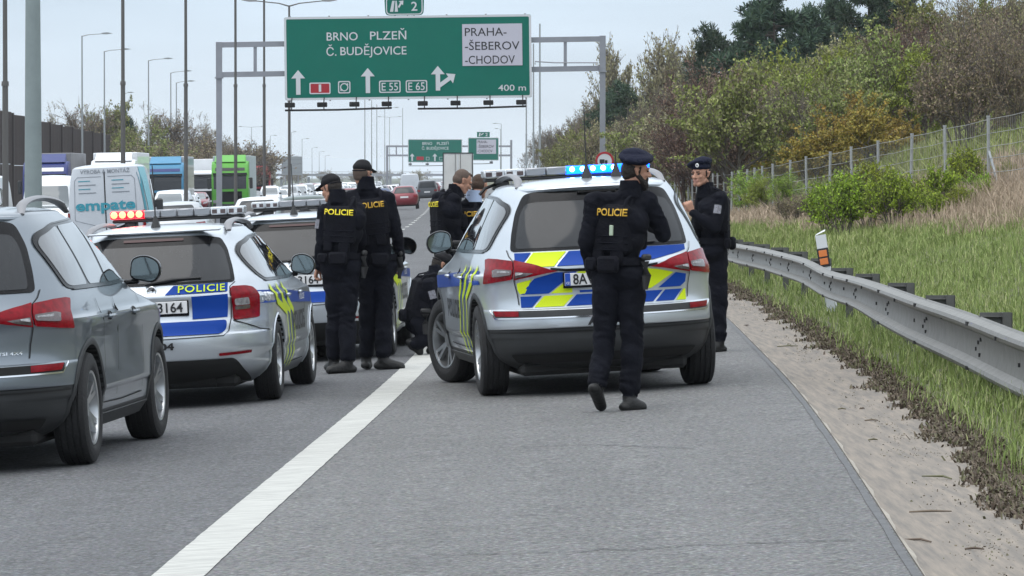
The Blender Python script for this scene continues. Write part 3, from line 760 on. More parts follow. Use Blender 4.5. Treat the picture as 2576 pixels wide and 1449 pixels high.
def suv(kind):
    police = kind == 'police'
    root = empty('police_car' if police else 'parked_car')
    P = M['silver'] if police else M['grey_paint']
    B = SUV; A = B.around; b = body_obj(B, SUVZ, P, ARCH_SUV, .405, .60, root)
    # --- tailgate glass, spoiler, seams
    def strip(pts, w, m, off=.003, name='seam', fn=A, th=0): return patch(name, band(pts, w), fn, M[m], root, off=off, step=.12, thick=th)
    wf = [(-.76, 1.125), (.76, 1.125), (.74, 1.25), (.69, 1.42), (.60, 1.555), (.52, 1.575), (-.52, 1.575), (-.60, 1.555), (-.69, 1.42), (-.74, 1.25)]
    patch('window_frame', rounded(wf, .04), A, M['black_gloss'], root, off=.004, step=.10)
    wg = [(-.70, 1.145), (.70, 1.145), (.68, 1.25), (.635, 1.40), (.575, 1.485), (.48, 1.497), (-.48, 1.497), (-.575, 1.485), (-.635, 1.40), (-.68, 1.25)]
    patch('rear_window', rounded(wg, .04), A, M['glass_rear'], root, off=.008, step=.10)
    sp = MB(); n = 16; pr = [(.03, 1.625), (-.02, 1.627), (-.075, 1.618), (-.085, 1.604), (-.06, 1.592), (.05, 1.575)]
    vs = []
    for k in range(n + 1):
        x = -.60 + 1.2 * k / n; y0 = B.rear_at(x, 1.60).y + .02 + .05 * (abs(x) / .6) ** 4; dz = -.018 * (abs(x) / .6) ** 2.5
        for (dy, z) in pr: vs.append((x, y0 + dy, z + dz))
    L = len(pr); sp.add(vs, [(i*L+j, i*L+(j+1) % L, (i+1)*L+(j+1) % L, (i+1)*L+j) for i in range(n) for j in range(L)] + [tuple(range(L)), tuple(n*L+j for j in range(L))])
    sp.build('spoiler', P, root, smooth=40)
    mb = MB(); mb.box((0, B.rear_at(0, 1.56).y - .015, 1.565), (.30, .03, .018), bev=.004); mb.build('brake_light', M['lamp_red'] if not police else M['black_gloss'], root)
    # wiper
    mb = MB(); pv = A(0.0, 1.125); mb.tube([pv + Vector((0, -.03, 0)), A(.20, 1.15) + Vector((0, -.035, 0)), A(.42, 1.16) + Vector((0, -.03, 0))], [.014, .010, .008], n=6); mb.build('wiper', M['rubber'], root)
    # tailgate outline
    tl = [(.80, 1.14), (.775, 1.09), (.73, 1.05), (.725, .90), (.70, .80), (.69, .715)]
    for sg in (-1, 1): strip([(sg*x, z) for x, z in tl], .008, 'seam')
    strip([(-.86, 1.045), (-.70, 1.052), (-.3, 1.055), (.3, 1.055), (.70, 1.052), (.86, 1.045)], .012, 'seam', off=.001) if 0 else None
    # crease shelf between the lamps
    strip([(-.42, .985), (-.30, .972), (0, .968), (.30, .972), (.42, .985)], .02, 'black_gloss', off=.004, name='handle_strip')
    # --- tail lamps: outer body part wraps round the corner, inner part on the tailgate
    for sg in (-1, 1):
        S = lambda pts: [(sg*x, z) for x, z in pts]
        patch('tail_light', rounded(S([(.735, 1.055), (.90, 1.072), (1.05, 1.078), (1.12, 1.07), (1.10, .885), (.95, .895), (.74, .918)]), .012), A, M['lamp_red'], root, off=.012, step=.06, thick=.02)
        patch('lamp_lens', rounded(S([(.745, .985), (.92, .995), (.985, .985), (.955, .938), (.745, .948)]), .012), A, M['lamp_dark'], root, off=.016, step=.06)
        patch('tail_light', rounded(S([(.722, 1.062), (.725, .912), (.58, .935), (.36, .968), (.40, .975), (.52, 1.012)]), .010), A, M['lamp_red'], root, off=.010, step=.06, thick=.016)
        patch('lamp_lens', rounded(S([(.712, .972), (.715, .925), (.62, .940), (.55, .955)]), .008), A, M['lamp_dark'], root, off=.013, step=.06)
        patch('lamp_lens', rounded(S([(.76, .975), (.90, .982), (.90, .965), (.76, .960)]), .005), A, M['lamp_white'], root, off=.020, step=.06)
        patch('lamp_lens', rounded(S([(.705, .965), (.705, .945), (.64, .950), (.64, .962)]), .004), A, M['lamp_white'], root, off=.018, step=.06)
        # fog reflector in its dark strip
        patch('bumper_strip', rounded(S([(.0, .615), (.98, .622), (1.0, .672), (.0, .665)]), .008), A, M['trim'] if police else M['under'], root, off=.004, step=.08)
        patch('reflector', rounded(S([(.70, .627), (.955, .632), (.985, .672), (.70, .667)]), .008), A, M['lamp_red'], root, off=.008, step=.08)
        patch('chrome_strip', band(S([(.0, .608), (.97, .614), (1.03, .675)]), .010), A, M['chrome'], root, off=.010, step=.08, thick=.008)
    # lower bumper: lip and diffuser
    patch('bumper_edge', rounded([(-.80, .335), (.80, .335), (.72, .265), (-.72, .265)], .03), A, M['under'], root, off=.004, step=.1)
    patch('bumper_edge', band([(-1.05, .505), (0, .500), (1.05, .505)], .012), A, M['under'], root, off=.003, step=.1)
    mb = MB(); mb.box((0, .35, .21), (1.3, 1.9, .10), bev=.03); mb.box((0, 2.6, .21), (1.2, 1.4, .10), bev=.03); mb.tube([(-.6, -.45, .26), (.6, -.45, .26)], .085, n=10); mb.tube([(.3, -.6, .24), (.45, -.2, .24)], .05, n=8); mb.build('underbody', M['under'], root)
    # --- sides
    for sg in (-1, 1):
        f = B.side(sg)
        fp = [(-.28, 1.14), (-.35, 1.28), (-.41, 1.43), (-.33, 1.49), (.02, 1.545), (.35, 1.555), (.9, 1.57), (1.30, 1.55), (1.70, 1.42), (2.06, 1.26), (2.22, 1.135), (1.2, 1.12), (-.16, 1.125)]
        side_glass(B, sg, [[(-.24, 1.16), (-.31, 1.28), (-.37, 1.42), (-.30, 1.465), (.03, 1.52), (.13, 1.528), (.27, 1.145), (-.16, 1.145)],
                           [(.34, 1.145), (.17, 1.53), (.40, 1.535), (.88, 1.545), (.96, 1.14)],
                           [(1.04, 1.14), (.95, 1.545), (1.28, 1.528), (1.64, 1.405), (1.98, 1.25), (2.08, 1.15)]], fp, root)
        for pts in ([(1.00, 1.05), (.99, .80), (.98, .40)], [(.36, 1.05), (.40, .90), (.47, .70), (.50, .38)], [(2.02, 1.05), (2.03, .8), (2.05, .40)], [(.48, .37), (1.2, .36), (2.05, .37)]):
            patch('seam', band(pts, .008), f, M['seam'], root, off=.002, step=.2)
        for yh in (.62, 1.60):
            mb = MB(); p = f(yh, .925); mb.box((p.x + sg*.022, yh, .925), (.028, .21, .026), bev=.01); mb.build('door_handle', P, root, smooth=40)
            patch('handle_recess', rounded([(yh-.02, .90), (yh+.09, .90), (yh+.09, .955), (yh-.02, .955)], .02), f, M['seam'], root, off=.002, step=.1)
        for yw in (0, 2.79): arch_lip(B, yw, .36, sg, .405, .452, M['trim'], root)
        patch('sill_trim', [(.44, .30), (2.36, .30), (2.36, .225), (.44, .225)], f, M['trim'], root, off=.012, step=.3, thick=.01)
        wheel('wheel', root, (sg*.815, 0, .36), sg, R=.36, rimR=.238)
        wheel('wheel', root, (sg*.815, 2.79, .36), sg, R=.36, rimR=.238, steer=(.32 if police else -.02))
        mirror_unit(root, sg*.895, 1.98, 1.17, sg, M['black_gloss'], .205, .15)
    if not police:
        pass
    roof_rails(root, .575, -.30, 1.35, 1.615, 1.715, M['rail'])
    # windscreen and lamps at the front
    patch('windscreen', rounded([(-.62, 1.08), (.62, 1.08), (.52, 1.54), (-.52, 1.54)], .06), B.front_pt, M['glass'], root, off=.004, step=.12)
    for sg in (-1, 1): patch('headlight', rounded([(sg*.55, .74), (sg*1.0, .76), (sg*1.05, .86), (sg*.55, .84)], .02), B.front_pt, M['lamp_white'], root, off=.008, step=.1)
    patch('grille', rounded([(-.42, .62), (.42, .62), (.50, .85), (-.50, .85)], .03), B.front_pt, M['black_gloss'], root, off=.004, step=.1)
    if police:
        light_bar(root, 1.25, 1.715, 1.36, [(.02, .68)], 'blue')
        antenna(root, .0, -.10, 1.668, .46); antenna(root, .24, -.05, 1.665, .10)
        SY = (.0)
        # tailgate livery: slanted blocks in three rows
        def row(z0, z1, xs, cols, slant=.115, clipx=.70):
            x = xs[0]; i = 0
            for a, b_ in zip(xs[:-1], xs[1:]):
                g = .010
                q = [(a+g, z0+.004), (b_-g, z0+.004), (b_-g+slant*(z1-z0)/.11, z1-.004), (a+g+slant*(z1-z0)/.11, z1-.004)]
                c = cols[i % len(cols)]; i += 1
                # clip to the tailgate
                lo, hi = -clipx, clipx
                q = [(min(max(x_, lo), hi), z_) for x_, z_ in q]
                if max(p[0] for p in q) - min(p[0] for p in q) < .02: continue
                pq = []
                for p in q:
                    if not pq or (Vector(p) - Vector(pq[-1])).length > .004: pq.append(p)
                if len(pq) > 2: patch('livery_block', pq, A, M[c], root, off=.003, step=.1)
        row(1.0, 1.118, [-.90, -.66, -.38, -.14, .12], ['blue', 'yellow', 'blue', 'yellow'], .10, .715)
        patch('livery_block', [(.24, 1.005), (.40, 1.02), (.715, 1.08), (.715, 1.12), (.24, 1.12)], A, M['blue'], root, off=.003, step=.1)
        # middle row, stepping under the lamp
        for q, c in (([(-.70, .885), (-.57, .913), (-.63, .805), (-.675, .80), (-.695, .83)], 'yellow'), ([(-.665, .797), (-.44, .797), (-.22, .958), (-.38, .958), (-.55, .918)], 'blue'), ([(-.425, .797), (-.255, .797), (-.255, .84), (-.14, .958), (-.205, .958)], 'yellow'),
                     ([(-.20, .795), (-.20, .812), (.06, .812), (.03, .795)], 'blue'), ([(.33, .955), (.33, .80), (.36, .80), (.56, .915), (.42, .945)], 'yellow'), ([(.42, .80), (.62, .80), (.675, .835), (.685, .895), (.58, .912)], 'blue')):
            patch('livery_block', q, A, M[c], root, off=.003, step=.1)
        row(.690, .785, [-.78, -.57, -.32, -.08, .16, .38, .56, .9], ['blue', 'yellow', 'blue', 'yellow', 'blue', 'blue', 'yellow'], .10, .672)
        # plate
        mb = MB(); py = B.rear_at(0, .885).y - .014
        mb.box((-.055, py + .004, .893), (.545, .012, .125), bev=.004); mb.build('plate_holder', M['black_gloss'], root)
        mb = MB(); mb.box((-.055, py - .005, .898), (.52, .008, .098), bev=.003); pl = mb.build('licence_plate', M['plate'], root)
        mb = MB(); mb.box((-.292, py - .008, .898), (.042, .008, .096), bev=.002); mb.build('plate_band', M['plate_blue'], pl)
        flat = lambda u, v: Vector((u, py - .0095, v))
        lettering('8AV', flat, -.168, .898, .165, .080, M['ink'], pl, off=.001, bold=.015, name='lettering')
        lettering('CZ', lambda u, v: Vector((u, py - .013, v)), -.292, .871, .026, .018, M['wht'], pl, off=.001, name='lettering')
        lettering('A1', A, -.10, .573, .115, .058, M['ink'], root, off=.008, bold=.05)
        # sides: blue band and the three slanted yellow lines
        for sg in (-1, 1):
            f = B.side(sg)
            patch('livery_band', [(-.20, .985), (-.28, .88), (.40, .86), (.50, .975)], f, M['blue'], root, off=.002, step=.15)
            patch('livery_band', [(.72, .965), (.62, .86), (3.0, .80), (3.15, .90)], f, M['blue'], root, off=.002, step=.15)
            for k in range(3):
                d = k * .105
                patch('livery_stripe', band([(-.12 + 3.2*d, 1.01), (.02 + 3.2*d, .90), (.52 + 2.4*d, .76), (.56 + 2.4*d, .48), (.42 + 2.4*d, .32)], .05), f, M['yellow'], root, off=.004, step=.12)
                if k < 2: patch('livery_stripe', band([(.05 + 3.2*d, 1.0), (.19 + 3.2*d, .90), (.64 + 2.4*d, .76), (.68 + 2.4*d, .48), (.54 + 2.4*d, .33)], .035), f, M['blue'], root, off=.003, step=.12)
            lettering('POLICIE', f, 1.55, .66, .95, .15, M['ink'], root, off=.003, bold=.03, flip=sg)
            lettering('158', f, .08, .925, .16, .06, M['wht'], root, off=.004, bold=.02, flip=sg)
    else:
        lettering('TSI 4X4', A, .56, .752, .16, .020, M['chrome'], root, off=.004, bold=.02)
        for sg in (-1, 1):
            pass
        mb = MB(); mb.box((-.2, B.rear_at(0, .855).y - .012, .855), (.53, .012, .115), bev=.003); mb.build('licence_plate', M['plate'], root)
    return root
SUV_POLICE = suv('police')
tag(SUV_POLICE, 'silver police SUV with blue and yellow block livery and glowing blue roof lights', 'car')
place_car(SUV_POLICE, .66, 37.6, 6.5)
SUV_GREY = suv('plain')
tag(SUV_GREY, 'plain steel grey SUV without markings, cut off by the picture edge', 'car')
place_car(SUV_GREY, -2.67 - .93, 30.75, -4.5); SUV_GREY.scale = (1.01, 1.01, 1.005)
# ------------------------------------------------------------------ the police estate cars
EST = Body(
    rear=[(.17, -.70), (.24, -.86), (.32, -1.0), (.42, -1.04), (.52, -1.055), (.575, -1.05), (.59, -1.03), (.66, -1.02), (.70, -.998), (.80, -.985), (.89, -1.005), (.91, -.998), (.95, -.975), (1.0, -.955), (1.10, -.89), (1.22, -.80), (1.32, -.72), (1.37, -.68), (1.40, -.62)],
    front=[(.17, 3.35), (.28, 3.52), (.45, 3.60), (.62, 3.59), (.76, 3.50), (.85, 3.25), (.92, 2.80), (.97, 2.40), (1.05, 2.18), (1.2, 1.78), (1.33, 1.38), (1.40, 1.05)],
    half=[(.17, .78), (.25, .85), (.36, .885), (.42, .880), (.45, .900), (.65, .898), (.80, .905), (.862, .912), (.885, .892), (.94, .875), (1.0, .852), (1.10, .80), (1.25, .725), (1.36, .66), (1.40, .625)],
    zr=1.465, zcap=1.40, nr=lambda z: 2.7 if z < .95 else 2.7 + (z - .95) * 1.4, nf=2.7, ar=.95, af=1.0, barrel=.02, taper=.07)
ESTZ = list(np.concatenate([np.linspace(.17, .53, 10), np.sort(np.concatenate([np.linspace(.56, 1.39, 30), [.575, .583, .59, .855, .862, .870, .878, .885, .895, .905]])), 1.40 + .065 * np.sin(np.linspace(0, PI/2 * .985, 12))]))
ARCH_EST = [(0, .325, 1), (0, .325, -1), (2.69, .325, 1), (2.69, .325, -1)]
def estate():
    root = empty('police_car'); P = M['silver']; B = EST; A = B.around
    body_obj(B, ESTZ, P, ARCH_EST, .36, .58, root, dark_rear=.10, dark_side=.185)
    wf = [(-.70, .985), (.70, .985), (.685, 1.10), (.64, 1.25), (.575, 1.335), (.40, 1.362), (0, 1.368), (-.40, 1.362), (-.575, 1.335), (-.64, 1.25), (-.685, 1.10)]
    patch('window_frame', rounded(wf, .03), A, M['black_gloss'], root, off=.004, step=.10)
    wg = [(-.655, 1.0), (.655, 1.0), (.64, 1.10), (.60, 1.23), (.54, 1.288), (-.54, 1.288), (-.60, 1.23), (-.64, 1.10)]
    patch('rear_window', rounded(wg, .03), A, M['glass_rear'], root, off=.008, step=.10)
    patch('brake_light', rounded([(-.24, 1.325), (.24, 1.325), (.24, 1.345), (-.24, 1.345)], .008), A, mat('brake_lamp', (.035, .002, .004), .3), root, off=.012, step=.10)
    mb = MB(); mb.tube([A(-.05, 1.0) + Vector((0, -.03, 0)), A(.16, 1.03) + Vector((0, -.035, 0)), A(.40, 1.035) + Vector((0, -.03, 0))], [.014, .012, .008], n=6); mb.build('wiper', M['rubber'], root)
    mb = MB(); mb.box((0, B.rear_at(0, 1.385).y + .035, 1.408), (1.06, .12, .018), bev=.008); mb.build('spoiler', P, root, smooth=40)
    for sg in (-1, 1):
        S = lambda pts: [(sg*x, z) for x, z in pts]
        patch('seam', band(S([(.70, .985), (.645, .95), (.64, .70), (.615, .60), (.57, .565), (0, .555)]), .008), A, M['seam'], root, off=.002, step=.12)
        patch('tail_light', rounded(S([(.645, .945), (.80, .945), (.90, .93), (.965, .89), (.955, .69), (.66, .68)]), .025), A, M['lamp_red'], root, off=.014, step=.06, thick=.02)
        patch('lamp_lens', rounded(S([(.665, .855), (.815, .860), (.825, .80), (.67, .795)]), .02), A, M['lamp_white'], root, off=.018, step=.06)
        patch('lamp_lens', rounded(S([(.665, .790), (.825, .795), (.82, .765), (.67, .76)]), .01), A, M['lamp_dark'], root, off=.0175, step=.06)
        patch('reflector', rounded(S([(.52, .405), (.85, .415), (.85, .442), (.52, .430)]), .008), A, M['lamp_red'], root, off=.006, step=.08)
        patch('seam', band(S([(.66, .68), (.98, .60), (1.2, .58)]), .008), A, M['seam'], root, off=.002, step=.12)
    patch('bumper_edge', band([(-.98, .465), (0, .455), (.98, .465)], .012), A, M['seam'], root, off=.002, step=.1) if 0 else None
    patch('diffuser', rounded([(-.66, .385), (.66, .385), (.84, .19), (-.84, .19)], .04), A, M['under'], root, off=.006, step=.1)
    mb = MB(); mb.box((0, .35, .20), (1.25, 2.2, .10), bev=.03); mb.box((0, 2.5, .2), (1.1, 1.4, .10), bev=.03); mb.tube([(-.25, -.72, .22), (.45, -.72, .22)], .07, n=10); mb.tube([(-.5, -.88, .20), (-.45, -.4, .22)], .035, n=8); mb.build('underbody', M['under'], root)
    for sg in (-1, 1):
        f = B.side(sg)
        fp = [(-.42, 1.02), (-.49, 1.12), (-.50, 1.22), (-.38, 1.285), (.0, 1.335), (.5, 1.35), (1.0, 1.335), (1.38, 1.25), (1.85, 1.09), (2.02, 1.0), (1.2, .965), (-.30, .975)]
        side_glass(B, sg, [[(-.38, 1.035), (-.45, 1.13), (-.46, 1.21), (-.35, 1.262), (-.0, 1.31), (.08, 1.315), (.26, .99), (-.28, .995)],
                           [(.32, .99), (.16, 1.32), (.5, 1.325), (.80, 1.32), (.90, .985)],
                           [(.98, .985), (.88, 1.32), (1.02, 1.31), (1.36, 1.225), (1.82, 1.07), (1.9, 1.0)]], fp, root)
        for pts in ([(.94, .94), (.95, .70), (.94, .30)], [(.34, .95), (.40, .80), (.44, .62), (.46, .30)], [(1.98, .95), (2.0, .7), (1.99, .30)], [(.46, .27), (1.99, .27)]):
            patch('seam', band(pts, .008), f, M['seam'], root, off=.002, step=.2)
        for yh in (.56, 1.50):
            mb = MB(); p = f(yh, .835); mb.box((p.x + sg*.020, yh, .835), (.026, .20, .026), bev=.01); mb.build('door_handle', P, root, smooth=40)
        for yw in (0, 2.69): arch_lip(B, yw, .325, sg, .36, .385, P, root, zmin=.19)
        # livery
        patch('livery_band', [(-.62, .905), (-.62, .80), (.20, .79), (.20, .885)], f, M['blue'], root, off=.002, step=.15)
        patch('livery_band', [(.48, .875), (.48, .775), (2.55, .72), (2.65, .80)], f, M['blue'], root, off=.002, step=.15)
        for k in range(3):
            d = k * .10
            patch('livery_stripe', band([(-.25 + 3.3*d, .925), (-.05 + 3.3*d, .80), (.60 + 2.3*d, .69), (.66 + 2.3*d, .38), (.50 + 2.3*d, .245)], .055), f, M['yellow'], root, off=.004, step=.12)
            if k < 2: patch('livery_stripe', band([(-.08 + 3.3*d, .92), (.12 + 3.3*d, .80), (.72 + 2.3*d, .69), (.78 + 2.3*d, .38), (.62 + 2.3*d, .25)], .035), f, M['blue'], root, off=.003, step=.12)
        lettering('158', f, -.44, .852, .17, .06, M['wht'], root, off=.004, bold=.02, flip=sg)
        lettering('POLICIE', f, 1.5, .60, .90, .16, M['ink'], root, off=.003, bold=.03, flip=sg)
        lettering('POLICIE', f, 1.75, .79, .4, .05, M['wht'], root, off=.004, bold=.02, flip=sg)
        wheel('wheel', root, (sg*.79, 0, .325), sg, R=.325, wd=.205, rimR=.215)
        wheel('wheel', root, (sg*.79, 2.69, .325), sg, R=.325, wd=.205, rimR=.215)
        mirror_unit(root, sg*.84, 1.80, 1.03, sg, M['black_gloss'], .20, .145)
    roof_rails(root, .575, -.42, 1.15, 1.395, 1.475, M['rail'])
    patch('windscreen', rounded([(-.62, .98), (.62, .98), (.50, 1.36), (-.50, 1.36)], .06), B.front_pt, M['glass'], root, off=.004, step=.12)
    for sg in (-1, 1): patch('headlight', rounded([(sg*.55, .62), (sg*1.0, .64), (sg*1.05, .75), (sg*.55, .72)], .02), B.front_pt, M['lamp_white'], root, off=.008, step=.1)
    antenna(root, -.02, -.38, 1.425, .42)
    # tailgate livery
    patch('livery_block', [(.105, .905), (.62, .912), (.625, .982), (.175, .977)], A, M['blue'], root, off=.003, step=.1)
    lettering('POLICIE', A, .40, .943, .38, .056, M['yellow'], root, bold=.008, spacing=1.1)
    patch('livery_block', [(.315, .705), (.605, .710), (.62, .892), (.315, .886)], A, M['blue'], root, off=.003, step=.1)
    patch('livery_block', [(-.605, .707), (-.40, .704), (-.40, .872), (-.62, .875)], A, M['blue'], root, off=.003, step=.1)
    patch('livery_block', rounded([(-.58, .58), (.55, .58), (.595, .62), (.60, .688), (-.60, .688)], .03), A, M['blue'], root, off=.003, step=.1)
    py = B.rear_at(0, .80).y - .012
    mb = MB(); mb.box((.02, py + .004, .80), (.545, .012, .125), bev=.004); mb.build('plate_holder', M['black_gloss'], root)
    mb = MB(); mb.box((.02, py - .005, .807), (.52, .008, .098), bev=.003); pl = mb.build('licence_plate', M['plate'], root)
    mb = MB(); mb.box((-.218, py - .008, .807), (.042, .008, .096), bev=.002); mb.build('plate_band', M['plate_blue'], pl)
    lettering('3164', lambda u, v: Vector((u, py - .0095, v)), +.145, .807, .20, .076, M['ink'], pl, off=.001, bold=.015)
    # maker's round badge and the call sign on the bumper
    mb = MB(); by = B.rear_at(0, .945).y; mb.lathe([(by - .004, .0), (by - .010, .030), (by - .014, .034), (by - .010, .039), (by - .002, .040)], c=(.0, 0, .945), axis='Y', n=24); mb.build('badge', M['chrome'], root, smooth=40)
    mb = MB(); mb.prism([(-.022, .932), (.005, .938), (.018, .958), (.0, .954), (.010, .942)], by - .014, by - .012, plane='XZ'); mb.build('badge', M['ink'], root)
    lettering('104', A, .09, .50, .15, .055, M['ink'], root, off=.003, bold=.05)
    return root
EST_A = estate()
EST_B = copy_tree(EST_A)
tag(EST_A, 'silver police estate with red roof lights on and POLICIE on its tailgate', 'car')
tag(EST_B, 'silver police estate with unlit roof bar, half hidden behind the two capped officers', 'car')
light_bar(EST_A, .95, 1.525, 1.12, [(-.56, -.25)], 'red')
light_bar(EST_B, .95, 1.525, 1.12, [], 'blue')
place_car(EST_A, -1.86 - .895, 38.8, -3.3)
place_car(EST_B, -1.14 - .9, 47.4, -2.5)
# ------------------------------------------------------------------ people
M['cloth'] = mat('uniform_cloth', (.0075, .0083, .013), .9, spec=.12, bump=.55, bscale=28, var=.35, vscale=7)
M['trouser'] = mat('uniform_trousers', (.008, .0088, .0135), .9, spec=.12, bump=.6, bscale=24, var=.3, vscale=6)
M['vest'] = mat('vest_cloth', (.006, .0065, .0105), .85, spec=.16, bump=.4, bscale=60, var=.3, vscale=9)
M['boot'] = mat('boot_leather', (.012, .012, .012), .55, spec=.4, bump=.3, bscale=40)
M['skin'] = mat('skin', (.46, .25, .175), .6, spec=.25, var=.22, vscale=26, bump=.15, bscale=120)
M['lip'] = mat('lips', (.44, .215, .165), .5)
M['hair_dark'] = mat('dark_hair', (.020, .015, .012), .8, bump=.6, bscale=90)
M['hair_brown'] = mat('brown_hair', (.055, .032, .02), .8, bump=.6, bscale=90)
M['hair_grey'] = mat('cropped_hair', (.10, .07, .055), .85, bump=.5, bscale=110)
M['beret'] = mat('navy_felt', (.010, .012, .026), .9, spec=.2, bump=.5, bscale=45)
M['cap'] = mat('black_cap', (.008, .008, .010), .8, spec=.25)
M['gold'] = mat('gold_print', (.60, .36, .035), .6)
M['yel'] = mat('yellow_print', (.85, .70, .03), .6)
M['patch'] = mat('grey_patch', (.20, .20, .23), .7, var=.6, vscale=60)
M['paper'] = mat('white_badge', (.7, .7, .7), .5)
M['glove'] = mat('black_glove', (.012, .012, .013), .7)
M['signwhite_'] = mat('pale_plastic', (.40, .48, .36), .5)
M['shirt'] = mat('light_blue_shirt', (.34, .42, .58), .8)

def capsule(a, b, ra, rb, flat=1.0, side=None, n=14, caps=5):
    """tapered limb with round ends; flat squeezes it across 'side'"""
    a, b = Vector(a), Vector(b); d = b - a; L = d.length
    d = d.normalized() if L > 1e-6 else Vector((0, 0, 1))
    s = Vector(side) if side is not None else (Vector((1, 0, 0)) if abs(d.x) < .9 else Vector((0, 1, 0)))
    u = (s - d * s.dot(d)).normalized(); w = d.cross(u)
    rings = []
    for k in range(caps): t = (k + .5) / caps * PI / 2; rings.append((-ra * math.cos(t), ra * math.sin(t)))
    for k in range(1, 3): t = k / 3; rings.append((L * t, ra + (rb - ra) * t))
    for k in range(caps): t = (k + .5) / caps * PI / 2; rings.append((L + rb * math.sin(t), rb * math.cos(t)))
    vs = [a - d * ra]; 
    for (h, r) in rings:
        for k in range(n):
            an = 2 * PI * k / n; vs.append(a + d * h + u * (r * math.cos(an)) + w * (r * math.sin(an) * flat))
    vs.append(b + d * rb); m = len(rings); fs = []
    for k in range(n): fs.append((0, 1 + (k+1) % n, 1 + k))
    for i in range(m - 1):
        for k in range(n): fs.append((1+i*n+k, 1+i*n+(k+1) % n, 1+(i+1)*n+(k+1) % n, 1+(i+1)*n+k))
    for k in range(n): fs.append((1+m*n, 1+(m-1)*n+k, 1+(m-1)*n+(k+1) % n))
    return vs, fs
def ellipsoid(c, r, R=None, n=16, m=10):
    vs = []; fs = []; c = Vector(c)
    for i in range(m + 1):
        t = PI * i / m
        for k in range(n):
            p = 2 * PI * k / n; q = Vector((r[0]*math.sin(t)*math.cos(p), r[1]*math.sin(t)*math.sin(p), r[2]*math.cos(t)))
            vs.append(c + (R @ q if R else q))
    for i in range(m):
        for k in range(n): fs.append((i*n+k, i*n+(k+1) % n, (i+1)*n+(k+1) % n, (i+1)*n+k))
    return vs, fs
class Blob:
    """overlapping soft shapes fused into one continuous skin"""
    def __init__(s): s.mb = MB(); s.prim = []
    def cap(s, a, b, ra, rb, m=0, flat=1.0, side=None): s.mb.add(*capsule(a, b, ra, rb, flat, side)); s.prim.append((Vector(a), Vector(b), ra, rb, m)); return s
    def ell(s, c, r, m=0, R=None): s.mb.add(*ellipsoid(c, r, R)); s.prim.append((Vector(c), Vector(c), min(r), min(r), m)); return s
    def fuse(s, voxel=.012, smooth=4, wrinkle=None, seed=0):
        me = s.mb.mesh('b'); bm = bmesh.new(); bm.from_mesh(me); bmesh.ops.remove_doubles(bm, verts=bm.verts, dist=1e-6); bmesh.ops.recalc_face_normals(bm, faces=bm.faces); bm.to_mesh(me); bm.free()
        o = bpy.data.objects.new('b', me); COL.objects.link(o)
        r = o.modifiers.new('r', 'REMESH'); r.mode = 'VOXEL'; r.voxel_size = voxel
        if smooth: q = o.modifiers.new('s', 'SMOOTH'); q.factor = .5; q.iterations = smooth
        dg = bpy.context.evaluated_depsgraph_get(); out = bpy.data.meshes.new_from_object(o.evaluated_get(dg))
        bpy.data.objects.remove(o)
        nv = len(out.vertices); co = np.empty(nv * 3, np.float32); out.vertices.foreach_get('co', co); co = co.reshape(-1, 3)
        # nearest shape decides the cloth, skin or leather of a spot
        best = np.full(nv, 1e9); mi = np.zeros(nv, int); tt = np.zeros(nv); pid = np.zeros(nv, int)
        for i, (a, b, ra, rb, m) in enumerate(s.prim):
            a_, b_ = np.array(a), np.array(b); d = b_ - a_; L2 = max(float(d @ d), 1e-9)
            t = np.clip(((co - a_) @ d) / L2, 0, 1); dist = np.linalg.norm(co - (a_ + t[:, None] * d), axis=1) - (ra + (rb - ra) * t)
            k = dist < best; best[k] = dist[k]; mi[k] = m; tt[k] = t[k]; pid[k] = i
        if wrinkle:
            no = np.empty(nv * 3, np.float32); out.vertices.foreach_get('normal', no); no = no.reshape(-1, 3)
            disp = np.zeros(nv)
            for i in range(nv):
                m = mi[i]; amp, sx_, sz_ = wrinkle.get(int(m), (0, 1, 1))
                if amp:
                    p = co[i]; j = mnoise.noise(Vector((p[0]*5 + seed, p[1]*5, p[2]*4)))
                    q = Vector((p[0]*sx_ + seed, p[1]*sx_, (p[2] + .16*j + .35*p[0])*sz_))
                    v = mnoise.noise(q); w_ = 1 - abs(v) * 2.6
                    disp[i] = amp * (w_ * .6 + mnoise.noise(Vector((p[0]*9, p[1]*9, p[2]*9 + seed))) * .9)
            co = co + no * disp[:, None]; out.vertices.foreach_set('co', co.astype(np.float32).ravel())
        np_ = len(out.polygons); lt = np.empty(len(out.loops), int); out.loops.foreach_get('vertex_index', lt)
        ls = np.empty(np_, int); out.polygons.foreach_get('loop_start', ls)
        out.polygons.foreach_set('material_index', mi[lt[ls]]); out.polygons.foreach_set('use_smooth', [True] * np_); out.update()
        return out
def join_meshes(name, meshes):
    bm = bmesh.new()
    for m in meshes: bm.from_mesh(m)
    me = bpy.data.meshes.new(name); bm.to_mesh(me); bm.free()
    for m in meshes: bpy.data.meshes.remove(m)
    me.polygons.foreach_set('use_smooth', [True] * len(me.polygons)); return me
def xf(me, Mx): me.transform(Mx); return me

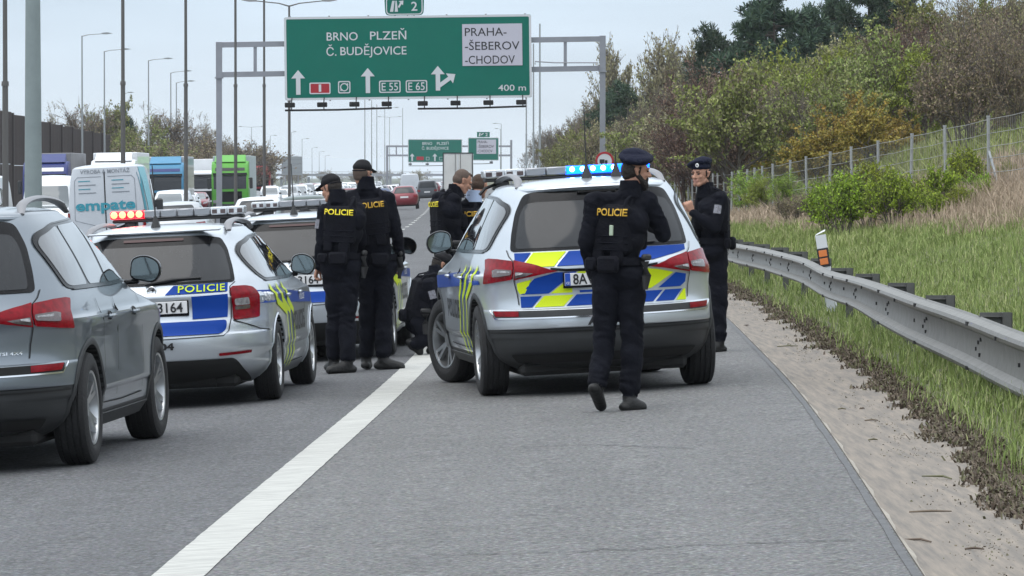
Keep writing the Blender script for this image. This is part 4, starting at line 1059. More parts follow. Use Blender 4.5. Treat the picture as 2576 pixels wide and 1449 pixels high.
def head_mesh(neck=(0, -.035, -.175)):
    """head looking along +Y, origin at the middle of the skull"""
    b = Blob()
    b.ell((0, -.012, .025), (.074, .094, .090)); b.ell((0, .022, -.030), (.060, .070, .075)); b.ell((0, .052, -.078), (.036, .036, .034))
    b.cap((-.040, .0, -.055), (-.018, .062, -.092), .028, .022); b.cap((.040, .0, -.055), (.018, .062, -.092), .028, .022)
    b.ell((-.036, .060, -.022), (.022, .022, .020)); b.ell((.036, .060, -.022), (.022, .022, .020))      # cheeks
    b.cap((-.040, .074, .022), (.040, .074, .022), .0125, .0125)                                           # brow
    b.cap((0, .082, .012), (0, .104, -.028), .0095, .0145); b.ell((-.011, .094, -.030), (.009, .010, .008)); b.ell((.011, .094, -.030), (.009, .010, .008))
    b.cap((-.018, .084, -.056), (.018, .084, -.056), .009, .009, 1); b.cap((-.014, .081, -.066), (.014, .081, -.066), .009, .009, 1)
    for sg in (-1, 1):
        b.cap((sg*.074, -.010, .012), (sg*.082, -.022, .018), .016, .014, flat=.5, side=(0, 1, 0)); b.cap((sg*.073, -.008, -.022), (sg*.080, -.020, .008), .010, .012)
    b.cap((0, -.030, -.06), neck, .052, .054)
    return b.fuse(.0045, 3)
def hand_mesh(curl=.35, spread=.0, point=None, glove=False):
    """right hand hanging down: wrist at origin, fingers to -Z, palm faces +X(-) body; thumb to +Y"""
    b = Blob(); b.cap((0, 0, .03), (0, 0, -.01), .027, .028, flat=.75, side=(0, 1, 0)); b.cap((0, .016, -.03), (0, .022, -.078), .021, .019, side=(0, 1, 0), flat=.75); b.cap((0, -.012, -.03), (0, -.022, -.074), .020, .017, side=(0, 1, 0), flat=.75); b.cap((0, 0, -.02), (0, 0, -.07), .023, .022, side=(0, 1, 0), flat=.7)
    for i, (y, L, r) in enumerate(((.030, .070, .0095), (.0105, .078, .0098), (-.0095, .073, .0093), (-.028, .058, .0082))):
        c = curl * (1 + .12 * i) if point != i else .05
        p = Vector((0, y, -.084)); ang = c * .9
        for seg, (fr, rr) in enumerate(((.45, 1), (.32, .93), (.23, .84))):
            q = p + Vector((-math.sin(ang) * L * fr, y * .12 + spread * y * .4, -math.cos(ang) * L * fr)); b.cap(p, q, r * rr, r * rr * .93); p = q; ang += c * 1.15
    p = Vector((-.006, .026, -.018)); q = p + Vector((-.016, .030, -.036)); b.cap(p, q, .0135, .0115); r_ = q + Vector((-.012, .006, -.032)); b.cap(q, r_, .011, .0095); b.cap(r_, r_ + Vector((-.008, -.006, -.018)), .0095, .0080)
    return b.fuse(.0042, 2)

def look(dirv, up=(0, 0, 1)):
    f = Vector(dirv).normalized(); r = f.cross(Vector(up)).normalized(); u = r.cross(f)
    return Matrix(((r.x, f.x, u.x, 0), (r.y, f.y, u.y, 0), (r.z, f.z, u.z, 0), (0, 0, 0, 1)))

def person(J, loc, label, head_dir, chest_dir, headwear='beret', hair='hair_dark', beard=False, text=None, text_mat='gold', seed=0, vest=True, voxel=.0125, hands=True, belt=True, shirt=False, fat=1.0, group=None, emblem=None, foot_dirs=None, hand_curl=.4, tool=None, cat='police officer', tilt=0, handmat=('skin', 'skin'), text_w=.27):
    """J: joints in metres from the spot on the road below the body; x right, y away, z up"""
    root = empty('person', loc); tag(root, label, cat, group)
    V = {k: Vector(v) for k, v in J.items()}
    b = Blob(); cd = Vector(chest_dir).normalized(); rt = cd.cross(Vector((0, 0, 1))).normalized()
    pel, che, nec = V['pelvis'], V['chest'], V['neck']; fx = fat
    # torso
    b.cap(pel - rt*.07*fx, pel + rt*.07*fx, .125*fx, .125*fx, 1, flat=.95)
    b.cap(pel + Vector((0, 0, .02)), (pel + che) / 2, .150*fx, .152*fx, 0, flat=.78, side=rt)
    b.cap((pel + che) / 2, che, .155*fx, .172*fx, 0, flat=.74, side=rt)
    b.cap(che - rt*.08, che + rt*.08, .135*fx, .135*fx, 0)
    for s_, k in ((-1, 'l'), (1, 'r')):
        sh, el, wr = V['sh_' + k], V['el_' + k], V['wr_' + k]
        b.cap(che + rt*s_*.05 + Vector((0, 0, .06)), sh, .085, .076, 0); b.cap(nec - Vector((0, 0, .05)), sh + Vector((0, 0, .025)), .062, .045, 0)
        b.cap(sh, el, .071, .056, 0); b.cap(el, wr, .056, .043, 0)
        hp, kn, an = V['hp_' + k], V['kn_' + k], V['an_' + k]
        b.cap(hp, kn, .102*fx, .076, 1); b.cap(kn, an + (kn - an) * .18, .079, .072, 1)
        fd = Vector((foot_dirs or {}).get(k, (cd.x, cd.y, 0))).normalized()
        b.cap(an + (kn - an).normalized() * .17, an, .058, .052, 2); 
        heel = an - Vector((0, 0, .052)) - fd * .045 if 'to_' + k not in V else V['he_' + k]
        toe = an - Vector((0, 0, .062)) + fd * .165 if 'to_' + k not in V else V['to_' + k]
        b.cap(an, (heel*.6 + toe*.4) + Vector((0, 0, .02)), .052, .048, 2); b.cap(heel, toe, .047, .044, 2, flat=.80, side=Vector((-fd.y, fd.x, 0))); b.cap(heel + (toe-heel)*.30 + Vector((0, 0, .035)), toe + Vector((0, 0, .004)), .046, .042, 2)
    b.cap(che + Vector((0, 0, .08)), nec + Vector((0, 0, .035)), .085, .070, 0)
    parts = [b.fuse(voxel, 3, {0: (.011, 5, 17), 1: (.015, 4.5, 13)}, seed)]
    ms = [M['cloth'], M['trouser'], M['boot'], M['skin'], M['lip'], M['glove'], M['shirt']]
    # head
    hc = V['head']; HM = Matrix.Translation(hc) @ look(head_dir) @ Matrix.Rotation(tilt, 4, 'Y')
    H = head_mesh(tuple(HM.inverted() @ (nec + (hc - nec) * .12)))
    for p in H.polygons: p.material_index = 3 + p.material_index
    hc = V['head']; HM = Matrix.Translation(hc) @ look(head_dir) @ Matrix.Rotation(tilt, 4, 'Y')
    H.transform(HM); parts.append(H)
    if hands:
        for s_, k in ((-1, 'l'), (1, 'r')):
            hm_ = hand_mesh(hand_curl)
            for p in hm_.polygons: p.material_index = 3 if handmat[0 if k == 'l' else 1] == 'skin' else 5
            d = V.get('hd_' + k); wr, el = V['wr_' + k], V['el_' + k]; d = (Vector(d) if d is not None else (wr - el)).normalized()
            z = -d; pal = V.get('pd_' + k); x = Vector(pal) * -1 if pal is not None else rt * s_
            x = (x - z * x.dot(z)).normalized(); y = z.cross(x)
            if s_ < 0 and pal is None: pass
            Mx = Matrix(((x.x, y.x, z.x, wr.x), (x.y, y.y, z.y, wr.y), (x.z, y.z, z.z, wr.z), (0, 0, 0, 1)))
            # keep the thumb to the front
            if y.dot(cd) < 0: Mx = Mx @ Matrix.Scale(-1, 4, Vector((0, 1, 0)))
            hm_.transform(Mx); hm_.transform(Matrix.Translation(d * .02)); parts.append(hm_)
    me = join_meshes('body', parts)
    for m in ms: me.materials.append(m)
    body = link_mesh('body', me, None, root)
    # eyes, brows
    e = MB()
    for sg in (-1, 1): e.add(*ellipsoid((sg*.030, .079, .004), (.0125, .008, .0065), n=10, m=6)); e.add(*capsule((sg*.016, .089, .024), (sg*.046, .082, .026), .0052, .004, n=8, caps=3))
    eo = e.build('eyes', M['hair_dark'], root, smooth=60); eo.data.transform(HM)
    if hair:
        h = Blob()
        if headwear is None:
            h.ell((0, -.024, .040), (.0765, .088, .081)); h.ell((0, -.045, .0), (.072, .068, .066)); h.ell((0, .030, .092), (.050, .042, .020)); hm_ = h.fuse(.007, 2)
        else:
            h.ell((0, -.035, .010), (.0765, .080, .075)); h.ell((0, -.058, -.03), (.058, .045, .042)); h.cap((-.074, .012, .03), (-.074, .006, -.02), .008, .005); h.cap((.074, .012, .03), (.074, .006, -.02), .008, .005); hm_ = h.fuse(.006, 2)
        hm_.transform(HM); link_mesh('hair', hm_, M[hair], root)
    if beard:
        h = Blob(); h.cap((-.064, .0, -.030), (-.030, .055, -.088), .020, .026); h.cap((.064, .0, -.030), (.030, .055, -.088), .020, .026); h.ell((0, .066, -.100), (.040, .034, .040)); h.cap((-.028, .080, -.046), (.028, .080, -.046), .009, .009); h.cap((-.03, .076, -.05), (-.026, .066, -.09), .014, .02); h.cap((.03, .076, -.05), (.026, .066, -.09), .014, .02)
        hm_ = h.fuse(.006, 2); hm_.transform(HM); link_mesh('beard', hm_, M[hair], root)
    if headwear == 'beret':
        h = Blob(); h.ell((0, -.010, .068), (.086, .106, .040)); R_ = Matrix.Rotation(.30, 3, 'Y') @ Matrix.Rotation(.06, 3, 'X'); h.ell((.022, -.012, .098), (.112, .132, .040), R=R_); h.ell((-.012, -.015, .118), (.080, .105, .046)); h.ell((.06, -.01, .085), (.062, .085, .036), R=R_)
        hm_ = h.fuse(.007, 4, {0: (.004, 12, 12)}, seed); hm_.transform(HM); bo = link_mesh('beret', hm_, M['beret'], root)
        m_ = MB(); m_.lathe([(0, 0), (.004, .014), (.0, .020)], c=(-.036, .104, .085), axis='Y', n=14); bd = m_.build('badge', M['paper'], bo, smooth=50); bd.data.transform(HM)
        m_ = MB(); m_.lathe([(.0045, 0), (.005, .007), (.003, .009)], c=(-.036, .104, .085), axis='Y', n=10); bd = m_.build('badge_centre', M['patch'], bo, smooth=50); bd.data.transform(HM)
    if headwear == 'cap':
        h = Blob(); h.ell((0, -.012, .060), (.084, .104, .062)); h.ell((0, -.008, .088), (.070, .084, .050)); 
        h.cap((-.045, .085, .048), (.045, .085, .048), .012, .012); h.ell((0, .115, .040), (.066, .062, .010), R=Matrix.Rotation(-.22, 3, 'X'))
        hm_ = h.fuse(.006, 2); hm_.transform(HM); bo = link_mesh('cap', hm_, M['cap'], root)
        m_ = MB(); m_.tube([(-.074, -.06, .030), (-.045, -.100, .026), (0, -.117, .026), (.045, -.100, .026), (.074, -.06, .030)], .006, n=6); bd = m_.build('cap_strap', M['cloth'], bo, smooth=50); bd.data.transform(HM)
    # collar
    col = MB(); n = 18; vs = []
    ax = (nec + Vector((0, 0, .07)) - che).normalized()
    cR = look(cd); c0 = nec + Vector((0, 0, .005)) - cd * .0
    for (hgt, rr) in ((-.04, .094), (.02, .082), (.078, .076), (.080, .069), (.0, .066)):
        for k in range(n):
            a = 2 * PI * k / n; vs.append(c0 + cR.to_3x3() @ Vector((rr * math.cos(a), rr * .98 * math.sin(a), hgt + (.012 if math.sin(a) < 0 else -.012))))
    col.add(vs, [(i*n+k, i*n+(k+1) % n, (i+1)*n+(k+1) % n, (i+1)*n+k) for i in range(4) for k in range(n)]); col.build('collar', M['shirt'] if shirt else M['cloth'], root, smooth=50)
    up = (che - pel).normalized(); rr_ = cd.cross(up).normalized(); bk = -(rr_.cross(up) * -1)
    back = -(up.cross(rr_)).normalized()
    if back.dot(cd) > 0: back = -back
    if vest:
        v = Blob(); c_ = che + up * .005
        v.cap(c_ - rr_*.085 + up*.0, c_ + rr_*.085 + up*.0, .128*fx, .128*fx, flat=.98)
        v.cap(c_ - up*.02, (pel + che)/2 - up*.01, .166*fx, .160*fx, flat=.78, side=rr_)
        v.cap(c_ - rr_*.075 - up*.12, c_ + rr_*.075 - up*.12, .122*fx, .122*fx, flat=1.0)
        for s_ in (-1, 1): v.cap(c_ + rr_*s_*.085 + up*.08 + back*.05, c_ + rr_*s_*.095 + up*.185 - cd*.0, .05, .035, flat=.8)
        # plate carrier panel on the back, pouches in front
        bp_ = c_ + back * .085
        Rq = Matrix((rr_, -back, up)).transposed(); v.mb.box(bp_ - up*.055 + back*.015, (.30, .10, .36), bev=.035, rot=Rq); v.prim.append((bp_ - up*.1, bp_ + up*.1, .1, .1, 0))
        fp_ = c_ - back * .10 - up * .12
        for dx in (-.105, 0, .105): v.mb.box(fp_ + rr_*dx - back*.035, (.088, .075, .15), bev=.02, rot=Rq)
        vm = v.fuse(.0115, 2, {0: (.004, 8, 14)}, seed + 3); vo = link_mesh('vest', vm, M['vest'], root)
        pv = MB()
        for dz in (-.20, -.15, -.10): pv.tube([bp_ + rr_*x + up*dz + back*(.070 - x*x*.8) for x in np.linspace(-.15, .15, 9)], .006, n=5)
        for s_ in (-1, 1): pv.tube([bp_ + rr_*s_*.10 + up*.10 + back*.045, bp_ + rr_*s_*.105 + up*.16 + back*.01, c_ + rr_*s_*.10 + up*.215 - back*.02], .016, n=6, flat=.5)
        pv.build('webbing', M['cloth'], vo, smooth=50)['kind'] = 'stuff'
        pc = MB(); Rv = Matrix((rr_, -back, up)).transposed()
        pc.box(bp_ + rr_*(-.09) - up*.245 + back*.048, (.085, .045, .10), bev=.012, rot=Rv); pc.box(bp_ + rr_*(.06) - up*.25 + back*.045, (.10, .045, .11), bev=.012, rot=Rv)
        pc.build('vest_pouch', M['vest'], vo, smooth=40)
    if text:
        dg = None; from mathutils.bvhtree import BVHTree
        src = vo.data if vest else me
        bv = BVHTree.FromPolygons([v.co for v in src.vertices], [p.vertices for p in src.polygons])
        tv, tf = fit_text(text, text_w, .052, .02); tc_ = che + up * .075 + (rr_ * .022 if seed == 1 else rr_ * 0); out = []
        for (x, y) in tv:
            o_ = tc_ + rr_ * x + up * y + back * .5; h = bv.ray_cast(o_, -back)
            p = h[0] if h[0] is not None else tc_ + rr_*x + up*y + back*.15
            out.append(tuple(p + back * .015))
        tm = bpy.data.meshes.new('lettering'); tm.from_pydata(out, [], tf); link_mesh('lettering', tm, M[text_mat], vo if vest else root)
        if seed == 1:
            q = MB(); pb_ = tc_ - up * .13; h = bv.ray_cast(pb_ + back * .5, -back); p = (h[0] if h[0] is not None else pb_) + back * .006; Rv = Matrix((rr_, -back, up)).transposed(); q.box(p, (.03, .014, .075), bev=.004, rot=Rv); q.build('torch', M['signwhite_'], vo)
    if belt:
        bl = Blob(); bc = pel + Vector((0, 0, .095)); bl.cap(bc - rt*.06*fx, bc + rt*.06*fx, .135*fx, .135*fx, flat=.92)
        bt = MB(); n = 22; vs = []
        for (hgt, k_) in ((-.028, .99), (-.028, 1.05), (.028, 1.05), (.028, .99)):
            for k in range(n):
                a = 2 * PI * k / n; vs.append(bc + (rt * .188*fx * math.cos(a) + cd * .150*fx * math.sin(a)) * k_ + Vector((0, 0, hgt)))
        bt.add(vs, [(i*n+k, i*n+(k+1) % n, (i+1)*n+(k+1) % n, (i+1)*n+k) for i in range(3) for k in range(n)]); bo = bt.build('belt', M['vest'], root, smooth=40)
        Rb = Matrix((rt, cd, Vector((0, 0, 1)))).transposed(); q = MB()
        q.box(bc + rt*.02 - cd*.175*fx - Vector((0, 0, .02)), (.17, .06, .12), bev=.02, rot=Rb); q.box(bc - rt*.135 - cd*.145*fx - Vector((0, 0, .02)), (.09, .06, .10), bev=.018, rot=Rb); q.build('pouch', M['vest'], bo, smooth=40)
        q = MB(); q.tube([bc + rt*.215*fx, bc + rt*.225*fx - Vector((0, 0, .10)), bc + rt*.215*fx - Vector((0, 0, .20))], [.042, .036, .026], n=10, flat=.7); q.box(bc + rt*.225*fx + cd*.0 + Vector((0, 0, .03)), (.035, .11, .045), bev=.012, rot=Rb); q.build('holster', M['rubber'], bo, smooth=40)
    if emblem:
        for k in emblem:
            sh, el = V['sh_' + k], V['el_' + k]; d = (el - sh).normalized(); s_ = -1 if k == 'l' else 1; out = rt * s_; out = (out - d*out.dot(d)).normalized()
            vw = Vector((0, -1, 0)); vw = (vw - d*vw.dot(d)).normalized(); o_ = (out*.75 + vw*.65).normalized(); t_ = d.cross(o_)
            c_ = sh + (el - sh) * .42 + o_ * .069
            m_ = MB(); m_.add([c_ + t_*a*.034 + d*b_*.042 + o_*(.004 if a else .012) for a in (-1, 0, 1) for b_ in (-1, 1)], [(0, 1, 3, 2), (2, 3, 5, 4)]); m_.build('arm_patch', M['patch'], root)
    return root

def joints(s, px0, gy, **k):
    """joints read off as view positions at one distance: (px, py, depth)"""
    out = {}
    for a, (x, y, d) in k.items(): out[a] = ((x - px0) / s, d, (gy - y) / s)
    return out
# --- the bearded officer in the foreground
gA = G(1545, 1033); sA = F / gA.y
JA = joints(sA, 1545, 1033, head=(1600, 430, .02), neck=(1586, 487, .0), chest=(1558, 560, 0), pelvis=(1554, 690, 0),
            sh_l=(1497, 508, -.02), el_l=(1474, 612, -.04), wr_l=(1492, 690, .10), sh_r=(1630, 506, .0), el_r=(1668, 588, .06), wr_r=(1636, 560, .28),
            hp_l=(1524, 712, 0), kn_l=(1520, 860, .03), an_l=(1500, 980, -.10), hp_r=(1586, 712, 0), kn_r=(1590, 860, .0), an_r=(1583, 1005, -.02),
            he_l=(1493, 975, -.17), to_l=(1512, 1022, .02), he_r=(1572, 1023, -.05), to_r=(1613, 1024, -.02))
JA['hd_l'] = (.1, .9, -.2)
person(JA, gA, 'bearded officer in navy beret and POLICIE vest, seen from behind nearest the camera', (1, .25, -.06), (.50, .87, 0), 'beret', 'hair_dark', True, 'POLICIE', 'gold', 1, voxel=.011, text_w=.235, foot_dirs={'r': (1, .1, 0), 'l': (.3, .9, 0)}, emblem=None, tilt=.05, fat=1.03, hand_curl=.9)
# --- the officer by the guardrail looking this way
gB = G(1795, 885); sB = F / gB.y
JB = joints(sB, 1785, 885, head=(1752, 438, -.03), neck=(1764, 484, .0), chest=(1783, 528, 0), pelvis=(1784, 632, 0),
            sh_r=(1762, 500, .10), el_r=(1742, 570, .12), wr_r=(1738, 592, -.08), sh_l=(1797, 502, -.13), el_l=(1786, 574, -.22), wr_l=(1732, 536, -.22),
            hp_r=(1770, 640, .06), kn_r=(1780, 750, .08), an_r=(1790, 860, .12), hp_l=(1792, 640, -.05), kn_l=(1798, 750, -.05), an_l=(1798, 864, -.06))
JB['hd_l'] = (-.5, -.1, .9); JB['hd_r'] = (-.6, -.6, .1)
person(JB, gB, 'officer in a beret with round badge, one hand raised, standing by the guardrail', (-.62, -.80, -.04), (-.85, .12, 0), 'beret', 'hair_dark', False, None, seed=5, voxel=.013, foot_dirs={'l': (-.7, -.6, 0), 'r': (-.8, .3, 0)}, emblem=['l'], hand_curl=1.1)
# --- the two capped officers between the cars
gC = G(862, 938); sC = F / gC.y
JC = joints(sC, 855, 938, head=(826, 474, .05), neck=(843, 502, .0), chest=(855, 554, 0), pelvis=(850, 670, 0),
            sh_l=(812, 532, .0), el_l=(803, 612, -.02), wr_l=(792, 668, .02), sh_r=(893, 530, .04), el_r=(900, 610, .12), wr_r=(880, 650, .28),
            hp_l=(832, 682, 0), kn_l=(836, 795, .04), an_l=(832, 910, .10), hp_r=(872, 682, 0), kn_r=(868, 800, 0), an_r=(868, 914, -.06))
person(JC, gC, 'shorter officer in a black cap looking down, standing left beside the taller one', (-.75, .62, -.32), (.22, .97, 0), 'cap', 'hair_dark', False, 'POLICIE', 'yel', 9, voxel=.013, foot_dirs={'r': (-.9, -.3, 0), 'l': (-.3, .8, 0)}, emblem=['l'], hand_curl=.7)
gD = G(948, 930); sD = F / gD.y
JD = joints(sD, 930, 930, head=(895, 438, .03), neck=(903, 470, .0), chest=(914, 536, 0), pelvis=(928, 672, 0),
            sh_l=(866, 500, .0), el_l=(856, 592, .08), wr_l=(880, 640, .22), sh_r=(957, 502, .0), el_r=(981, 590, .0), wr_r=(989, 650, .06),
            hp_l=(908, 684, 0), kn_l=(906, 790, .06), an_l=(902, 905, .10), hp_r=(948, 684, 0), kn_r=(948, 795, 0), an_r=(946, 905, -.05))
person(JD, gD, 'tallest officer in a black peaked cap with one arm hanging by the car door', (.55, .83, -.08), (-.1, 1, 0), 'cap', 'hair_grey', False, 'POLICIE', 'gold', 13, voxel=.013, vest=True, foot_dirs={'r': (.95, -.15, 0), 'l': (.1, 1, 0)}, hand_curl=.5, text_w=.24)
# --- a third man hidden behind them, leaning to the car window
gE = G(800, 905); sE = F / gE.y
JE = joints(sE, 810, 905, head=(770, 560, .18), neck=(776, 588, .08), chest=(776, 625, 0), pelvis=(785, 700, -.1),
            sh_l=(752, 602, .0), el_l=(744, 650, .12), wr_l=(760, 690, .25), sh_r=(812, 602, .0), el_r=(820, 650, .1), wr_r=(820, 700, .2),
            hp_l=(770, 705, -.1), kn_l=(768, 795, .1), an_l=(772, 880, -.02), hp_r=(802, 705, -.1), kn_r=(808, 795, .1), an_r=(815, 880, .0))
person(JE, gE + Vector((0, .5, 0)), 'officer in dark clothes mostly hidden behind the shorter capped officer, bent to the car', (.1, .9, -.3), (.1, .95, 0), 'cap', 'hair_dark', False, None, seed=17, voxel=.015, hand_curl=.6)
# --- two bare headed officers beyond the SUV
gF = G(1135, 872) + Vector((0, 0, 0)); sF = F / gF.y
JF = joints(sF, 1140, 872, head=(1169, 456, .0), neck=(1152, 486, .0), chest=(1130, 530, 0), pelvis=(1136, 640, 0),
            sh_l=(1110, 500, .08), el_l=(1116, 575, .12), wr_l=(1150, 600, .12), sh_r=(1146, 502, -.10), el_r=(1150, 580, -.10), wr_r=(1170, 610, .0),
            hp_l=(1126, 650, .07), kn_l=(1136, 760, .07), an_l=(1128, 850, .07), hp_r=(1144, 650, -.07), kn_r=(1150, 760, -.06), an_r=(1142, 850, -.07))
person(JF, gF, 'officer with close-cropped hair bowing forward over the driver side of the patrol SUV', (.85, .30, -.45), (.9, .35, 0), None, 'hair_grey', False, 'POLICIE', 'yel', 21, voxel=.013, hand_curl=.6)
gH = G(1185, 868); sH = F / gH.y
JH = joints(sH, 1185, 868, head=(1207, 468, .05), neck=(1192, 502, .0), chest=(1178, 556, 0), pelvis=(1180, 656, 0),
            sh_l=(1146, 528, .0), el_l=(1140, 600, .04), wr_l=(1155, 640, .2), sh_r=(1214, 524, .02), el_r=(1230, 590, .12), wr_r=(1225, 600, .3),
            hp_l=(1164, 668, 0), kn_l=(1160, 765, .03), an_l=(1158, 850, 0), hp_r=(1196, 668, 0), kn_r=(1200, 765, .03), an_r=(1202, 850, 0))
person(JH, gH, 'brown haired officer with a light blue collar and POLICIE on his vest behind the SUV', (.45, .85, -.30), (.25, .95, 0), None, 'hair_brown', False, 'POLICIE', 'gold', 25, voxel=.013, shirt=True, hand_curl=.6)
# --- the crouching officer by the lane line
gK = G(1060, 893); sK = F / gK.y
JK = joints(sK, 1060, 893, head=(1112, 668, .05), neck=(1098, 692, .0), chest=(1074, 738, 0), pelvis=(1056, 812, .0),
            sh_l=(1056, 712, .12), el_l=(1092, 752, .22), wr_l=(1122, 772, .2), sh_r=(1080, 718, -.16), el_r=(1096, 775, -.18), wr_r=(1128, 790, -.05),
            hp_l=(1058, 822, .08), kn_l=(1100, 812, .14), an_l=(1088, 874, .12), hp_r=(1060, 824, -.08), kn_r=(1090, 842, -.14), an_r=(1040, 868, -.10),
            he_r=(1031, 862, -.10), to_r=(1056, 884, -.10), he_l=(1082, 884, .12), to_l=(1108, 886, .12))
person(JK, gK, 'officer crouching on the lane line behind the front wheel of the patrol SUV', (.9, .2, -.5), (.85, .25, .0), 'cap', 'hair_dark', False, None, seed=31, voxel=.013, emblem=['r'], hand_curl=.7, handmat=('g', 'g'))
# ------------------------------------------------------------------ gantry signs
M['steel'] = mat('painted_steel', (.27, .28, .31), .5, .2, var=.12, vscale=1.5)
M['polegrey'] = mat('pole_grey_green', (.235, .28, .28), .55, .1, var=.12, vscale=2)
M['poledark'] = mat('pole_dark', (.11, .105, .10), .6, .2)
M['polelight'] = mat('pole_light', (.30, .32, .33), .5, .3)
M['signgreen'] = mat('sign_green', (.0, .14, .10), .5, spec=.2, var=.06, vscale=.6)
M['signwhite'] = mat('sign_white', (.58, .60, .62), .5, spec=.25)
M['signpanel'] = mat('sign_panel', (.50, .49, .56), .5, spec=.25)
M['signred'] = mat('sign_red', (.36, .01, .02), .5)
def flat_text(mb, s, x, z, w, h, y=-.0, m=0, bold=.0):
    vs, fs = fit_text(s, w, h, bold); mb.add([(x + a, y, z + b) for (a, b) in vs], fs, m)
def frame2(mb, x0, x1, z0, z1, t, y0, y1, r=.1, m=0):
    o = rounded([(x0, z0), (x1, z0), (x1, z1), (x0, z1)], r, 5); i = rounded([(x0+t, z0+t), (x1-t, z0+t), (x1-t, z1-t), (x0+t, z1-t)], max(.01, r-t*.6), 5); n = len(o)
    vs = [(a, y0, b) for a, b in o] + [(a, y0, b) for a, b in i] + [(a, y1, b) for a, b in o] + [(a, y1, b) for a, b in i]
    fs = [(k, (k+1) % n, n+(k+1) % n, n+k) for k in range(n)] + [(k, (k+1) % n, 2*n+(k+1) % n, 2*n+k) for k in range(n)]; mb.add(vs, fs, m)
def arrow(mb, x, z0, z1, w, y, m=0):
    mb.prism([(x-w*.2, z0), (x+w*.2, z0), (x+w*.2, z1-w*.75), (x+w*.62, z1-w*.75), (x, z1), (x-w*.62, z1-w*.75), (x-w*.2, z1-w*.75)], y, y+.01, m, plane='XZ')
def sign_board(parent, name, x0, x1, z0, z1, far=False):
    b = MB(); b.prism(rounded([(x0, z0), (x1, z0), (x1, z1), (x0, z1)], .12, 4), 0, .08, plane='XZ'); o = b.build(name, M['signgreen'], parent)
    f = MB(); frame2(f, x0 + .0, x1 - .0, z0 + .0, z1 - .0, .11, -.012, .0, .14); f.build('sign_border', M['signwhite'], o)
    k = MB()
    n = int((x1 - x0) / 2)
    for i in range(n + 1): x = x0 + .3 + (x1 - x0 - .6) * i / n; k.box((x, .15, (z0+z1)/2), (.08, .12, z1 - z0 + .1))
    k.build('stiffener', M['steel'], o)
    return o
def lamps(parent, x0, x1, n, zb, s=1.0):
    b = MB(); b.tube([(x0, -.55, zb - .50*s), ((x0+x1)/2, -.55, zb - .50*s), (x1, -.55, zb - .44*s)], .055*s, n=6); b.build('lamp_rail', M['under'], parent)
    for i in range(n):
        x = x0 + .25 + (x1 - x0 - .5) * i / (n - 1); h = MB(); h.box((x, -.62, zb - .24*s), (.50*s, .26, .24*s), bev=.03); h.tube([(x+.08, -.5, zb-.12*s), (x+.08, -.05, zb + .12)], .03, n=5); h.tube([(x+.08, -.55, zb-.3*s), (x+.08, -.55, zb-.5*s)], .03, n=5); h.build('sign_lamp', M['under'], parent, smooth=40)
# near gantry: X/Z read at its distance
YG = 236.0; sG = F / YG
gx = lambda px: (px - 1288) / sG
gzv = lambda py: CAMH + (445 - py) / sG
ga = empty('sign_gantry', (0, YG, 0)); tag(ga, 'large grey gantry carrying a wide green direction sign with white PRAHA panel', 'gantry')
for px, pt in ((551, 106), (1516, 90)):
    b = MB(); z0 = float(gz(gx(px), YG)) - .1
    wd = .24
    zt = gzv(pt); zm = gzv(pt + 90)
    b.box((gx(px), .2, (z0 + zm)/2), (wd*1.15, wd*1.2, zm - z0)); b.box((gx(px), .2, zm), (wd*1.7, wd*1.7, .06)); b.box((gx(px), .2, zm + .03 + (zt - zm - .03)/2), (wd*1.25, wd*1.3, zt - zm - .03))
    b.build('post', M['steel'], ga)
for (ya, yb_) in ((113, 98), (188, 172)):
    b = MB(); xa, xb = gx(551) + .15, gx(1516) - .15; za, zb_ = gzv(ya), gzv(yb_)
    b.add([(x, y, z + dz) for (x, z) in ((xa, za), (xb, zb_)) for y in (.08, .32) for dz in (-.13, .13)], [(0, 1, 3, 2), (4, 6, 7, 5), (0, 4, 5, 1), (2, 3, 7, 6), (0, 2, 6, 4), (1, 5, 7, 3)]); b.build('beam', M['steel'], ga)
for px in (642, 1422):
    t = (px - 551) / 965; b = MB(); za, zb_ = gzv(188 - 16*t) + .13, gzv(113 - 15*t) - .13; b.box((gx(px), .2, (za+zb_)/2), (.16, .14, zb_ - za)); b.build('strut', M['steel'], ga)
b = MB(); b.tube([(gx(1346), .0, gzv(165) + .05), (gx(1346), .0, gzv(155)), (gx(1395), .0, gzv(158)), (gx(1503), 0, gzv(158)), (gx(1508), 0, gzv(175))], .03, n=5); b.build('handrail', M['steel'], ga)
sb = empty('sb'); sb.parent = ga; sb.name = 'direction_sign'; del_label = None
x0, x1, z0, z1 = gx(721), gx(1342), gzv(246), gzv(37)
o = sign_board(sb, 'sign_face', x0, x1, z0, z1)
sb.rotation_euler = (0, -.0125, 0); sb.location = (0, -.15, .0)
w_ = MB(); H1 = 26 / sG * .85
for s_, a, b_, y in (('BRNO', 828, 906, 87), ('PLZEŇ', 937, 1028, 86), ('BUDĚJOVICE', 862, 1028, 124), ('Č.', 827, 852, 125), ('400 m', 1257, 1327, 221)):
    z = gzv(y) - .035 * 0 ; hh = (.40 if y < 200 else .30)
    flat_text(w_, s_, (gx(a) + gx(b_))/2, z, gx(b_) - gx(a), hh, -.02, 0, .004)
arrow(w_, gx(755), gzv(232), gzv(170), .55, -.025); arrow(w_, gx(930), gzv(230), gzv(167), .55, -.025); arrow(w_, gx(1106), gzv(226), gzv(164), .55, -.025)
q = MB(); 
ax, az = gx(1109), gzv(214); bx, bz = gx(1150), gzv(185); d = Vector((bx-ax, 0, bz-az)).normalized(); n_ = Vector((-d.z, 0, d.x)); A0 = Vector((ax, 0, az)); B0 = Vector((bx, 0, bz))
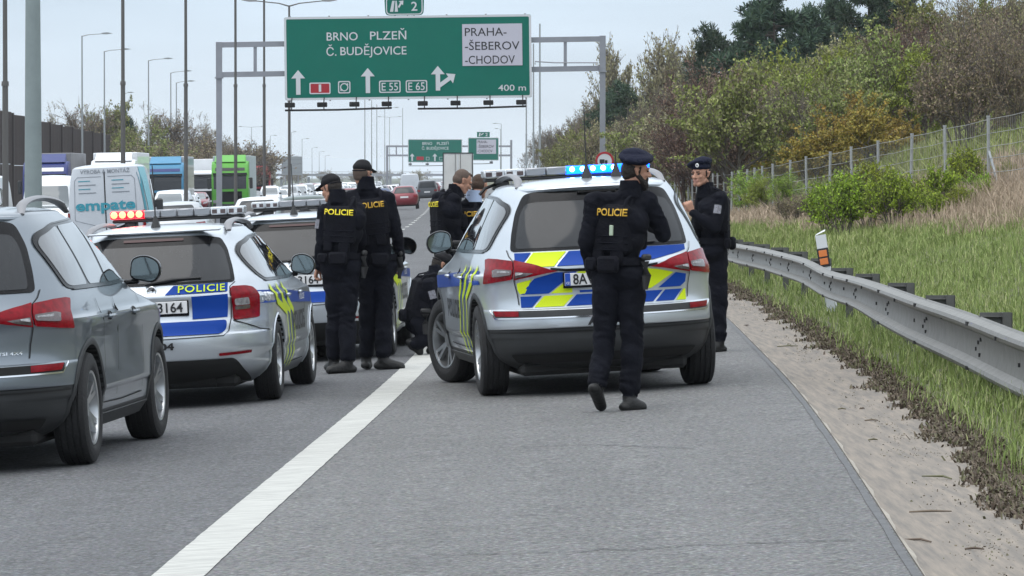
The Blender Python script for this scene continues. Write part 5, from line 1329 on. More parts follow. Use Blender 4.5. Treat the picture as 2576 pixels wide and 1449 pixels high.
pl = [A0 - n_*.10, B0 - d*.36 - n_*.10, B0 - d*.36 - n_*.30, B0, B0 - d*.36 + n_*.30, B0 - d*.36 + n_*.10, A0 + n_*.10]
w_.prism([(p.x, p.z) for p in pl], -.028, -.018, plane='XZ')
for a, b_, s_ in ((958, 1012, 'E 55'), (1025, 1079, 'E 65'), (855, 886, None)):
    frame2(w_, gx(a), gx(b_), gzv(230), gzv(199), .055, -.024, -.016, .10)
    if s_: flat_text(w_, s_, (gx(a)+gx(b_))/2, gzv(214.5), (gx(b_)-gx(a))*.76, .38, -.022, 0, .004)
xc, zc = gx(870.5), gzv(214.5)
n = 16
for r0, r1 in ((.155, .205),): w_.add([(xc + r*math.cos(2*PI*k/n), -.024, zc + r*math.sin(2*PI*k/n)) for r in (r0, r1) for k in range(n)], [(k, (k+1) % n, n+(k+1) % n, n+k) for k in range(n)])
w_.prism([(xc-.21, zc-.13), (xc-.16, zc-.2), (xc-.08, zc-.12), (xc-.13, zc-.07)], -.026, -.02, plane='XZ'); w_.prism([(xc+.21, zc+.13), (xc+.16, zc+.2), (xc+.08, zc+.12), (xc+.13, zc+.07)], -.026, -.02, plane='XZ')
frame2(w_, gx(783), gx(836), gzv(231), gzv(202), .055, -.028, -.016, .08)
flat_text(w_, '1', (gx(783)+gx(836))/2, gzv(216), .12, .36, -.034, 0, .01)
w_.build('lettering', M['signwhite'], sb)
q.prism(rounded([(gx(784), gzv(230)), (gx(835), gzv(230)), (gx(835), gzv(203)), (gx(784), gzv(203))], .06), -.022, -.012, plane='XZ'); q.build('road_number', M['signred'], sb)
q = MB(); q.prism([(gx(1168.5), gzv(165)), (gx(1319), gzv(165)), (gx(1319), gzv(60)), (gx(1168.5), gzv(60))], -.035, -.005, plane='XZ'); q.build('sign_panel', M['signpanel'], sb)
q = MB()
for s_, a, b_, y in (('PRAHA-', 1175, 1280, 80), ('-ŠEBEROV', 1175, 1312, 115), ('-CHODOV', 1175, 1300, 150)): flat_text(q, s_, (gx(a)+gx(b_))/2, gzv(y), gx(b_)-gx(a), .40, -.04, 0, .004)
q.build('lettering', M['ink'], sb)
# exit number on top
q = MB(); zt0 = z1 + .02; q.prism(rounded([(gx(976), zt0), (gx(1072), zt0), (gx(1074), zt0 + .95), (gx(974), zt0 + .95)], .22), 0, .06, plane='XZ'); eo = q.build('exit_plate', M['signgreen'], sb)
q = MB(); frame2(q, gx(978), gx(1070), zt0 + .03, zt0 + .92, .05, -.012, 0, .22); flat_text(q, '2', gx(1049), zt0 + .44, .30, .44, -.015, 0, .01)
cx = gx(1006)
q.prism([(cx-.36, zt0+.18), (cx-.20, zt0+.18), (cx-.12, zt0+.72), (cx-.24, zt0+.72)], -.02, -.01, plane='XZ'); q.prism([(cx-.12, zt0+.18), (cx+.04, zt0+.18), (cx-.02, zt0+.72), (cx-.08, zt0+.72)], -.02, -.01, plane='XZ')
q.prism([(cx+.04, zt0+.42), (cx+.10, zt0+.36), (cx+.22, zt0+.56), (cx+.29, zt0+.50), (cx+.31, zt0+.73), (cx+.08, zt0+.70), (cx+.15, zt0+.63)], -.02, -.01, plane='XZ'); q.build('lettering', M['signwhite'], eo)
q = MB(); q.box((gx(1000), .12, zt0 + .1), (.07, .1, 1.2)); q.box((gx(1048), .12, zt0 + .1), (.07, .1, 1.2)); q.build('bracket', M['steel'], sb)
lamps(sb, gx(722), gx(990), 4, gzv(246)); lamps(sb, gx(1055), gx(1327), 4, gzv(246))

# far gantry
YF_ = 728.0; sF2 = F / YF_
fx_ = lambda px: (px - 1288) / sF2
fz_ = lambda py: CAMH + (445 - py) / sF2
gb = empty('sign_gantry', (0, YF_, 0)); tag(gb, 'small far gantry with two green signs behind the white lorry', 'gantry')
for px, pt in ((974, 366), (1286, 352)):
    b = MB(); b.box((fx_(px), .3, (fz_(pt) - 1)/2), (.34, .34, fz_(pt) + 1)); b.build('post', M['steel'], gb)
for ya in (368, 391):
    b = MB(); b.box(((fx_(974)+fx_(1286))/2, .3, fz_(ya)), (fx_(1286)-fx_(974), .25, .28)); b.build('beam', M['steel'], gb)
b = MB(); b.box((fx_(997), .3, fz_(380)), (.2, .2, 1.2)); b.build('strut', M['steel'], gb)
o1 = sign_board(gb, 'sign_face', fx_(1026), fx_(1163), fz_(409), fz_(350)); o2 = sign_board(gb, 'sign_face', fx_(1177), fx_(1255), fz_(404), fz_(346))
q = MB(); flat_text(q, 'BRNO', fx_(1075), fz_(361), 1.5, .42, -.02, 0, .01); flat_text(q, 'PLZEŇ', fx_(1114), fz_(361), 1.8, .42, -.02, 0, .01); flat_text(q, 'Č. BUDĚJOVICE', fx_(1095), fz_(373), 4.1, .42, -.02, 0, .01)
arrow(q, fx_(1037), fz_(405), fz_(386), .6, -.03); arrow(q, fx_(1094), fz_(405), fz_(386), .6, -.03); arrow(q, fx_(1150), fz_(405), fz_(386), .6, -.03); frame2(q, fx_(1072), fx_(1080), fz_(403), fz_(395), .05, -.02, -.01, .05); frame2(q, fx_(1105), fx_(1120), fz_(403), fz_(395), .05, -.02, -.01, .05); q.build('lettering', M['signwhite'], o1)
q = MB(); q.prism([(fx_(1048), fz_(403)), (fx_(1066), fz_(403)), (fx_(1066), fz_(394)), (fx_(1048), fz_(394))], -.02, -.01, plane='XZ'); q.build('road_number', M['signred'], o1)
q = MB(); q.prism([(fx_(1199), fz_(387)), (fx_(1248), fz_(387)), (fx_(1248), fz_(351)), (fx_(1199), fz_(351))], -.03, -.01, plane='XZ'); po = q.build('sign_panel', M['signpanel'], o2)
q = MB(); flat_text(q, 'PRAHA-', fx_(1214), fz_(357), 1.5, .42, -.04, 0, .01); flat_text(q, '-ŠEBEROV', fx_(1222), fz_(368.5), 2.5, .42, -.04, 0, .01); flat_text(q, '-CHODOV', fx_(1220), fz_(380), 2.3, .42, -.04, 0, .01); q.build('lettering', M['ink'], po) if False else q.build('panel_lettering', M['ink'], o2)
q = MB(); q.prism([(fx_(1200), fz_(345)), (fx_(1232), fz_(345)), (fx_(1232), fz_(332)), (fx_(1200), fz_(332))], 0, .05, plane='XZ'); q.build('exit_plate', M['signgreen'], o2)
q = MB(); flat_text(q, '2', fx_(1224), fz_(338.5), .35, .5, -.02, 0, .02); q.prism([(fx_(1204), fz_(343)), (fx_(1208), fz_(343)), (fx_(1209), fz_(334)), (fx_(1206), fz_(334))], -.02, -.01, plane='XZ'); q.prism([(fx_(1210), fz_(338)), (fx_(1216), fz_(334)), (fx_(1217), fz_(336)), (fx_(1211), fz_(341))], -.02, -.01, plane='XZ'); q.build('exit_lettering', M['signwhite'], o2)
lamps(gb, fx_(1028), fx_(1122), 3, fz_(409)); lamps(gb, fx_(1180), fx_(1240), 2, fz_(404))

# ------------------------------------------------------------------ lamp posts and masts
def zleft(X): return float(zroad(X))
def lamp_post(px_base, Y, top_py, label, group, arm=0, double=False, m='poledark', r0=.11, r1=.05, step=.55, armrise=.25, X=None):
    p = at(px_base, 445, Y); X = p.x if X is None else X
    z0 = float(gz(X, Y)) if X > GE(Y) else zleft(X); zt = CAMH + (445 - top_py) * Y / F
    root = empty('street_lamp' if (arm or double) else 'lamp_mast', (X, Y, z0)); tag(root, label, 'street lamp' if (arm or double) else 'mast', group)
    H = zt - z0; b = MB()
    b.tube([(0, 0, -.2), (0, 0, H*step)], [r0, r0*.88], n=8); b.tube([(0, 0, H*step), (0, 0, H*step+.12)], [r0*1.15, r0*1.05], n=8); b.tube([(0, 0, H*step+.12), (0, 0, H)], [r0*.72, r1], n=8); b.build('pole', M[m], root, smooth=50)
    for sg in ((-1, 1) if double else ((1,) if arm > 0 else ((-1,) if arm < 0 else ()))):
        L = abs(arm) if arm else 1.9
        b = MB(); b.tube([(0, 0, H-.05), (sg*L*.3, 0, H+armrise*.45), (sg*L, 0, H+armrise)], [.045, .035, .03], n=6); b.build('arm', M[m], root, smooth=50)
        b = MB(); b.prism([(sg*(L-.1), H+armrise-.04), (sg*(L+.3), H+armrise-.05), (sg*(L+.75), H+armrise+.03), (sg*(L+.3), H+armrise+.10), (sg*(L-.1), H+armrise+.06)], -.15, .15, plane='XZ'); b.build('lamp_head', M['polelight'], root)
    return root
med = 'tall masts along the median'
for i, (px, Y, top, dbl, r0, nm) in enumerate([(14, 122, -160, 0, .085, 'dark slim mast, leftmost in the picture before the brown noise wall'), (310, 160, -120, 0, .085, 'dark slim mast rising beside the white van with blue lettering'),
        (468, 190, -90, 0, .085, 'dark slim mast between the light blue lorry and the green lorry'), (593, 223, -70, 0, .085, 'dark slim mast just right of the gantry left post'),
        (665, 250, -60, 0, .085, 'dark slim mast in front of the red lorry'), (728, 263, 14, 1, .085, 'twin-armed lamp whose arms show above the left corner of the big sign')]):
    lamp_post(px, Y, top, nm, None if dbl else None, 0, bool(dbl), 'poledark', r0, .055, X=(px - 1288) * Y / F)
mast = empty('steel_mast', ((84 - 1288) * 100 / F, 100, -.6)); tag(mast, 'thick grey-green round steel mast standing left before the vans', 'mast')
b = MB(); b.tube([(0, 0, -.3), (0, 0, 7.5)], [.20, .145], n=20); b.tube([(0, 0, 7.5), (0, 0, 12)], [.145, .12], n=20); b.build('pole', M['polegrey'], mast, smooth=50)
b = MB(); b.box((.15, -.05, 3.15), (.02, .05, .05)); b.box((.16, -.05, 1.9), (.02, .05, .05)); b.box((0, 0, 0), (.6, .6, .05)); b.build('base_plate', M['zinc2'], mast)
left_l = 'street lamps along the far left carriageway'
for (px, top, arm, s_, nm) in [(207, 90, 1.6, 33, 'single-arm street lamp, tallest and leftmost above the bare trees'), (263, 129, 1.5, 30, 'single-arm street lamp, second from the left above the bare trees'), (374, 152, 1.5, 28, 'single-arm street lamp between the two dark masts over the white van'),
        (430, 183, 1.4, 25.5, 'single-arm street lamp just left of the dark mast by the blue lorry'), (444, 208, 1.3, 24, 'single-arm street lamp, lower one close to the dark mast by the blue lorry'), (314, 236, .5, 20, 'short-arm lamp half hidden behind the dark mast over the van')]:
    lamp_post(px, F / s_, top, nm, left_l, arm, False, 'polelight', .09, .05, armrise=.15)
far_g = 'distant street lamps over the jammed road'
for (px, top, arm, dbl, s_) in [(633, 320, 0, 1, 13), (680, 342, .8, 0, 12), (760, 350, .9, 0, 12), (785, 372, .9, 0, 10), (803, 382, .8, 0, 9.5), (818, 392, .8, 0, 8.5), (733, 333, .5, 0, 12), (918, 250, 0, 0, 19), (935, 252, 0, 0, 17), (948, 262, 0, 0, 15.5), (968, 272, 0, 1, 14), (980, 295, 0, 1, 12), (1013, 272, 0, 0, 14), (1261, 312, -.9, 0, 14), (1259, 325, -.6, 0, 12)]:
    lamp_post(px, F / s_, top, 'thin distant street lamp rising over the far traffic below the gantry', far_g, arm, bool(dbl), 'polelight', .085, .05, armrise=.1)
for (px, top, Y) in [(1358, 60, 480), (1342, 110, 560), (1324, 130, 650)]:
    lamp_post(px, Y, top, {1358: 'tall grey lamp mast rising just right of the big green sign', 1342: 'grey mast rising behind the lower right corner of the big sign', 1324: 'grey mast under the big sign, leftmost of three together'}[px], None, 0, False, 'polelight', .13, .08, step=.4)

# round sign beyond the light bar
YS_ = 185; p = at(1521, 405, YS_); rs = empty('road_sign', (p.x, YS_, float(gz(p.x, YS_)))); tag(rs, 'round no-overtaking sign with a red rim on a post behind the blue lights', 'road sign')
zc_ = p.z - rs.location.z
b = MB(); b.lathe([(0, .0), (0, .36), (.03, .36), (.03, 0)], c=(0, 0, zc_), axis='Y', n=32); b.build('sign_plate', M['signwhite'], rs, smooth=40)
b = MB(); b.lathe([(-.006, .28), (-.006, .355), (-.001, .36)], c=(0, 0, zc_), axis='Y', n=32); b.build('sign_rim', M['signred'], rs)
b = MB(); b.box((-.10, -.008, zc_ - .01), (.19, .01, .15)); b.box((.06, -.008, zc_ - .025), (.10, .01, .11)); b.lathe([(-.012, 0), (-.012, .035)], c=(-.12, 0, zc_ - .10), axis='Y', n=10); b.lathe([(-.012, 0), (-.012, .035)], c=(.06, 0, zc_ - .10), axis='Y', n=10); b.build('lorry_symbol', M['ink'], rs)
b = MB(); b.tube([(0, .06, -.1), (0, .06, zc_ + .35)], .035, n=8); b.build('post', M['zinc2'], rs)
# grey board on posts, in the median
pb = at(734, 417, 600); br = empty('sign_board', (pb.x, 600, -1.3)); tag(br, 'plain grey back of a large sign board beyond the dark mast', 'sign board')
b = MB(); b.box((0, 0, pb.z + 1.3), (2.55, .08, 2.35)); b.build('sign_plate', M['polelight'], br)
b = MB(); [b.box((x, .1, (pb.z + 1.3)/2 + .6), (.12, .12, pb.z + 2.2)) for x in (-.8, .0, .8)]; [b.box((0, -.06, pb.z + 1.3 + z), (2.5, .03, .04)) for z in (-.8, -.3, .3, .8)]; b.build('post', M['steel'], br)
# far footbridge across the road
YB = 1500; sB_ = F / YB; ob = empty('footbridge', (0, YB, 0)); tag(ob, 'thin grey bridge spanning the motorway at the horizon', 'bridge')
xa, xb = (560 - 1288) / sB_, (1130 - 1288) / sB_
b = MB(); b.box(((xa+xb)/2, 0, CAMH + 5/sB_), (xb-xa, 3, .75)); b.build('deck', M['steel'], ob)
b = MB()
for t in np.linspace(0.02, .98, 9): b.box((xa + (xb-xa)*t, 0, 0), (.8, 1.2, 3.2))
b.build('pier', M['steel'], ob)
b = MB(); b.box(((xa+xb)/2, -1.4, CAMH + 5/sB_ + .95), (xb-xa, .06, .12)); b.build('railing', M['steel'], ob)

# ------------------------------------------------------------------ noise wall on the far left
M['wallpanel'] = mat('brown_wall_panel', (.055, .040, .036), .85, var=.35, vscale=1.2, bump=.5, bscale=6, stretch=(1, 1, .15))
M['wallpost'] = mat('wall_post', (.05, .04, .038), .8)
nw = empty('noise_wall', (0, 0, 0)); tag(nw, 'tall dark brown noise wall of ribbed panels at the far left', 'wall')
ys = np.arange(318, 426, 9.0)
WX = lambda y: -36.2 + (y - 340) * .004
TOPW = Curve1([(300, 7.0), (340, 6.3), (352, 6.05), (365, 5.9), (420, 5.4), (640, 4.6)])
pm = {}
for i, y in enumerate(ys):
    x = WX(y); zt = float(TOPW(y)) - .0; zb = -1.2
    for k, (a, b_) in enumerate(((0, .5), (.5, 1.0))):
        if ('p', k) not in pm:
            b = MB(); b.box((0, 0, .5), (.12, 8.8, .99)); 
            for q in range(16): b.box((.075, -4.1 + q*.55, .5), (.04, .3, .97))
            pm[('p', k)] = b.mesh('panel')
            pm[('p', k)].materials.append(M['wallpanel'])
        o = bpy.data.objects.new('panel', pm[('p', k)]); COL.objects.link(o); o.parent = nw; h = (zt - zb); o.location = (x - .03*k, y + 4.5, zb + h * a); o.scale = (1, 1, h * (b_ - a))
    if 'post' not in pm:
        b = MB(); b.box((0, 0, .5), (.26, .22, 1)); pm['post'] = b.mesh('post'); pm['post'].materials.append(M['wallpost'])
    o = bpy.data.objects.new('post', pm['post']); COL.objects.link(o); o.parent = nw; o.location = (x + .05, y, zb); o.scale = (1, 1, zt - zb + .1)

# ------------------------------------------------------------------ other traffic
CARS = {}
M['w_paint'] = paint('white_paint', (.74, .76, .78), 0, .35, .6)
M['s_paint'] = paint('pale_silver_paint', (.46, .48, .50), .4)
M['d_paint'] = paint('dark_grey_paint', (.06, .065, .075), .3)
M['r_paint'] = paint('dark_red_paint', (.19, .008, .018), .25)
M['b_paint'] = paint('deep_blue_paint', (.01, .035, .13), .3)
M['g_paint'] = paint('dark_green_paint', (.015, .045, .035), .3)
M['screen'] = mat('windscreen_glass', (.09, .11, .12), .08, spec=.8, coat=.5)
HATCH = dict(rear=[(.2, -.6), (.4, -.80), (.6, -.82), (.9, -.76), (1.05, -.66), (1.3, -.42), (1.42, -.25)], front=[(.2, 3.1), (.5, 3.35), (.7, 3.32), (.85, 3.1), (.95, 2.5), (1.0, 2.2), (1.2, 1.75), (1.42, 1.2)],
             half=[(.2, .76), (.4, .86), (.7, .89), (.9, .87), (1.0, .83), (1.2, .74), (1.42, .62)], zr=1.50, zcap=1.42, nr=3, nf=2.6, ar=.8, af=.9)
VAN = dict(rear=[(.3, -.85), (.5, -1.0), (.8, -.98), (1.4, -.96), (2.0, -.93), (2.45, -.88)], front=[(.3, 4.2), (.6, 4.45), (1.0, 4.35), (1.25, 4.0), (1.45, 3.55), (1.9, 3.2), (2.3, 2.9), (2.45, 2.6)],
           half=[(.3, .92), (.5, .98), (.9, 1.0), (1.3, .99), (1.8, .94), (2.3, .87), (2.45, .83)], zr=2.56, zcap=2.45, nr=5.5, nf=3.2, ar=.5, af=.9, taper=.0)
SMALLVAN = dict(rear=[(.25, -.65), (.45, -.8), (.8, -.79), (1.2, -.76), (1.6, -.70), (1.72, -.66)], front=[(.25, 3.2), (.5, 3.45), (.8, 3.4), (1.0, 3.1), (1.15, 2.6), (1.5, 2.05), (1.72, 1.6)],
             half=[(.25, .8), (.5, .89), (.9, .9), (1.15, .87), (1.5, .79), (1.72, .72)], zr=1.82, zcap=1.72, nr=4, nf=3, ar=.6, af=.9)
def traffic(kind, pm_, facing, name=None):
    key = (kind, pm_, facing)
    if key in CARS: return copy_tree(CARS[key])
    spec = {'hatch': HATCH, 'van': VAN, 'small_van': SMALLVAN}[kind]; B = Body(**spec)
    root = empty({'hatch': 'car', 'van': 'van', 'small_van': 'small_van'}[kind]); P = M[pm_]
    zr = spec['zr']; zc = spec['zcap']; z0 = spec['rear'][0][0]
    zs = list(np.concatenate([np.linspace(z0, zc - .02, 15), zc + (zr - zc) * np.sin(np.linspace(0, PI/2*.98, 5))]))
    wb = {'hatch': 2.6, 'van': 3.3, 'small_van': 2.7}[kind]; xw = B.half(.5) - .10
    vs, fs = B.mesh(zs); b = MB(); b.add(vs, fs); 
    for i, f in enumerate(fs):
        if sum(vs[k][2] for k in f) / len(f) < z0 + .06: b.mi[i] = 1
    b.build('body', [P, M['under']], root, smooth=40)
    wt = {'hatch': (.97, 1.38), 'van': (1.35, 2.15), 'small_van': (1.08, 1.62)}[kind]
    hw = B.half(wt[0]) * .86; hw2 = B.half(wt[1]) * .84
    patch('windscreen', rounded([(-hw, wt[0]), (hw, wt[0]), (hw2, wt[1]), (-hw2, wt[1])], .08), B.front_pt, M['screen'], root, off=.014, step=.12)
    if kind != 'van': patch('rear_window', rounded([(-hw*.95, wt[0]+.05), (hw*.95, wt[0]+.05), (hw2*.95, wt[1]), (-hw2*.95, wt[1])], .08), B.around, M['glass_rear'], root, off=.014, step=.12)
    for sg in (-1, 1):
        f = B.side(sg); y0 = B.rear(wt[1]) + .35 if kind != 'van' else 1.9; y1 = B.front(wt[0]) - .45
        patch('side_window', rounded([(y0, wt[0]+.04), (y0 + .1, wt[1]-.03), (B.front(wt[1]) - .25, wt[1]-.03), (y1, wt[0]+.04)], .06), f, M['glass'], root, off=.006, step=.4)
        zl = {'hatch': .66, 'van': .85, 'small_van': .72}[kind]
        patch('headlight', rounded([(sg*.50, zl-.05), (sg*.92, zl), (sg*.95, zl+.13), (sg*.55, zl+.07)], .03), B.front_pt, M['lamp_white'], root, off=.012, step=.2)
        patch('tail_light', rounded([(sg*.60, zl+.10), (sg*.98, zl+.10), (sg*.98, zl+.26), (sg*.58, zl+.24)] if kind != 'van' else [(sg*.93, .75), (sg*1.06, .75), (sg*1.06, 1.35), (sg*.93, 1.35)], .03), B.around, M['lamp_red'], root, off=.012, step=.2)
        for yy in (0, wb):
            w = MB(); R_ = .32 if kind != 'van' else .35; w.lathe([(-.1, .2), (-.1, R_-.03), (-.07, R_), (.07, R_), (.1, R_-.03), (.1, .2)], c=(sg*xw, yy, R_), n=18); w.lathe([(sg*.09, .0), (sg*.08, .2)], c=(sg*xw, yy, R_), n=12, m=1); w.build('wheel', [M['tyre'], M['rim']], root, smooth=40)
        mb = MB(); my = B.front(wt[0]) - .55; p = f(my, wt[0] + .08); mb.box((p.x + sg*.12, my, wt[0] + .10), (.2, .1, .15 if kind != 'van' else .32), bev=.04); mb.build('wing_mirror', M['trim'], root)
    patch('grille', rounded([(-.40, .52), (.40, .52), (.42, .70), (-.42, .70)], .04), B.front_pt, M['trim'], root, off=.006, step=.25)
    mb = MB(); mb.box((0, B.front(.45) + .01, .42), (.5, .02, .1)); mb.build('licence_plate', M['plate'], root)
    mb = MB(); mb.box((0, B.rear(.75) - .015, .78), (.5, .02, .11)); mb.build('rear_plate', M['plate'], root)
    CARS[key] = root; root['facing'] = facing
    del root['facing']
    return root
def put(root, px, Y, facing, label, cat, group=None, head=None, X=None):
    X = (px - 1288) * Y / F if X is None else X
    slope = math.degrees(math.atan((W(Y + 5) - W(Y - 5)) / 10))
    h = -slope if facing == 'away' else 180 - slope
    if head is not None: h += head
    place_car(root, X, Y, h); tag(root, label, cat, group)
    return root
# our side
put(traffic('hatch', 'r_paint', 'away'), 1019, 300, 'away', 'dark red hatchback driving away in the free lane', 'car')
put(traffic('hatch', 'b_paint', 'away'), 950, 222, 'away', 'deep blue hatchback just ahead of the taller capped officer', 'car')
put(traffic('small_van', 'd_paint', 'away'), 1076, 410, 'away', 'dark van driving away left of the white lorry', 'van')
put(traffic('hatch', 's_paint', 'away'), 450, 130, 'away', 'grey silver hatchback roof showing behind the red roof lights', 'car', X=-9.1)
put(traffic('hatch', 'w_paint', 'away'), 655, 142, 'away', 'white hatchback whose roof shows above the second police roof bar', 'car', X=-7.5)
put(traffic('hatch', 'g_paint', 'away'), 765, 128, 'away', 'dark green car roof left of the capped officers', 'car', X=-5.5)
put(traffic('van', 'w_paint', 'away'), 1033, 480, 'away', 'white box van far ahead, just beyond the red hatchback', 'van')
# lettered van
vr = traffic('van', 'w_paint', 'away'); put(vr, 285, 121, 'away', 'white van with blue empate lettering on its rear doors', 'van', X=-10.15)
BV = Body(**VAN); M['tealprint'] = mat('teal_print', (.03, .26, .34), .5); M['tealband'] = mat('teal_wrap', (.22, .52, .60), .5); M['greyprint'] = mat('grey_print', (.20, .22, .25), .6)
M['w_van'] = paint('van_white', (.50, .53, .57), 0, .4, .4)
for c in vr.children:
    if c.name.startswith('body'): c.data.materials[0] = M['w_van']
patch('door_gap', band([(0, .55), (0, 2.35)], .03), BV.around, M['seam'], vr, off=.006, step=.3)
for sg in (-1, 1): patch('door_panel', band([(sg*.08, .95), (sg*.78, 1.15), (sg*.76, 2.15), (sg*.68, 2.23), (sg*.08, 2.23)], .014), BV.around, M['greyprint'], vr, off=.006, step=.3)
lettering('empate', BV.around, 0, 1.52, 1.50, .27, M['tealprint'], vr, off=.012, bold=.03)
lettering('VÝROBA A MONTÁŽ', BV.around, 0.02, 2.36, 1.25, .095, M['greyprint'], vr, off=.012, bold=.01)
for sg, n in ((-1, 4), (1, 4)):
    for k in range(n): patch('printed_line', band([(sg*.42 - .24, 2.13 - k*.10), (sg*.42 + (.20 if k % 2 else .06), 2.13 - k*.10)], .022), BV.around, M['greyprint'] if k % 2 else M['tealprint'], vr, off=.010, step=.4)
patch('wrap_band', [(.2, 1.3), (-.6, 2.44), (1.2, 2.44), (1.6, 1.3)], BV.side(1), M['tealband'], vr, off=.008, step=.3)
patch('wrap_band', [(-.75, 1.0), (-.8, 2.3), (-.5, 2.42), (-.2, 1.0)], BV.side(1), M['tealprint'], vr, off=.007, step=.3)
lettering('empate', BV.side(1), 2.0, 1.0, 2.0, .35, M['tealprint'], vr, off=.01, bold=.02)
# oncoming vans at the left
put(traffic('van', 'w_paint', 'to'), 45, 152, 'to', 'white oncoming van behind the thick mast, cut by the picture edge', 'van', X=-16.9)
put(traffic('van', 'w_paint', 'to'), 160, 178, 'to', 'white oncoming van between the mast and the lettered van', 'van', X=-17.0)
put(traffic('small_van', 'w_paint', 'to'), 440, 250, 'to', 'white oncoming small van below the light blue lorry', 'van', X=-17.8)
put(traffic('hatch', 'w_paint', 'to'), 20, 118, 'to', 'white car low at the left edge behind the nearest SUV roof', 'car', X=-14.9 - 1.6)
jam = 'white cars of the oncoming traffic jam'
rj = random.Random(11); cols = ['w_paint', 'w_paint', 's_paint', 'w_paint', 's_paint', 'd_paint', 'r_paint']
for lane, (off, ystart, yend) in enumerate(((-17.6, 205, 900), (-21.3, 235, 900), (-25.0, 340, 900))):
    y = ystart
    while y < yend:
        k = 'small_van' if rj.random() < .22 else 'hatch'; c = cols[rj.randrange(len(cols))]
        X = W(y) + off + rj.uniform(-.2, .2)
        skip = any(abs(X - a) < 3.2 and abs(y - b_) < 12 for a, b_ in ((-17.8, 250), (-25.6, 260), (-22, 300), (-20.5, 330), (-17.9, 380)))
        if not skip and not (lane == 2 and y < 600 and rj.random() < .3):
            cn = {'w_paint': 'white', 's_paint': 'silver', 'd_paint': 'dark grey', 'r_paint': 'dark red'}[c]
            put(traffic(k, c, 'to'), 0, y, 'to', '%s %s standing in the oncoming traffic jam beyond the median' % (cn, 'small van' if k == 'small_van' else 'car'), 'van' if k == 'small_van' else 'car', '%s %ss in the oncoming jam' % (cn, 'small van' if k == 'small_van' else 'car'), X=X)
        y += rj.uniform(8.5, 14) * (1 + (y > 500) * .3)
# own carriageway, far ahead
y = 330
while y < 1100:
    for off in (-5.6, -9.3):
        if off < -9 or y > 640:
            c = cols[rj.randrange(len(cols))]; cn = {'w_paint': 'white', 's_paint': 'silver', 'd_paint': 'dark grey', 'r_paint': 'dark red'}[c]
            put(traffic('hatch', c, 'away'), 0, y + rj.uniform(-6, 6), 'away', '%s car queuing far ahead on the near carriageway' % cn, 'car', '%s cars queuing far ahead' % cn, X=W(y) + off)
    y += rj.uniform(16, 34)

# ------------------------------------------------------------------ lorries
def lorry_rear(px, Y):
    r = empty('lorry'); b = MB(); b.box((0, 4, 2.35), (2.5, 9, 3.25), bev=.03); b.build('trailer_box', M['w_paint'], r)
    b = MB(); b.box((-.62, -.53, 2.35), (1.14, .05, 3.05), bev=.02); b.build('door', M['w_van2'], r); b = MB(); b.box((.62, -.53, 2.35), (1.14, .05, 3.05), bev=.02); b.build('door', M['w_van2'], r)
    b = MB(); b.box((0, -.55, 3.98), (2.56, .08, .08)); [b.box((sg*1.26, -.54, 2.35), (.07, .09, 3.3)) for sg in (-1, 1)]; [b.tube([(x, -.58, .8), (x, -.58, 3.9)], .018, n=6) for x in (-.22, .22)]; b.build('door_frame', M['under'], r)
    b = MB(); b.box((0, -.4, .62), (2.4, .15, .18)); b.box((0, -.45, .35), (2.3, .1, .1)); b.build('bumper', M['under'], r)
    for sg in (-1, 1):
        b = MB(); b.box((sg*.95, -.5, .63), (.4, .06, .14)); b.build('tail_light', M['lamp_red'], r)
        for yy in (.6, 1.9): w = MB(); w.lathe([(-.15, .2), (-.15, .5), (.15, .5), (.15, .2)], c=(sg*1.05, yy, .5), n=18); w.build('wheel', M['tyre'], r, smooth=40)
    X = (px - 1288) * Y / F; r.location = (X, Y, float(zroad(X))); return tag(r, 'white box lorry seen from behind under the far green signs', 'lorry')
M['w_van2'] = mat('door_white', (.60, .60, .58), .5, var=.1, vscale=.5)
lorry_rear(1152, 408)
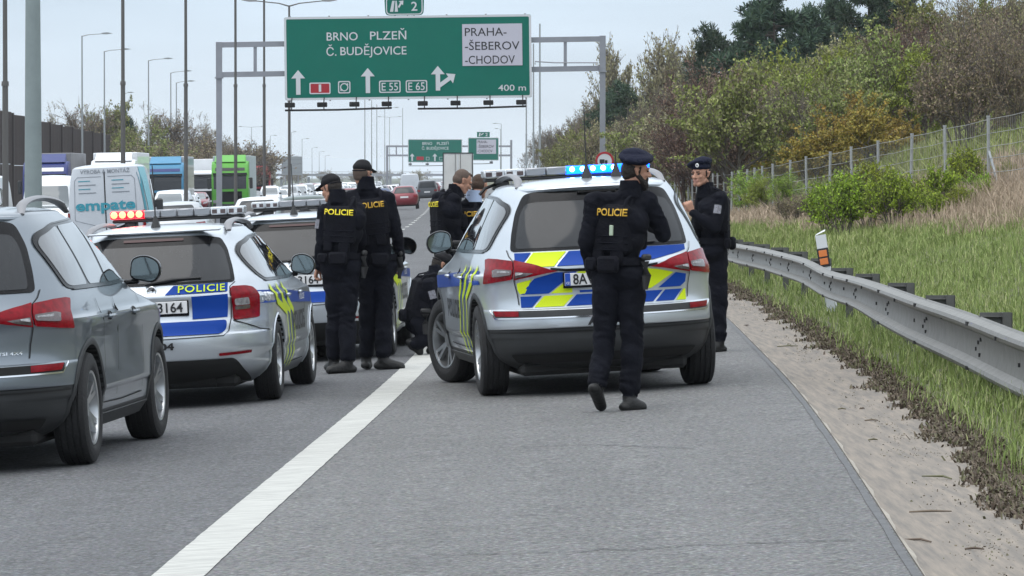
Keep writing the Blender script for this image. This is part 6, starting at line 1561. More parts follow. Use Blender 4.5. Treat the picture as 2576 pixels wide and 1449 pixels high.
def lorry(px, Y, cab, trailer, X, label, deflect=None, low=False, text=None, tall=3.7, stripe=None):
    r = empty('lorry'); rcol = cab
    c = MB(); prof = [(0, .45), (0, 1.25), (-.03, 1.55), (.10, 2.3), (.28, 2.9), (.62, tall - .2), (1.1, tall), (2.2, tall), (2.2, .45)]
    n = len(prof); vs = []
    for x, k in ((-1.24, .06), (-1.16, 0), (1.16, 0), (1.24, .06)):
        for (y, z) in prof: vs.append((x, y + (k if y < 1 else 0), z - (k if z > 3 else 0)))
    fs = [(i*n+j, i*n+(j+1) % n, (i+1)*n+(j+1) % n, (i+1)*n+j) for i in range(3) for j in range(n)] + [tuple(range(n)), tuple(3*n+j for j in range(n))]
    c.add(vs, fs); c.build('cab', M[cab], r, smooth=25)
    def front_quad(x0, x1, z0, z1, mname, nm, off=.03):
        fy = lambda z: float(np.interp(z, [p[1] for p in prof[:7]], [p[0] for p in prof[:7]]))
        q = MB(); zs_ = np.linspace(z0, z1, 4); vv = [(x, fy(z) - off, z) for z in zs_ for x in (x0, x1)] + [(x, fy(z) + .02, z) for z in zs_ for x in (x0, x1)]
        q.add(vv, [(2*i, 2*i+1, 2*i+3, 2*i+2) for i in range(3)] + [(8+2*i, 8+2*i+1, 8+2*i+3, 8+2*i+2) for i in range(3)] + [(0, 1, 9, 8), (6, 7, 15, 14), (0, 2, 10, 8), (2, 4, 12, 10), (4, 6, 14, 12), (1, 3, 11, 9), (3, 5, 13, 11), (5, 7, 15, 13)]); return q.build(nm, M[mname], r)
    front_quad(-1.10, 1.10, 1.72, 2.62, 'lglass', 'windscreen'); front_quad(-.80, .80, .85, 1.55, 'black_gloss', 'grille')
    front_quad(-1.15, 1.15, 2.66, 2.80, 'black_gloss', 'sun_visor', .16); front_quad(-1.18, 1.18, .45, .72, 'trim', 'bumper', .08)
    for sg in (-1, 1):
        front_quad(sg*.85 if sg > 0 else -1.15, 1.15 if sg > 0 else -.85, .78, .98, 'lamp_white', 'headlight', .05)
        q = MB(); q.box((sg*1.42, .25, 2.1), (.22, .12, .75), bev=.04); q.box((sg*1.3, .25, 2.4), (.2, .05, .05)); q.build('wing_mirror', M['trim'], r)
        q = MB(); q.box((sg*1.235, 1.0, 2.1), (.02, .9, .7)); q.build('side_window', M['glass'], r)
        for yy in (1.1, 4.5, 9.5, 10.8): w = MB(); w.lathe([(-.15, .2), (-.15, .5), (.15, .5), (.15, .2)], c=(sg*1.05, yy, .5), n=16); w.build('wheel', M['tyre'], r, smooth=40)
    if deflect:
        q = MB(); q.add([(x*1.05, .75, tall - .05) for x in (-1, 1)] + [(x*1.0, 2.2, tall + .42) for x in (-1, 1)] + [(x*1.05, 2.2, tall - .05) for x in (-1, 1)], [(0, 1, 3, 2), (0, 2, 4), (1, 5, 3), (2, 3, 5, 4), (0, 4, 5, 1)]); q.build('deflector', M[deflect], r)
    if stripe: front_quad(-1.0, 1.0, 2.95, 3.15, stripe, 'front_stripe')
    if text:
        q = MB(); flat_text(q, text[0], 0, 3.1, 1.1, .22, .30, 0, .02); q.build('lettering', M[text[1]], r) if False else None
    q = MB(); q.box((0, 7.9, 2.42), (2.5, 10.6, 3.1), bev=.03); q.build('trailer', M[trailer], r)
    return put(r, px, Y, 'away', label, 'lorry', X=X)
M['lglass'] = mat('lorry_glass', (.022, .025, .03), .2, spec=.35)
M['lb'] = paint('lorry_blue', (.010, .022, .14), 0, .5, .0); M['lc'] = paint('lorry_light_blue', (.045, .21, .36), 0, .5, 0); M['lg'] = paint('lorry_green', (.085, .34, .03), 0, .5, 0); M['lr'] = paint('lorry_red', (.30, .02, .03), 0, .5, 0)
M['tarp'] = mat('trailer_tarpaulin', (.22, .22, .23), .7, var=.15, vscale=.5); M['tarpg'] = mat('trailer_pale', (.40, .47, .47), .6, var=.1, vscale=.5)
lorry(108, 262, 'lb', 'tarp', -25.6, 'dark blue lorry with a grey trailer before the brown noise wall', deflect='lb', stripe='w_paint', tall=3.5)
lorry(270, 268, 'w_paint', 'w_paint', -22.4, 'white oncoming lorry rising behind the lettered van', deflect='w_paint', stripe='signred', tall=3.55)
lorry(412, 318, 'lc', 's_paint', -23.1, 'light blue oncoming lorry between two dark masts', deflect='lc', stripe='lb', tall=3.55)
lorry(575, 322, 'lg', 'tarpg', -19.0, 'bright green oncoming lorry with a pale trailer', deflect='lg', stripe='ink', tall=3.6)
lorry(515, 360, 'w_paint', 'w_paint', -23.4, 'white oncoming lorry cab left of the green lorry', tall=3.1)
lorry(648, 430, 'lr', 'd_paint', -23.0, 'red oncoming lorry behind the dark mast right of the green one', deflect='lr', tall=3.2)
# ------------------------------------------------------------------ trees and shrubs
def leafmat(name, cols, rough=.75):
    m = bpy.data.materials.new(name); m.use_nodes = True; t = m.node_tree; b = t.nodes['Principled BSDF']
    b.inputs['Roughness'].default_value = rough; b.inputs['Specular IOR Level'].default_value = .2
    g = t.nodes.new('ShaderNodeNewGeometry'); r = t.nodes.new('ShaderNodeValToRGB'); cr_ = r.color_ramp
    cr_.elements[0].color = (*cols[0], 1); cr_.elements[-1].color = (*cols[-1], 1)
    for i, c in enumerate(cols[1:-1]): e = cr_.elements.new((i + 1) / (len(cols) - 1)); e.color = (*c, 1)
    t.links.new(g.outputs['Random Per Island'], r.inputs[0])
    oi = t.nodes.new('ShaderNodeObjectInfo'); hs = t.nodes.new('ShaderNodeHueSaturation')
    mr = t.nodes.new('ShaderNodeMapRange'); mr.inputs[3].default_value = .475; mr.inputs[4].default_value = .52; t.links.new(oi.outputs['Random'], mr.inputs[0]); t.links.new(mr.outputs[0], hs.inputs['Hue'])
    mr = t.nodes.new('ShaderNodeMapRange'); mr.inputs[3].default_value = .8; mr.inputs[4].default_value = 1.2; t.links.new(oi.outputs['Random'], mr.inputs[0]); t.links.new(mr.outputs[0], hs.inputs['Value'])
    t.links.new(r.outputs[0], hs.inputs['Color']); t.links.new(hs.outputs[0], b.inputs['Base Color'])
    return m
M['bark'] = mat('bark', (.135, .115, .098), .9, var=.4, vscale=12)
M['bark_red'] = mat('bark_red', (.095, .062, .052), .9, var=.3, vscale=12)
M['l_spring'] = leafmat('leaves_spring', [(.15, .19, .045), (.22, .26, .07), (.28, .29, .11), (.18, .17, .10)])
M['l_bright'] = leafmat('leaves_bright', [(.12, .19, .018), (.22, .32, .03), (.30, .40, .04), (.17, .20, .05)])
M['l_ochre'] = leafmat('leaves_ochre', [(.20, .15, .04), (.32, .24, .05), (.26, .25, .06), (.40, .27, .06)])
M['l_brown'] = leafmat('buds_brown', [(.19, .15, .11), (.27, .21, .15), (.22, .22, .09), (.33, .26, .18)])
M['l_red'] = leafmat('buds_red', [(.13, .078, .062), (.17, .10, .082), (.15, .10, .075), (.20, .13, .10)])
M['l_pale'] = leafmat('leaves_pale', [(.26, .26, .14), (.36, .35, .22), (.32, .32, .14), (.42, .39, .26)])
M['l_pine'] = leafmat('needles', [(.032, .058, .042), (.052, .088, .058), (.08, .115, .062)])
M['l_white'] = leafmat('blossom', [(.4, .38, .34), (.55, .53, .5)])

def grow(kind, seed, stems=1, height=1.0, spread=.5, levels=4, kids=4, leaves=4500, lsize=.05, upness=.35, twig_w=.012, leafy_from=.3, wob_=.35, trunk_r=.028):
    """unit-high plant: returns wood tubes, twig ribbons and leaf quads"""
    r = random.Random(seed); wood = MB(); rib = []; tips = []
    def branch(p, d, L, rad, lev):
        n = 3 if lev < 2 else 2; pts = [p]; q = p; dd = d
        for i in range(n):
            dd = (dd + Vector((r.gauss(0, 1), r.gauss(0, 1), r.gauss(0, .6) + upness)) * wob_ * .35).normalized(); q = q + dd * (L / n); pts.append(q)
        if lev <= 1: wood.tube(pts, [rad * (1 - .55 * i / n) for i in range(n + 1)], n=5, cap=False)
        else:
            for a, b in zip(pts[:-1], pts[1:]): rib.append((a, b, max(rad, .0035)))
        if lev >= levels - 2:
            for a, b in zip(pts[:-1], pts[1:]): tips.append((a, b))
        if lev < levels:
            k = kids if lev else int(kids * 1.8)
            for i in range(k):
                t = (.35 if lev == 0 else .2) + (.65 if lev == 0 else .8) * (i + r.random()) / k
                j = min(int(t * n), n - 1); base = pts[j].lerp(pts[j+1], t * n - j)
                a = r.uniform(0, 2 * PI); side = Vector((math.cos(a), math.sin(a), 0)); side = (side - dd * side.dot(dd)).normalized()
                ang = r.uniform(.35, .85) * (1.15 if lev == 0 else 1)
                nd = (dd * math.cos(ang) + side * math.sin(ang)).normalized()
                branch(base, nd, L * r.uniform(.42, .68) * (1.15 - .45 * t if lev == 0 else 1), rad * .5, lev + 1)
    for s_ in range(stems):
        a = r.uniform(0, 2 * PI); rr = .04 * (stems > 1); lean = spread * r.uniform(.25, 1.0) if stems > 1 else .05
        branch(Vector((math.cos(a)*rr, math.sin(a)*rr, -.02)), Vector((math.cos(a)*lean, math.sin(a)*lean, 1)).normalized(), r.uniform(.5, .72) if stems > 1 else .78, trunk_r / (stems ** .4), 0)
    rs = np.random.RandomState(seed)
    # ribbons
    A = np.array([x[0] for x in rib]); B_ = np.array([x[1] for x in rib]); Wd = np.array([x[2] for x in rib])
    d = B_ - A; rv = rs.normal(size=A.shape); s_ = np.cross(d, rv); s_ /= np.linalg.norm(s_, axis=1)[:, None] + 1e-9
    Wd = np.clip(Wd, 0, twig_w)[:, None]
    q = np.stack([A - s_*Wd*.5, A + s_*Wd*.5, B_ + s_*Wd*.35, B_ - s_*Wd*.35], 1).reshape(-1, 3)
    T = np.array([[*a, *b] for a, b in tips]); i = rs.randint(0, len(T), leaves); t = rs.rand(leaves, 1)
    c = T[i, :3] * (1 - t) + T[i, 3:] * t + rs.normal(size=(leaves, 3)) * .012
    c = c[c[:, 2] > leafy_from * .3]; m = len(c)
    u = rs.normal(size=(m, 3)); u /= np.linalg.norm(u, axis=1)[:, None]; w = np.cross(u, rs.normal(size=(m, 3))); w /= np.linalg.norm(w, axis=1)[:, None] + 1e-9
    sz = lsize * (0.5 + rs.rand(m, 1)); lv = np.stack([c - u*sz*.5, c + w*sz*.30, c + u*sz*.5, c - w*sz*.30], 1).reshape(-1, 3)
    allz = np.concatenate([q[:, 2], lv[:, 2]]) if m else q[:, 2]; k = 1.0 / np.percentile(allz, 99.7)
    return wood, q * k, lv * k, k
def pine(seed):
    r = random.Random(seed); rs = np.random.RandomState(seed); wood = MB(); wood.tube([(0, 0, 0), (.01, 0, .5), (0, .01, .97)], [.022, .015, .004], n=6)
    cl = []
    for i in range(64):
        z = .20 + .77 * (i / 64) ** .85 + r.uniform(-.03, .03); L = (.36 * (1.02 - z) ** .5 + .03) * r.uniform(.55, 1.15); a = r.uniform(0, 2 * PI); up = r.uniform(.0, .35)
        tip = Vector((math.cos(a)*L, math.sin(a)*L, z + L*up)); wood.tube([(0, 0, z), tuple(Vector((0, 0, z)).lerp(tip, .5) + Vector((0, 0, -.01))), tuple(tip)], [.006, .004, .002], n=4)
        for j in range(7):
            t = r.uniform(.35, 1.05); c = Vector((0, 0, z)).lerp(tip, t) + Vector((r.gauss(0, .022), r.gauss(0, .022), r.gauss(.008, .016))); cl.append((c.x, c.y, c.z, r.uniform(.030, .055)))
    cl = np.array(cl); n = 36; c = np.repeat(cl[:, :3], n, 0); s_ = np.repeat(cl[:, 3:], n, 0)
    u = rs.normal(size=c.shape); u[:, 2] += .45; u /= np.linalg.norm(u, axis=1)[:, None]; w = np.cross(u, rs.normal(size=c.shape)); w /= np.linalg.norm(w, axis=1)[:, None]
    st_ = c + u * s_ * rs.rand(len(c), 1) * .5; q = np.stack([st_ - w*.0028, st_ + w*.0028, st_ + u*s_*.8 + w*.0028, st_ + u*s_*.8 - w*.0028], 1).reshape(-1, 3)
    return wood, np.zeros((0, 3)), q, 1.0
PLANTS = {}
def plant_proto(name, leaf, bark, gen, lab):
    wood, rib, lv, k = gen
    wv = [tuple(Vector(p) * k) for p in wood.v]; wood.v = wv; wm = wood.mesh('trunk'); wm.materials.append(M[bark]); autosmooth(wm, 60)
    V_ = np.concatenate([rib, lv]) if len(rib) else lv; nq = len(V_) // 4; me = bpy.data.meshes.new('crown')
    me.vertices.add(len(V_)); me.vertices.foreach_set('co', V_.astype(np.float32).ravel()); me.loops.add(nq * 4); me.loops.foreach_set('vertex_index', np.arange(nq * 4, dtype=np.int32)); me.polygons.add(nq); me.polygons.foreach_set('loop_start', np.arange(nq, dtype=np.int32) * 4)
    me.materials.append(M[bark]); me.materials.append(M[leaf]); mi = np.zeros(nq, np.int32); mi[len(rib) // 4:] = 1; me.polygons.foreach_set('material_index', mi); me.update(calc_edges=True)
    PLANTS[name] = (wm, me, lab)
plant_proto('bare', 'l_brown', 'bark', grow('t', 1, 1, levels=5, kids=4, leaves=2600, lsize=.016, trunk_r=.024, twig_w=.010), 'tree')
plant_proto('bare2', 'l_brown', 'bark', grow('t', 12, 3, spread=.35, levels=4, kids=5, leaves=3000, lsize=.018, twig_w=.010), 'tree')
plant_proto('red', 'l_red', 'bark_red', grow('t', 2, 9, spread=.40, levels=3, kids=6, leaves=9000, lsize=.018, upness=.8, twig_w=.009), 'tree')
plant_proto('spring', 'l_spring', 'bark', grow('t', 3, 5, spread=.55, levels=4, kids=4, leaves=9500, lsize=.026, twig_w=.009), 'tree')
plant_proto('spring2', 'l_spring', 'bark', grow('t', 4, 2, spread=.35, levels=4, kids=5, leaves=10000, lsize=.024, twig_w=.009), 'tree')
M['l_fresh'] = leafmat('leaves_fresh', [(.16, .23, .035), (.25, .33, .05), (.32, .40, .08), (.20, .22, .07)])
plant_proto('fresh', 'l_fresh', 'bark', grow('t', 23, 4, spread=.5, levels=4, kids=4, leaves=11000, lsize=.026, twig_w=.009), 'tree')
plant_proto('brown', 'l_brown', 'bark', grow('t', 5, 7, spread=.7, levels=3, kids=6, leaves=8000, lsize=.024, twig_w=.009, upness=.5), 'shrub')
plant_proto('ochre', 'l_ochre', 'bark', grow('t', 6, 4, spread=.8, levels=4, kids=4, leaves=10500, lsize=.032, upness=.15, twig_w=.010), 'tree')
plant_proto('bright', 'l_bright', 'bark', grow('t', 7, 12, spread=.6, levels=3, kids=5, leaves=8000, lsize=.040, upness=.9, twig_w=.010), 'shrub')
plant_proto('bright2', 'l_bright', 'bark', grow('t', 17, 7, spread=.5, levels=3, kids=5, leaves=4200, lsize=.048, upness=.8, twig_w=.012), 'shrub')
plant_proto('vase', 'l_brown', 'bark', grow('t', 8, 11, spread=1.0, levels=4, kids=4, leaves=13000, lsize=.020, upness=.45, twig_w=.008), 'tree')
plant_proto('pale', 'l_pale', 'bark', grow('t', 9, 2, spread=.25, levels=4, kids=5, leaves=5500, lsize=.020, upness=.9, twig_w=.007), 'tree')
plant_proto('pine', 'l_pine', 'bark', pine(3), 'pine'); plant_proto('pine2', 'l_pine', 'bark', pine(8), 'pine')
rp = random.Random(5)
def plant(kind, px, Y, h, label, group=None, wide=1.0, X=None, top=None, name=None):
    X = (px - 1288) * Y / F if X is None else X
    z = float(gz(X, Y)) if X > GE(Y) else zleft(X)
    if top is not None: h = (CAMH + (445 - top) * Y / F) - z
    if h < .35: return None
    wm, me, cat = PLANTS[kind]
    root = empty(name or {'tree': 'tree', 'shrub': 'shrub', 'pine': 'pine_tree'}[cat], (X, Y, z - .03), rp.uniform(0, 2 * PI)); tag(root, label, {'pine': 'pine tree'}.get(cat, cat), group)
    root.scale = (h * wide, h * wide, h)
    for nm, mm in (('trunk', wm), ('crown', me)):
        o = bpy.data.objects.new(nm, mm); COL.objects.link(o); o.parent = root
    return root
# foreground bushes by the fence
for (k, px, Y, top, wd, lb) in [('bright', 2125, 90, 430, .85, 'bright green bush, leftmost of the clump before the fence'), ('bright', 2185, 92, 405, .85, 'tall bright green bush in the middle of the fence clump'), ('bright', 2245, 89, 425, .85, 'dense yellow-green bush right of the middle of the clump'), ('bright', 2305, 91, 450, .8, 'low green bush at the right end of the fence clump'),
        ('bright2', 2368, 92, 405, .7, 'upright yellow-green shrub before the third fence post from the right'), ('bright', 2432, 102, 370, .7, 'slender green shrub left of the braced fence post'), ('bright2', 2463, 99, 425, .8, 'thin green shrub touching the braced fence post'), ('bright', 2563, 112, 415, 1.1, 'dark green bush behind the wire at the right picture edge'),
        ('bright', 2470, 90, 450, .8, 'green bush right at the foot of the braced fence post'), ('bright2', 2345, 86, 470, .9, 'short green shrub between the clump and the upright shrub'), ('bright', 2410, 88, 465, .75, 'green bush between the two slender fence shrubs'), ('fresh', 2535, 104, 400, .8, 'leafy green bush under the big dark-stemmed tree at the right'), ('bright', 2078, 94, 455, .8, 'small green shrub at the left edge of the clump'), ('fresh', 1985, 142, 430, .9, 'pale green shrub behind the fence left of the ochre trees'), ('fresh', 1870, 150, 425, .9, 'fresh green bush behind the fence right of the officer with the raised hand'), ('fresh', 1925, 148, 440, .9, 'low fresh green bush behind the fence between two taller ones'),
        ('brown', 2052, 104, 470, .9, 'brown bramble tangle left of the green fence clump'), ('brown', 2540, 82, 500, .9, 'low tangle of dry brambles in the reeds by the right picture edge'), ('brown', 1990, 112, 480, .9, 'brown bramble in the reeds left of the green fence clump'), ('brown', 2395, 84, 520, 1.0, 'low brown bramble in the dry grass before the fence'), ('brown', 2530, 95, 470, 1.0, 'dry twiggy shrub right of the braced post')]:
    plant(k, px, Y, 1, lb, wide=wd, top=top)
for (k, px, Y, top, wd, lb) in [('ochre', 2035, 152, 290, 1.0, 'ochre budding tree at the left of the yellow-brown group'), ('ochre', 2105, 156, 238, .95, 'tallest ochre tree, left of the two round crowns'), ('ochre', 2205, 150, 232, .95, 'orange-ochre tree with a round crown behind the fence'), ('ochre', 2285, 158, 275, .9, 'ochre tree at the right end of the yellow-brown group'), ('ochre', 1965, 165, 345, 1.2, 'low ochre bush left behind the fence'),
        ('vase', 2425, 137, 20, .72, 'big dark-stemmed spreading tree filling the right picture edge'), ('vase', 2580, 131, 40, .60, 'dark spreading tree cut by the right picture edge'), ('vase', 2340, 170, 60, .6, 'brown-green spreading tree left of the big dark-stemmed one'), ('spring2', 2330, 185, -25, .75, 'tall green-tinged tree at the top right'), ('vase', 2500, 165, -60, .55, 'tall brown twiggy tree above the big dark-stemmed one'),
        ('red', 1800, 176, 155, .85, 'reddish bare tree standing alone behind the officer in the beret'), ('red', 1735, 182, 270, .8, 'smaller reddish bare tree left of the tall one'), ('bare', 1655, 190, 300, .6, 'bare grey-brown tree right of the gantry post'),
        ('pine', 1945, 232, -8, 1.1, 'tallest dark pine at the top of the slope'), ('pine2', 2015, 236, 30, .9, 'dark pine right beside the tallest pine'), ('pine2', 1805, 262, 80, .85, 'dark pine at the left of the hilltop'), ('pine', 1865, 255, 110, .8, 'small dark pine between the hilltop pines'), ('pine', 2185, 248, -60, .9, 'tall dark pine at the top edge, left of the picture corner'), ('pine2', 2262, 240, -40, .9, 'dark pine at the top edge, right of its neighbour'), ('pine', 2110, 252, -5, .7, 'dark pine behind the grey shrubs near the top edge'),
        ('pine2', 1545, 305, 218, .9, 'dark pine low beside the gantry right post'), ('pine', 1590, 300, 245, .8, 'dark squat pine right of the gantry post'), ('pale', 1560, 315, 105, .45, 'thin pale spire-like tree behind the gantry post'),
        ('pale', 1690, 285, 88, .55, 'pale tall budding tree left of the dark pines'), ('pale', 1735, 280, 100, .5, 'second pale budding tree left of the dark pines'), ('pale', 1640, 290, 160, .6, 'lower pale tree at the left of the pale group')]:
    plant(k, px, Y, 1, lb, wide=wd, top=top)
SKY_ = Curve1([(1200, 400), (1270, 352), (1330, 338), (1400, 312), (1460, 290), (1510, 240), (1560, 195), (1640, 175), (1700, 150), (1780, 140), (1860, 130), (1950, 90), (2060, 110), (2150, 70), (2250, 30), (2400, 20), (2700, -60)])
kinds = ['spring', 'spring2', 'brown', 'spring', 'bare2', 'fresh', 'pale', 'spring2', 'red', 'fresh', 'brown', 'spring']
labs = {'fresh': 'fresh yellow-green tree in the thicket on the slope', 'spring': 'green-tinged budding tree in the thicket on the slope', 'spring2': 'slender green-tinged tree in the thicket on the slope', 'brown': 'brown leafless shrub in the thicket on the slope', 'bare2': 'bare forked tree in the thicket on the slope', 'pale': 'pale budding tree in the thicket on the slope', 'bare': 'bare brown tree far along the right verge', 'red': 'reddish bare shrub on the slope'}
grp = {'fresh': 'fresh green trees on the slope', 'spring': 'green budding trees on the slope', 'spring2': 'slender green trees on the slope', 'brown': 'brown shrubs on the slope', 'bare2': 'bare forked trees on the slope', 'pale': 'pale trees on the slope', 'bare': 'bare trees along the right verge', 'red': 'reddish shrubs on the slope'}
cnt = 0
for Y in np.concatenate([np.linspace(168, 300, 15), np.linspace(300, 420, 7)]):
    px = 1288 + (FX(Y) + .8) * F / Y
    while px < 2720:
        x_ = px + rp.uniform(-14, 14); yy = Y + rp.uniform(-6, 6)
        k = kinds[rp.randrange(len(kinds))]; X = (x_ - 1288) * yy / F; z = float(gz(X, yy))
        top = max(float(SKY_(x_)) + rp.uniform(0, 50), 445 - (z + rp.uniform(3.2, 5.6) - CAMH) * F / yy)
        if plant(k, x_, yy, 1, labs[k], grp[k], wide=rp.uniform(.65, .95), top=top): cnt += 1
        px += rp.uniform(80, 130) * (200 / Y) ** .5
for Y in (340, 400, 470, 560, 680):
    for j in range(6):
        px = 1288 + (FX(Y) + 1.5 + j * 1.7 + rp.uniform(-.5, .5)) * F / Y
        if 1240 < px < 1560: plant(('bare', 'bare2', 'brown')[j % 3], px, Y, 1, labs[('bare', 'bare2', 'brown')[j % 3]] if j % 3 else labs['bare'], grp[('bare', 'bare2', 'brown')[j % 3]], wide=rp.uniform(.5, .7), top=float(SKY_(px)) + rp.uniform(0, 35))
# left side: bare trees over the noise wall and the lorries
for (k, px, Y, top, wd, lb) in [('bare', 135, 455, 262, .75, 'bare tree behind the noise wall, leftmost'), ('bare2', 195, 450, 268, .8, 'bare dense tree where the noise wall ends'), ('bare', 240, 470, 272, .8, 'bare tree right of the noise wall end'), ('spring2', 292, 460, 255, .7, 'green-brown tree left of the dark mast over the van'), ('pine', 300, 480, 285, .8, 'dark conifer behind the mast over the van'), ('spring', 340, 455, 300, .8, 'green-tinged tree right of the mast over the van'),
        ('bare', 385, 470, 262, .8, 'bare tree with an open crown above the light blue lorry'), ('bare2', 430, 460, 280, .8, 'bare tree left of the mast by the light blue lorry'), ('bare', 515, 480, 288, .85, 'bare round tree left of the gantry post'), ('bare2', 565, 500, 345, .9, 'low bare tree behind the gantry left post'), ('brown', 470, 450, 350, 1.0, 'brown shrub below the bare trees left of the green lorry')]:
    plant(k, px, Y, 1, lb, wide=wd, top=top)
for i in range(16):
    px = 215 + i * 26; Y = 430 + rp.uniform(-12, 30); k = ('brown', 'spring', 'brown', 'bare2')[i % 4]
    plant(k, px, Y, 1, 'low scrub along the far side of the oncoming carriageway', 'low scrub beyond the oncoming lorries', wide=1.3, top=355 + rp.uniform(-15, 25))
for i in range(14):
    px = 590 + i * 38 + rp.uniform(-8, 8); plant(('brown', 'bare')[i % 2], px, 1500 + rp.uniform(-100, 300), 1, 'tiny distant tree on the horizon beyond the jam', 'tiny trees on the horizon', wide=1.2, top=430 + rp.uniform(-5, 6))

# ------------------------------------------------------------------ wire fence
fe = empty('wire_fence', (0, 0, 0)); tag(fe, 'wire mesh fence on grey steel posts running along the foot of the slope', 'fence')
M['fpost'] = mat('fence_post', (.34, .35, .35), .6, .3, var=.15, vscale=5); M['wire'] = mat('fence_wire', (.30, .30, .29), .6, .4)
fpx = [2610, 2487, 2379, 2290, 2210, 2143, 2086, 2030, 1987, 1945, 1920, 1899, 1879, 1859, 1840, 1822, 1806, 1792, 1778, 1765, 1753, 1742, 1732, 1722, 1713, 1704, 1696, 1688, 1680, 1673, 1666, 1660, 1654, 1648, 1642]
yt = np.linspace(80, 420, 1500); pxt = 1288 + np.array([FX(y) for y in yt]) * F / yt
fpts = []
bp_ = MB(); bp_.tube([(0, 0, -.3), (0, 0, 1.72)], .036, n=8); bp_.tube([(0, 0, 1.72), (0, 0, 1.76)], .042, n=8); pmesh = bp_.mesh('post'); pmesh.materials.append(M['fpost']); autosmooth(pmesh, 50)
for px in fpx:
    y = float(np.interp(-px, -pxt, yt)); x = FX(y); z = gzf(x, y); fpts.append(Vector((x, y, z)))
    o = bpy.data.objects.new('post', pmesh); COL.objects.link(o); o.parent = fe; o.location = (x, y, z); o.rotation_euler = (rp.uniform(-.02, .02), rp.uniform(-.02, .02), 0)
for hgt in (.25, .55, .85, 1.1, 1.38, 1.68):
    b = MB(); pts = []
    for a, c in zip(fpts[:-1], fpts[1:]): pts += [a + Vector((0, -.03, hgt)), (a + c) / 2 + Vector((0, -.03, hgt - .02))]
    pts.append(fpts[-1] + Vector((0, 0, hgt))); b.tube(pts, .007, n=4); b.build('wire', M['wire'], fe)
b = MB(); a, c = fpts[1], fpts[2]
for p0, p1 in zip(fpts[:12], fpts[1:13]):
    n = int((p1 - p0).length / .30)
    for k in range(1, n): p = p0.lerp(p1, k / n); b.tube([p + Vector((0, -.03, .1)), p + Vector((0, -.03, 1.68))], .0036, n=3, cap=False)
o = b.build('mesh_wire', M['wire'], fe); o['kind'] = 'stuff'
b = MB(); a = fpts[1]; b.tube([a + Vector((0, -.05, 1.0)), a + Vector((.22, -.75, -.05))], .03, n=8); b.build('brace', M['polelight'], fe, smooth=50)

# ------------------------------------------------------------------ leaning marker post
Ym = 53.2; Xm = 3.58; zm = gzf(Xm, Ym)
mk = empty('marker_post', (Xm, Ym, zm), 0); tag(mk, 'leaning white marker post with an orange reflector behind the guardrail', 'marker post'); mk.rotation_euler = (-.05, -.17, -.25)
hh = CAMH - (585 - 445) / (F / Ym) - zm
b = MB(); b.prism(rounded([(-.062, -.02), (.062, -.02), (.05, .06), (-.05, .06)], .015), -.2, hh - .015); b.add([(-.062, -.02, hh-.015), (.062, -.02, hh+.02), (.05, .06, hh+.045), (-.05, .06, hh+.01)], [(0, 1, 2, 3)]); b.build('post', M['signwhite'], mk, smooth=30)
M['refl'] = mat('orange_reflector', (.62, .16, .015), .3, coat=.6, bump=.3, bscale=150)
b = MB(); b.box((0, -.023, hh - .27), (.13, .012, .21), bev=.003); b.build('band', M['ink'], mk)
for dz in (-.045, .045):
    b = MB(); b.box((0, -.031, hh - .27 + dz), (.092, .010, .072), bev=.003); b.build('reflector', M['refl'], mk)

# ------------------------------------------------------------------ grass, dry reeds, soil and litter
M['grass'] = leafmat('grass_blades', [(.11, .155, .04), (.185, .24, .07), (.25, .31, .10), (.36, .36, .18)])
M['reed'] = leafmat('dry_grass', [(.30, .235, .165), (.44, .35, .25), (.52, .43, .31), (.22, .18, .11)])
M['litter'] = leafmat('dead_stalks', [(.075, .060, .046), (.125, .10, .074), (.19, .16, .115), (.10, .115, .05)])
def blades(name, n, fn, hfun, wfun, m, lean=.35, seed=1, bend=True, label=None):
    rs = np.random.RandomState(seed); x, y, keep = fn(rs, n)
    x, y = x[keep], y[keep]; n = len(x); z = gz(x, y)
    h = hfun(rs, x, y, n); w = wfun(x, y)
    a = rs.rand(n) * 2 * PI; la = rs.rand(n) * 2 * PI; ll = rs.rand(n) * lean
    dx, dy = np.cos(a) * w / 2, np.sin(a) * w / 2; lx, ly = np.cos(la) * ll * h, np.sin(la) * ll * h
    P0 = np.stack([x - dx, y - dy, z - .01], 1); P1 = np.stack([x + dx, y + dy, z - .01], 1)
    P2 = np.stack([x + dx*.7 + lx*.35, y + dy*.7 + ly*.35, z + h*.55], 1); P3 = np.stack([x - dx*.7 + lx*.35, y - dy*.7 + ly*.35, z + h*.55], 1); P4 = np.stack([x + lx, y + ly, z + h*(1 - ll*.3)], 1)
    V_ = np.stack([P0, P1, P2, P3, P4], 1).reshape(-1, 3); b = np.arange(n)[:, None] * 5
    idx = np.concatenate([b + 0, b + 1, b + 2, b + 0, b + 2, b + 3, b + 3, b + 2, b + 4], 1).ravel()
    o = np_mesh(name, V_, 3, idx, m); o['kind'] = 'stuff'; return tag(o, label, 'grass' if 'grass' in name else 'litter')
def clump(x, y, f, s=0):
    return .5 + .5 * np.sin(x * f + 1.7 * np.sin(y * f * .6 + s)) * np.sin(y * f * .8 + 1.3 * np.sin(x * f * .9 + s))
def near_fn(rs, n):
    Y = 18 * (78 / 18) ** (rs.rand(n) ** 1.0); u = rs.rand(n) ** 1.0
    g = np.array(GE(Y)); X = g - .02 + u * 4.6; X += .05 * np.sin(Y * 5) * (u < .1)
    px = 1288 + X / Y * F; edge = np.clip((X - g) / .35, 0, 1)
    return X, Y, (px < 3150) & (rs.rand(n) < (.25 + .75 * edge) * (.45 + .55 * clump(X, Y, 3.1)))
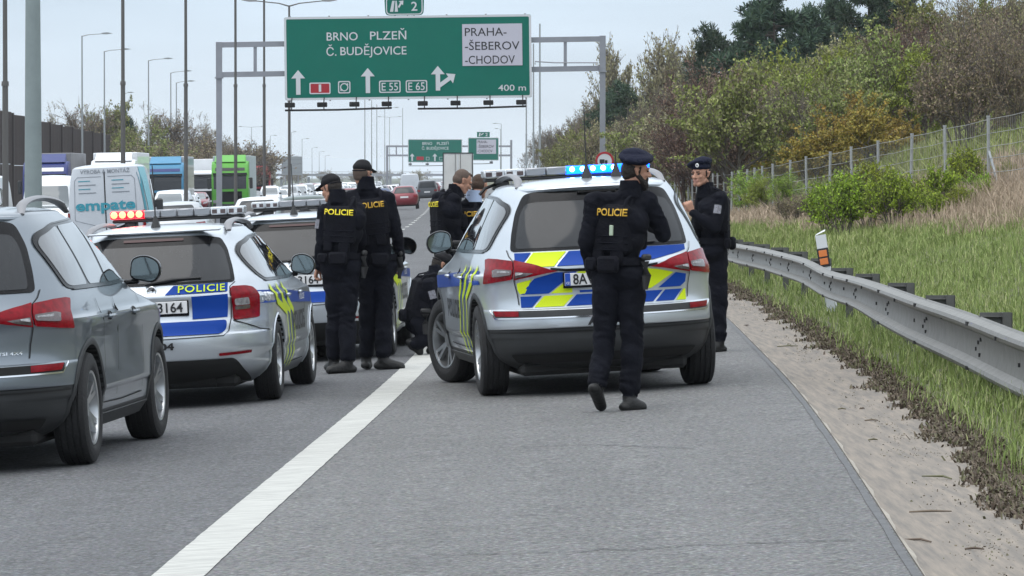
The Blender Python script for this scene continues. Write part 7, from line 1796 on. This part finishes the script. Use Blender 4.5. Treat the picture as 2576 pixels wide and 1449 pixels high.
blades('grass', 190000, near_fn, lambda rs, x, y, n: (.05 + .15 * rs.rand(n) ** 2) * (.6 + .7 * clump(x, y, 2.3, 1)), lambda x, y: .0045 + .00011 * y, M['grass'], .8, 2, label='short green grass under and behind the guardrail')
def far_fn(rs, n):
    Y = 70 * (190 / 70) ** rs.rand(n); g = np.array(GE(Y)); f = np.array(FX(Y)); X = g + rs.rand(n) * (f - g + 1.0); px = 1288 + X / Y * F
    return X, Y, (px < 3150) & (rs.rand(n) < .4 + .6 * clump(X, Y, 1.3))
blades('grass', 160000, far_fn, lambda rs, x, y, n: (.06 + .17 * rs.rand(n) ** 2) * (.6 + .8 * clump(x, y, 1.1, 1)), lambda x, y: .008 + .00012 * y, M['grass'], .7, 3, label='green grass on the bank below the wire fence')
def reed_fn(rs, n):
    Y = 60 * (210 / 60) ** rs.rand(n); f = np.array(FX(Y)); wz = np.interp(Y, [60, 110, 210], [4.5, 3.6, 2.4]) + .5 * np.sin(Y * .7) * clump(Y, Y, .5); X = f - wz + rs.rand(n) ** .8 * (wz + 2.2); px = 1288 + X / Y * F
    return X, Y, (px < 3000) & (rs.rand(n) < .22 + .78 * clump(X, Y, .9, 2) ** 1.2)
blades('dry_grass', 180000, reed_fn, lambda rs, x, y, n: (.14 + .42 * rs.rand(n) ** 1.5) * (.45 + .9 * clump(x, y, .8, 2)) * (.55 + .65 * np.clip((x - np.array(FX(y)) + 4.2) / 3.0, 0, 1)), lambda x, y: .010 + .00010 * y, M['reed'], .75, 4, label='pale dry reeds and dead grass along the fence')
def hill_fn(rs, n):
    Y = 120 * (330 / 120) ** rs.rand(n); f = np.array(FX(Y)); X = f + rs.rand(n) * 24; px = 1288 + X / Y * F
    return X, Y, (px < 3000)
blades('undergrowth', 80000, hill_fn, lambda rs, x, y, n: .3 + .7 * rs.rand(n), lambda x, y: .03 + .00012 * y, M['l_spring'], .8, 6, label='tangled undergrowth on the slope between the trees')
def soil_fn(rs, n):
    Y = 17 * (95 / 17) ** rs.rand(n); g = np.array(GE(Y)); rag = .16 * clump(Y * 1.0, Y * .3, 2.0) + .12 * clump(Y, Y, 11.0) * rs.rand(n); X = g - rag * 1.3 + rs.rand(n) * (.14 + rag * 1.3)
    px = 1288 + X / Y * F; return X, Y, px < 3150
blades('litter', 34000, soil_fn, lambda rs, x, y, n: .012 + .05 * rs.rand(n) ** 2, lambda x, y: .012 + .0002 * y, M['litter'], 2.2, 7, label='dead brown stalks and soil spilling onto the gutter edge')
def deb_fn(rs, n):
    Y = 17 * (80 / 17) ** rs.rand(n); e = np.array(ED(Y)); g = np.array(GE(Y)); t = .55 + rs.normal(size=n) * .13; X = e + (g - e) * t
    px = 1288 + X / Y * F; return X, Y, (px < 3150) & (t > .05) & (rs.rand(n) < clump(X, Y, 2.2) ** 2)
blades('litter', 7000, deb_fn, lambda rs, x, y, n: .002 + .012 * rs.rand(n) ** 3, lambda x, y: .006 + .016 * ((x * 977 + y * 331) % 1.0) ** 3, M['litter'], 3.0, 8, label='small twigs and grit washed along the middle of the gutter')
b = MB(); rq = random.Random(4)
for i in range(16):
    Y = 18 + 40 * rq.random() ** 1.4; t = rq.uniform(.1, .98); X = float(ED(Y)) + t * float(GE(Y) - ED(Y)); L = rq.uniform(.02, .10) if i > 6 else rq.uniform(.15, .32); a = rq.uniform(-.5, 2.2); z = gzf(X, Y) + .008
    b.tube([(X, Y, z), (X + L*.5*math.cos(a), Y + L*.5*math.sin(a), z + .006), (X + L*math.cos(a + .3), Y + L*math.sin(a + .3), z)], [.004, .006, .003], n=4)
o = b.build('litter', M['litter']); o['kind'] = 'stuff'; tag(o, 'short dark sticks lying scattered in the concrete gutter', 'litter')

# ------------------------------------------------------------------ thin spring haze
hm = bpy.data.materials.new('haze_air'); hm.use_nodes = True; t = hm.node_tree; t.nodes.clear()
o_ = t.nodes.new('ShaderNodeOutputMaterial'); v_ = t.nodes.new('ShaderNodeVolumePrincipled'); v_.inputs['Color'].default_value = (.90, .94, 1.0, 1)
v_.inputs['Density'].default_value = .00009; v_.inputs['Anisotropy'].default_value = .2
t.links.new(v_.outputs[0], o_.inputs['Volume'])
b = MB(); b.box((0, 4450, 15.5), (6000, 9200, 43)); hz = b.build('haze', hm); hz['kind'] = 'stuff'
sc.cycles.volume_bounces = 1; sc.cycles.volume_max_steps = 32
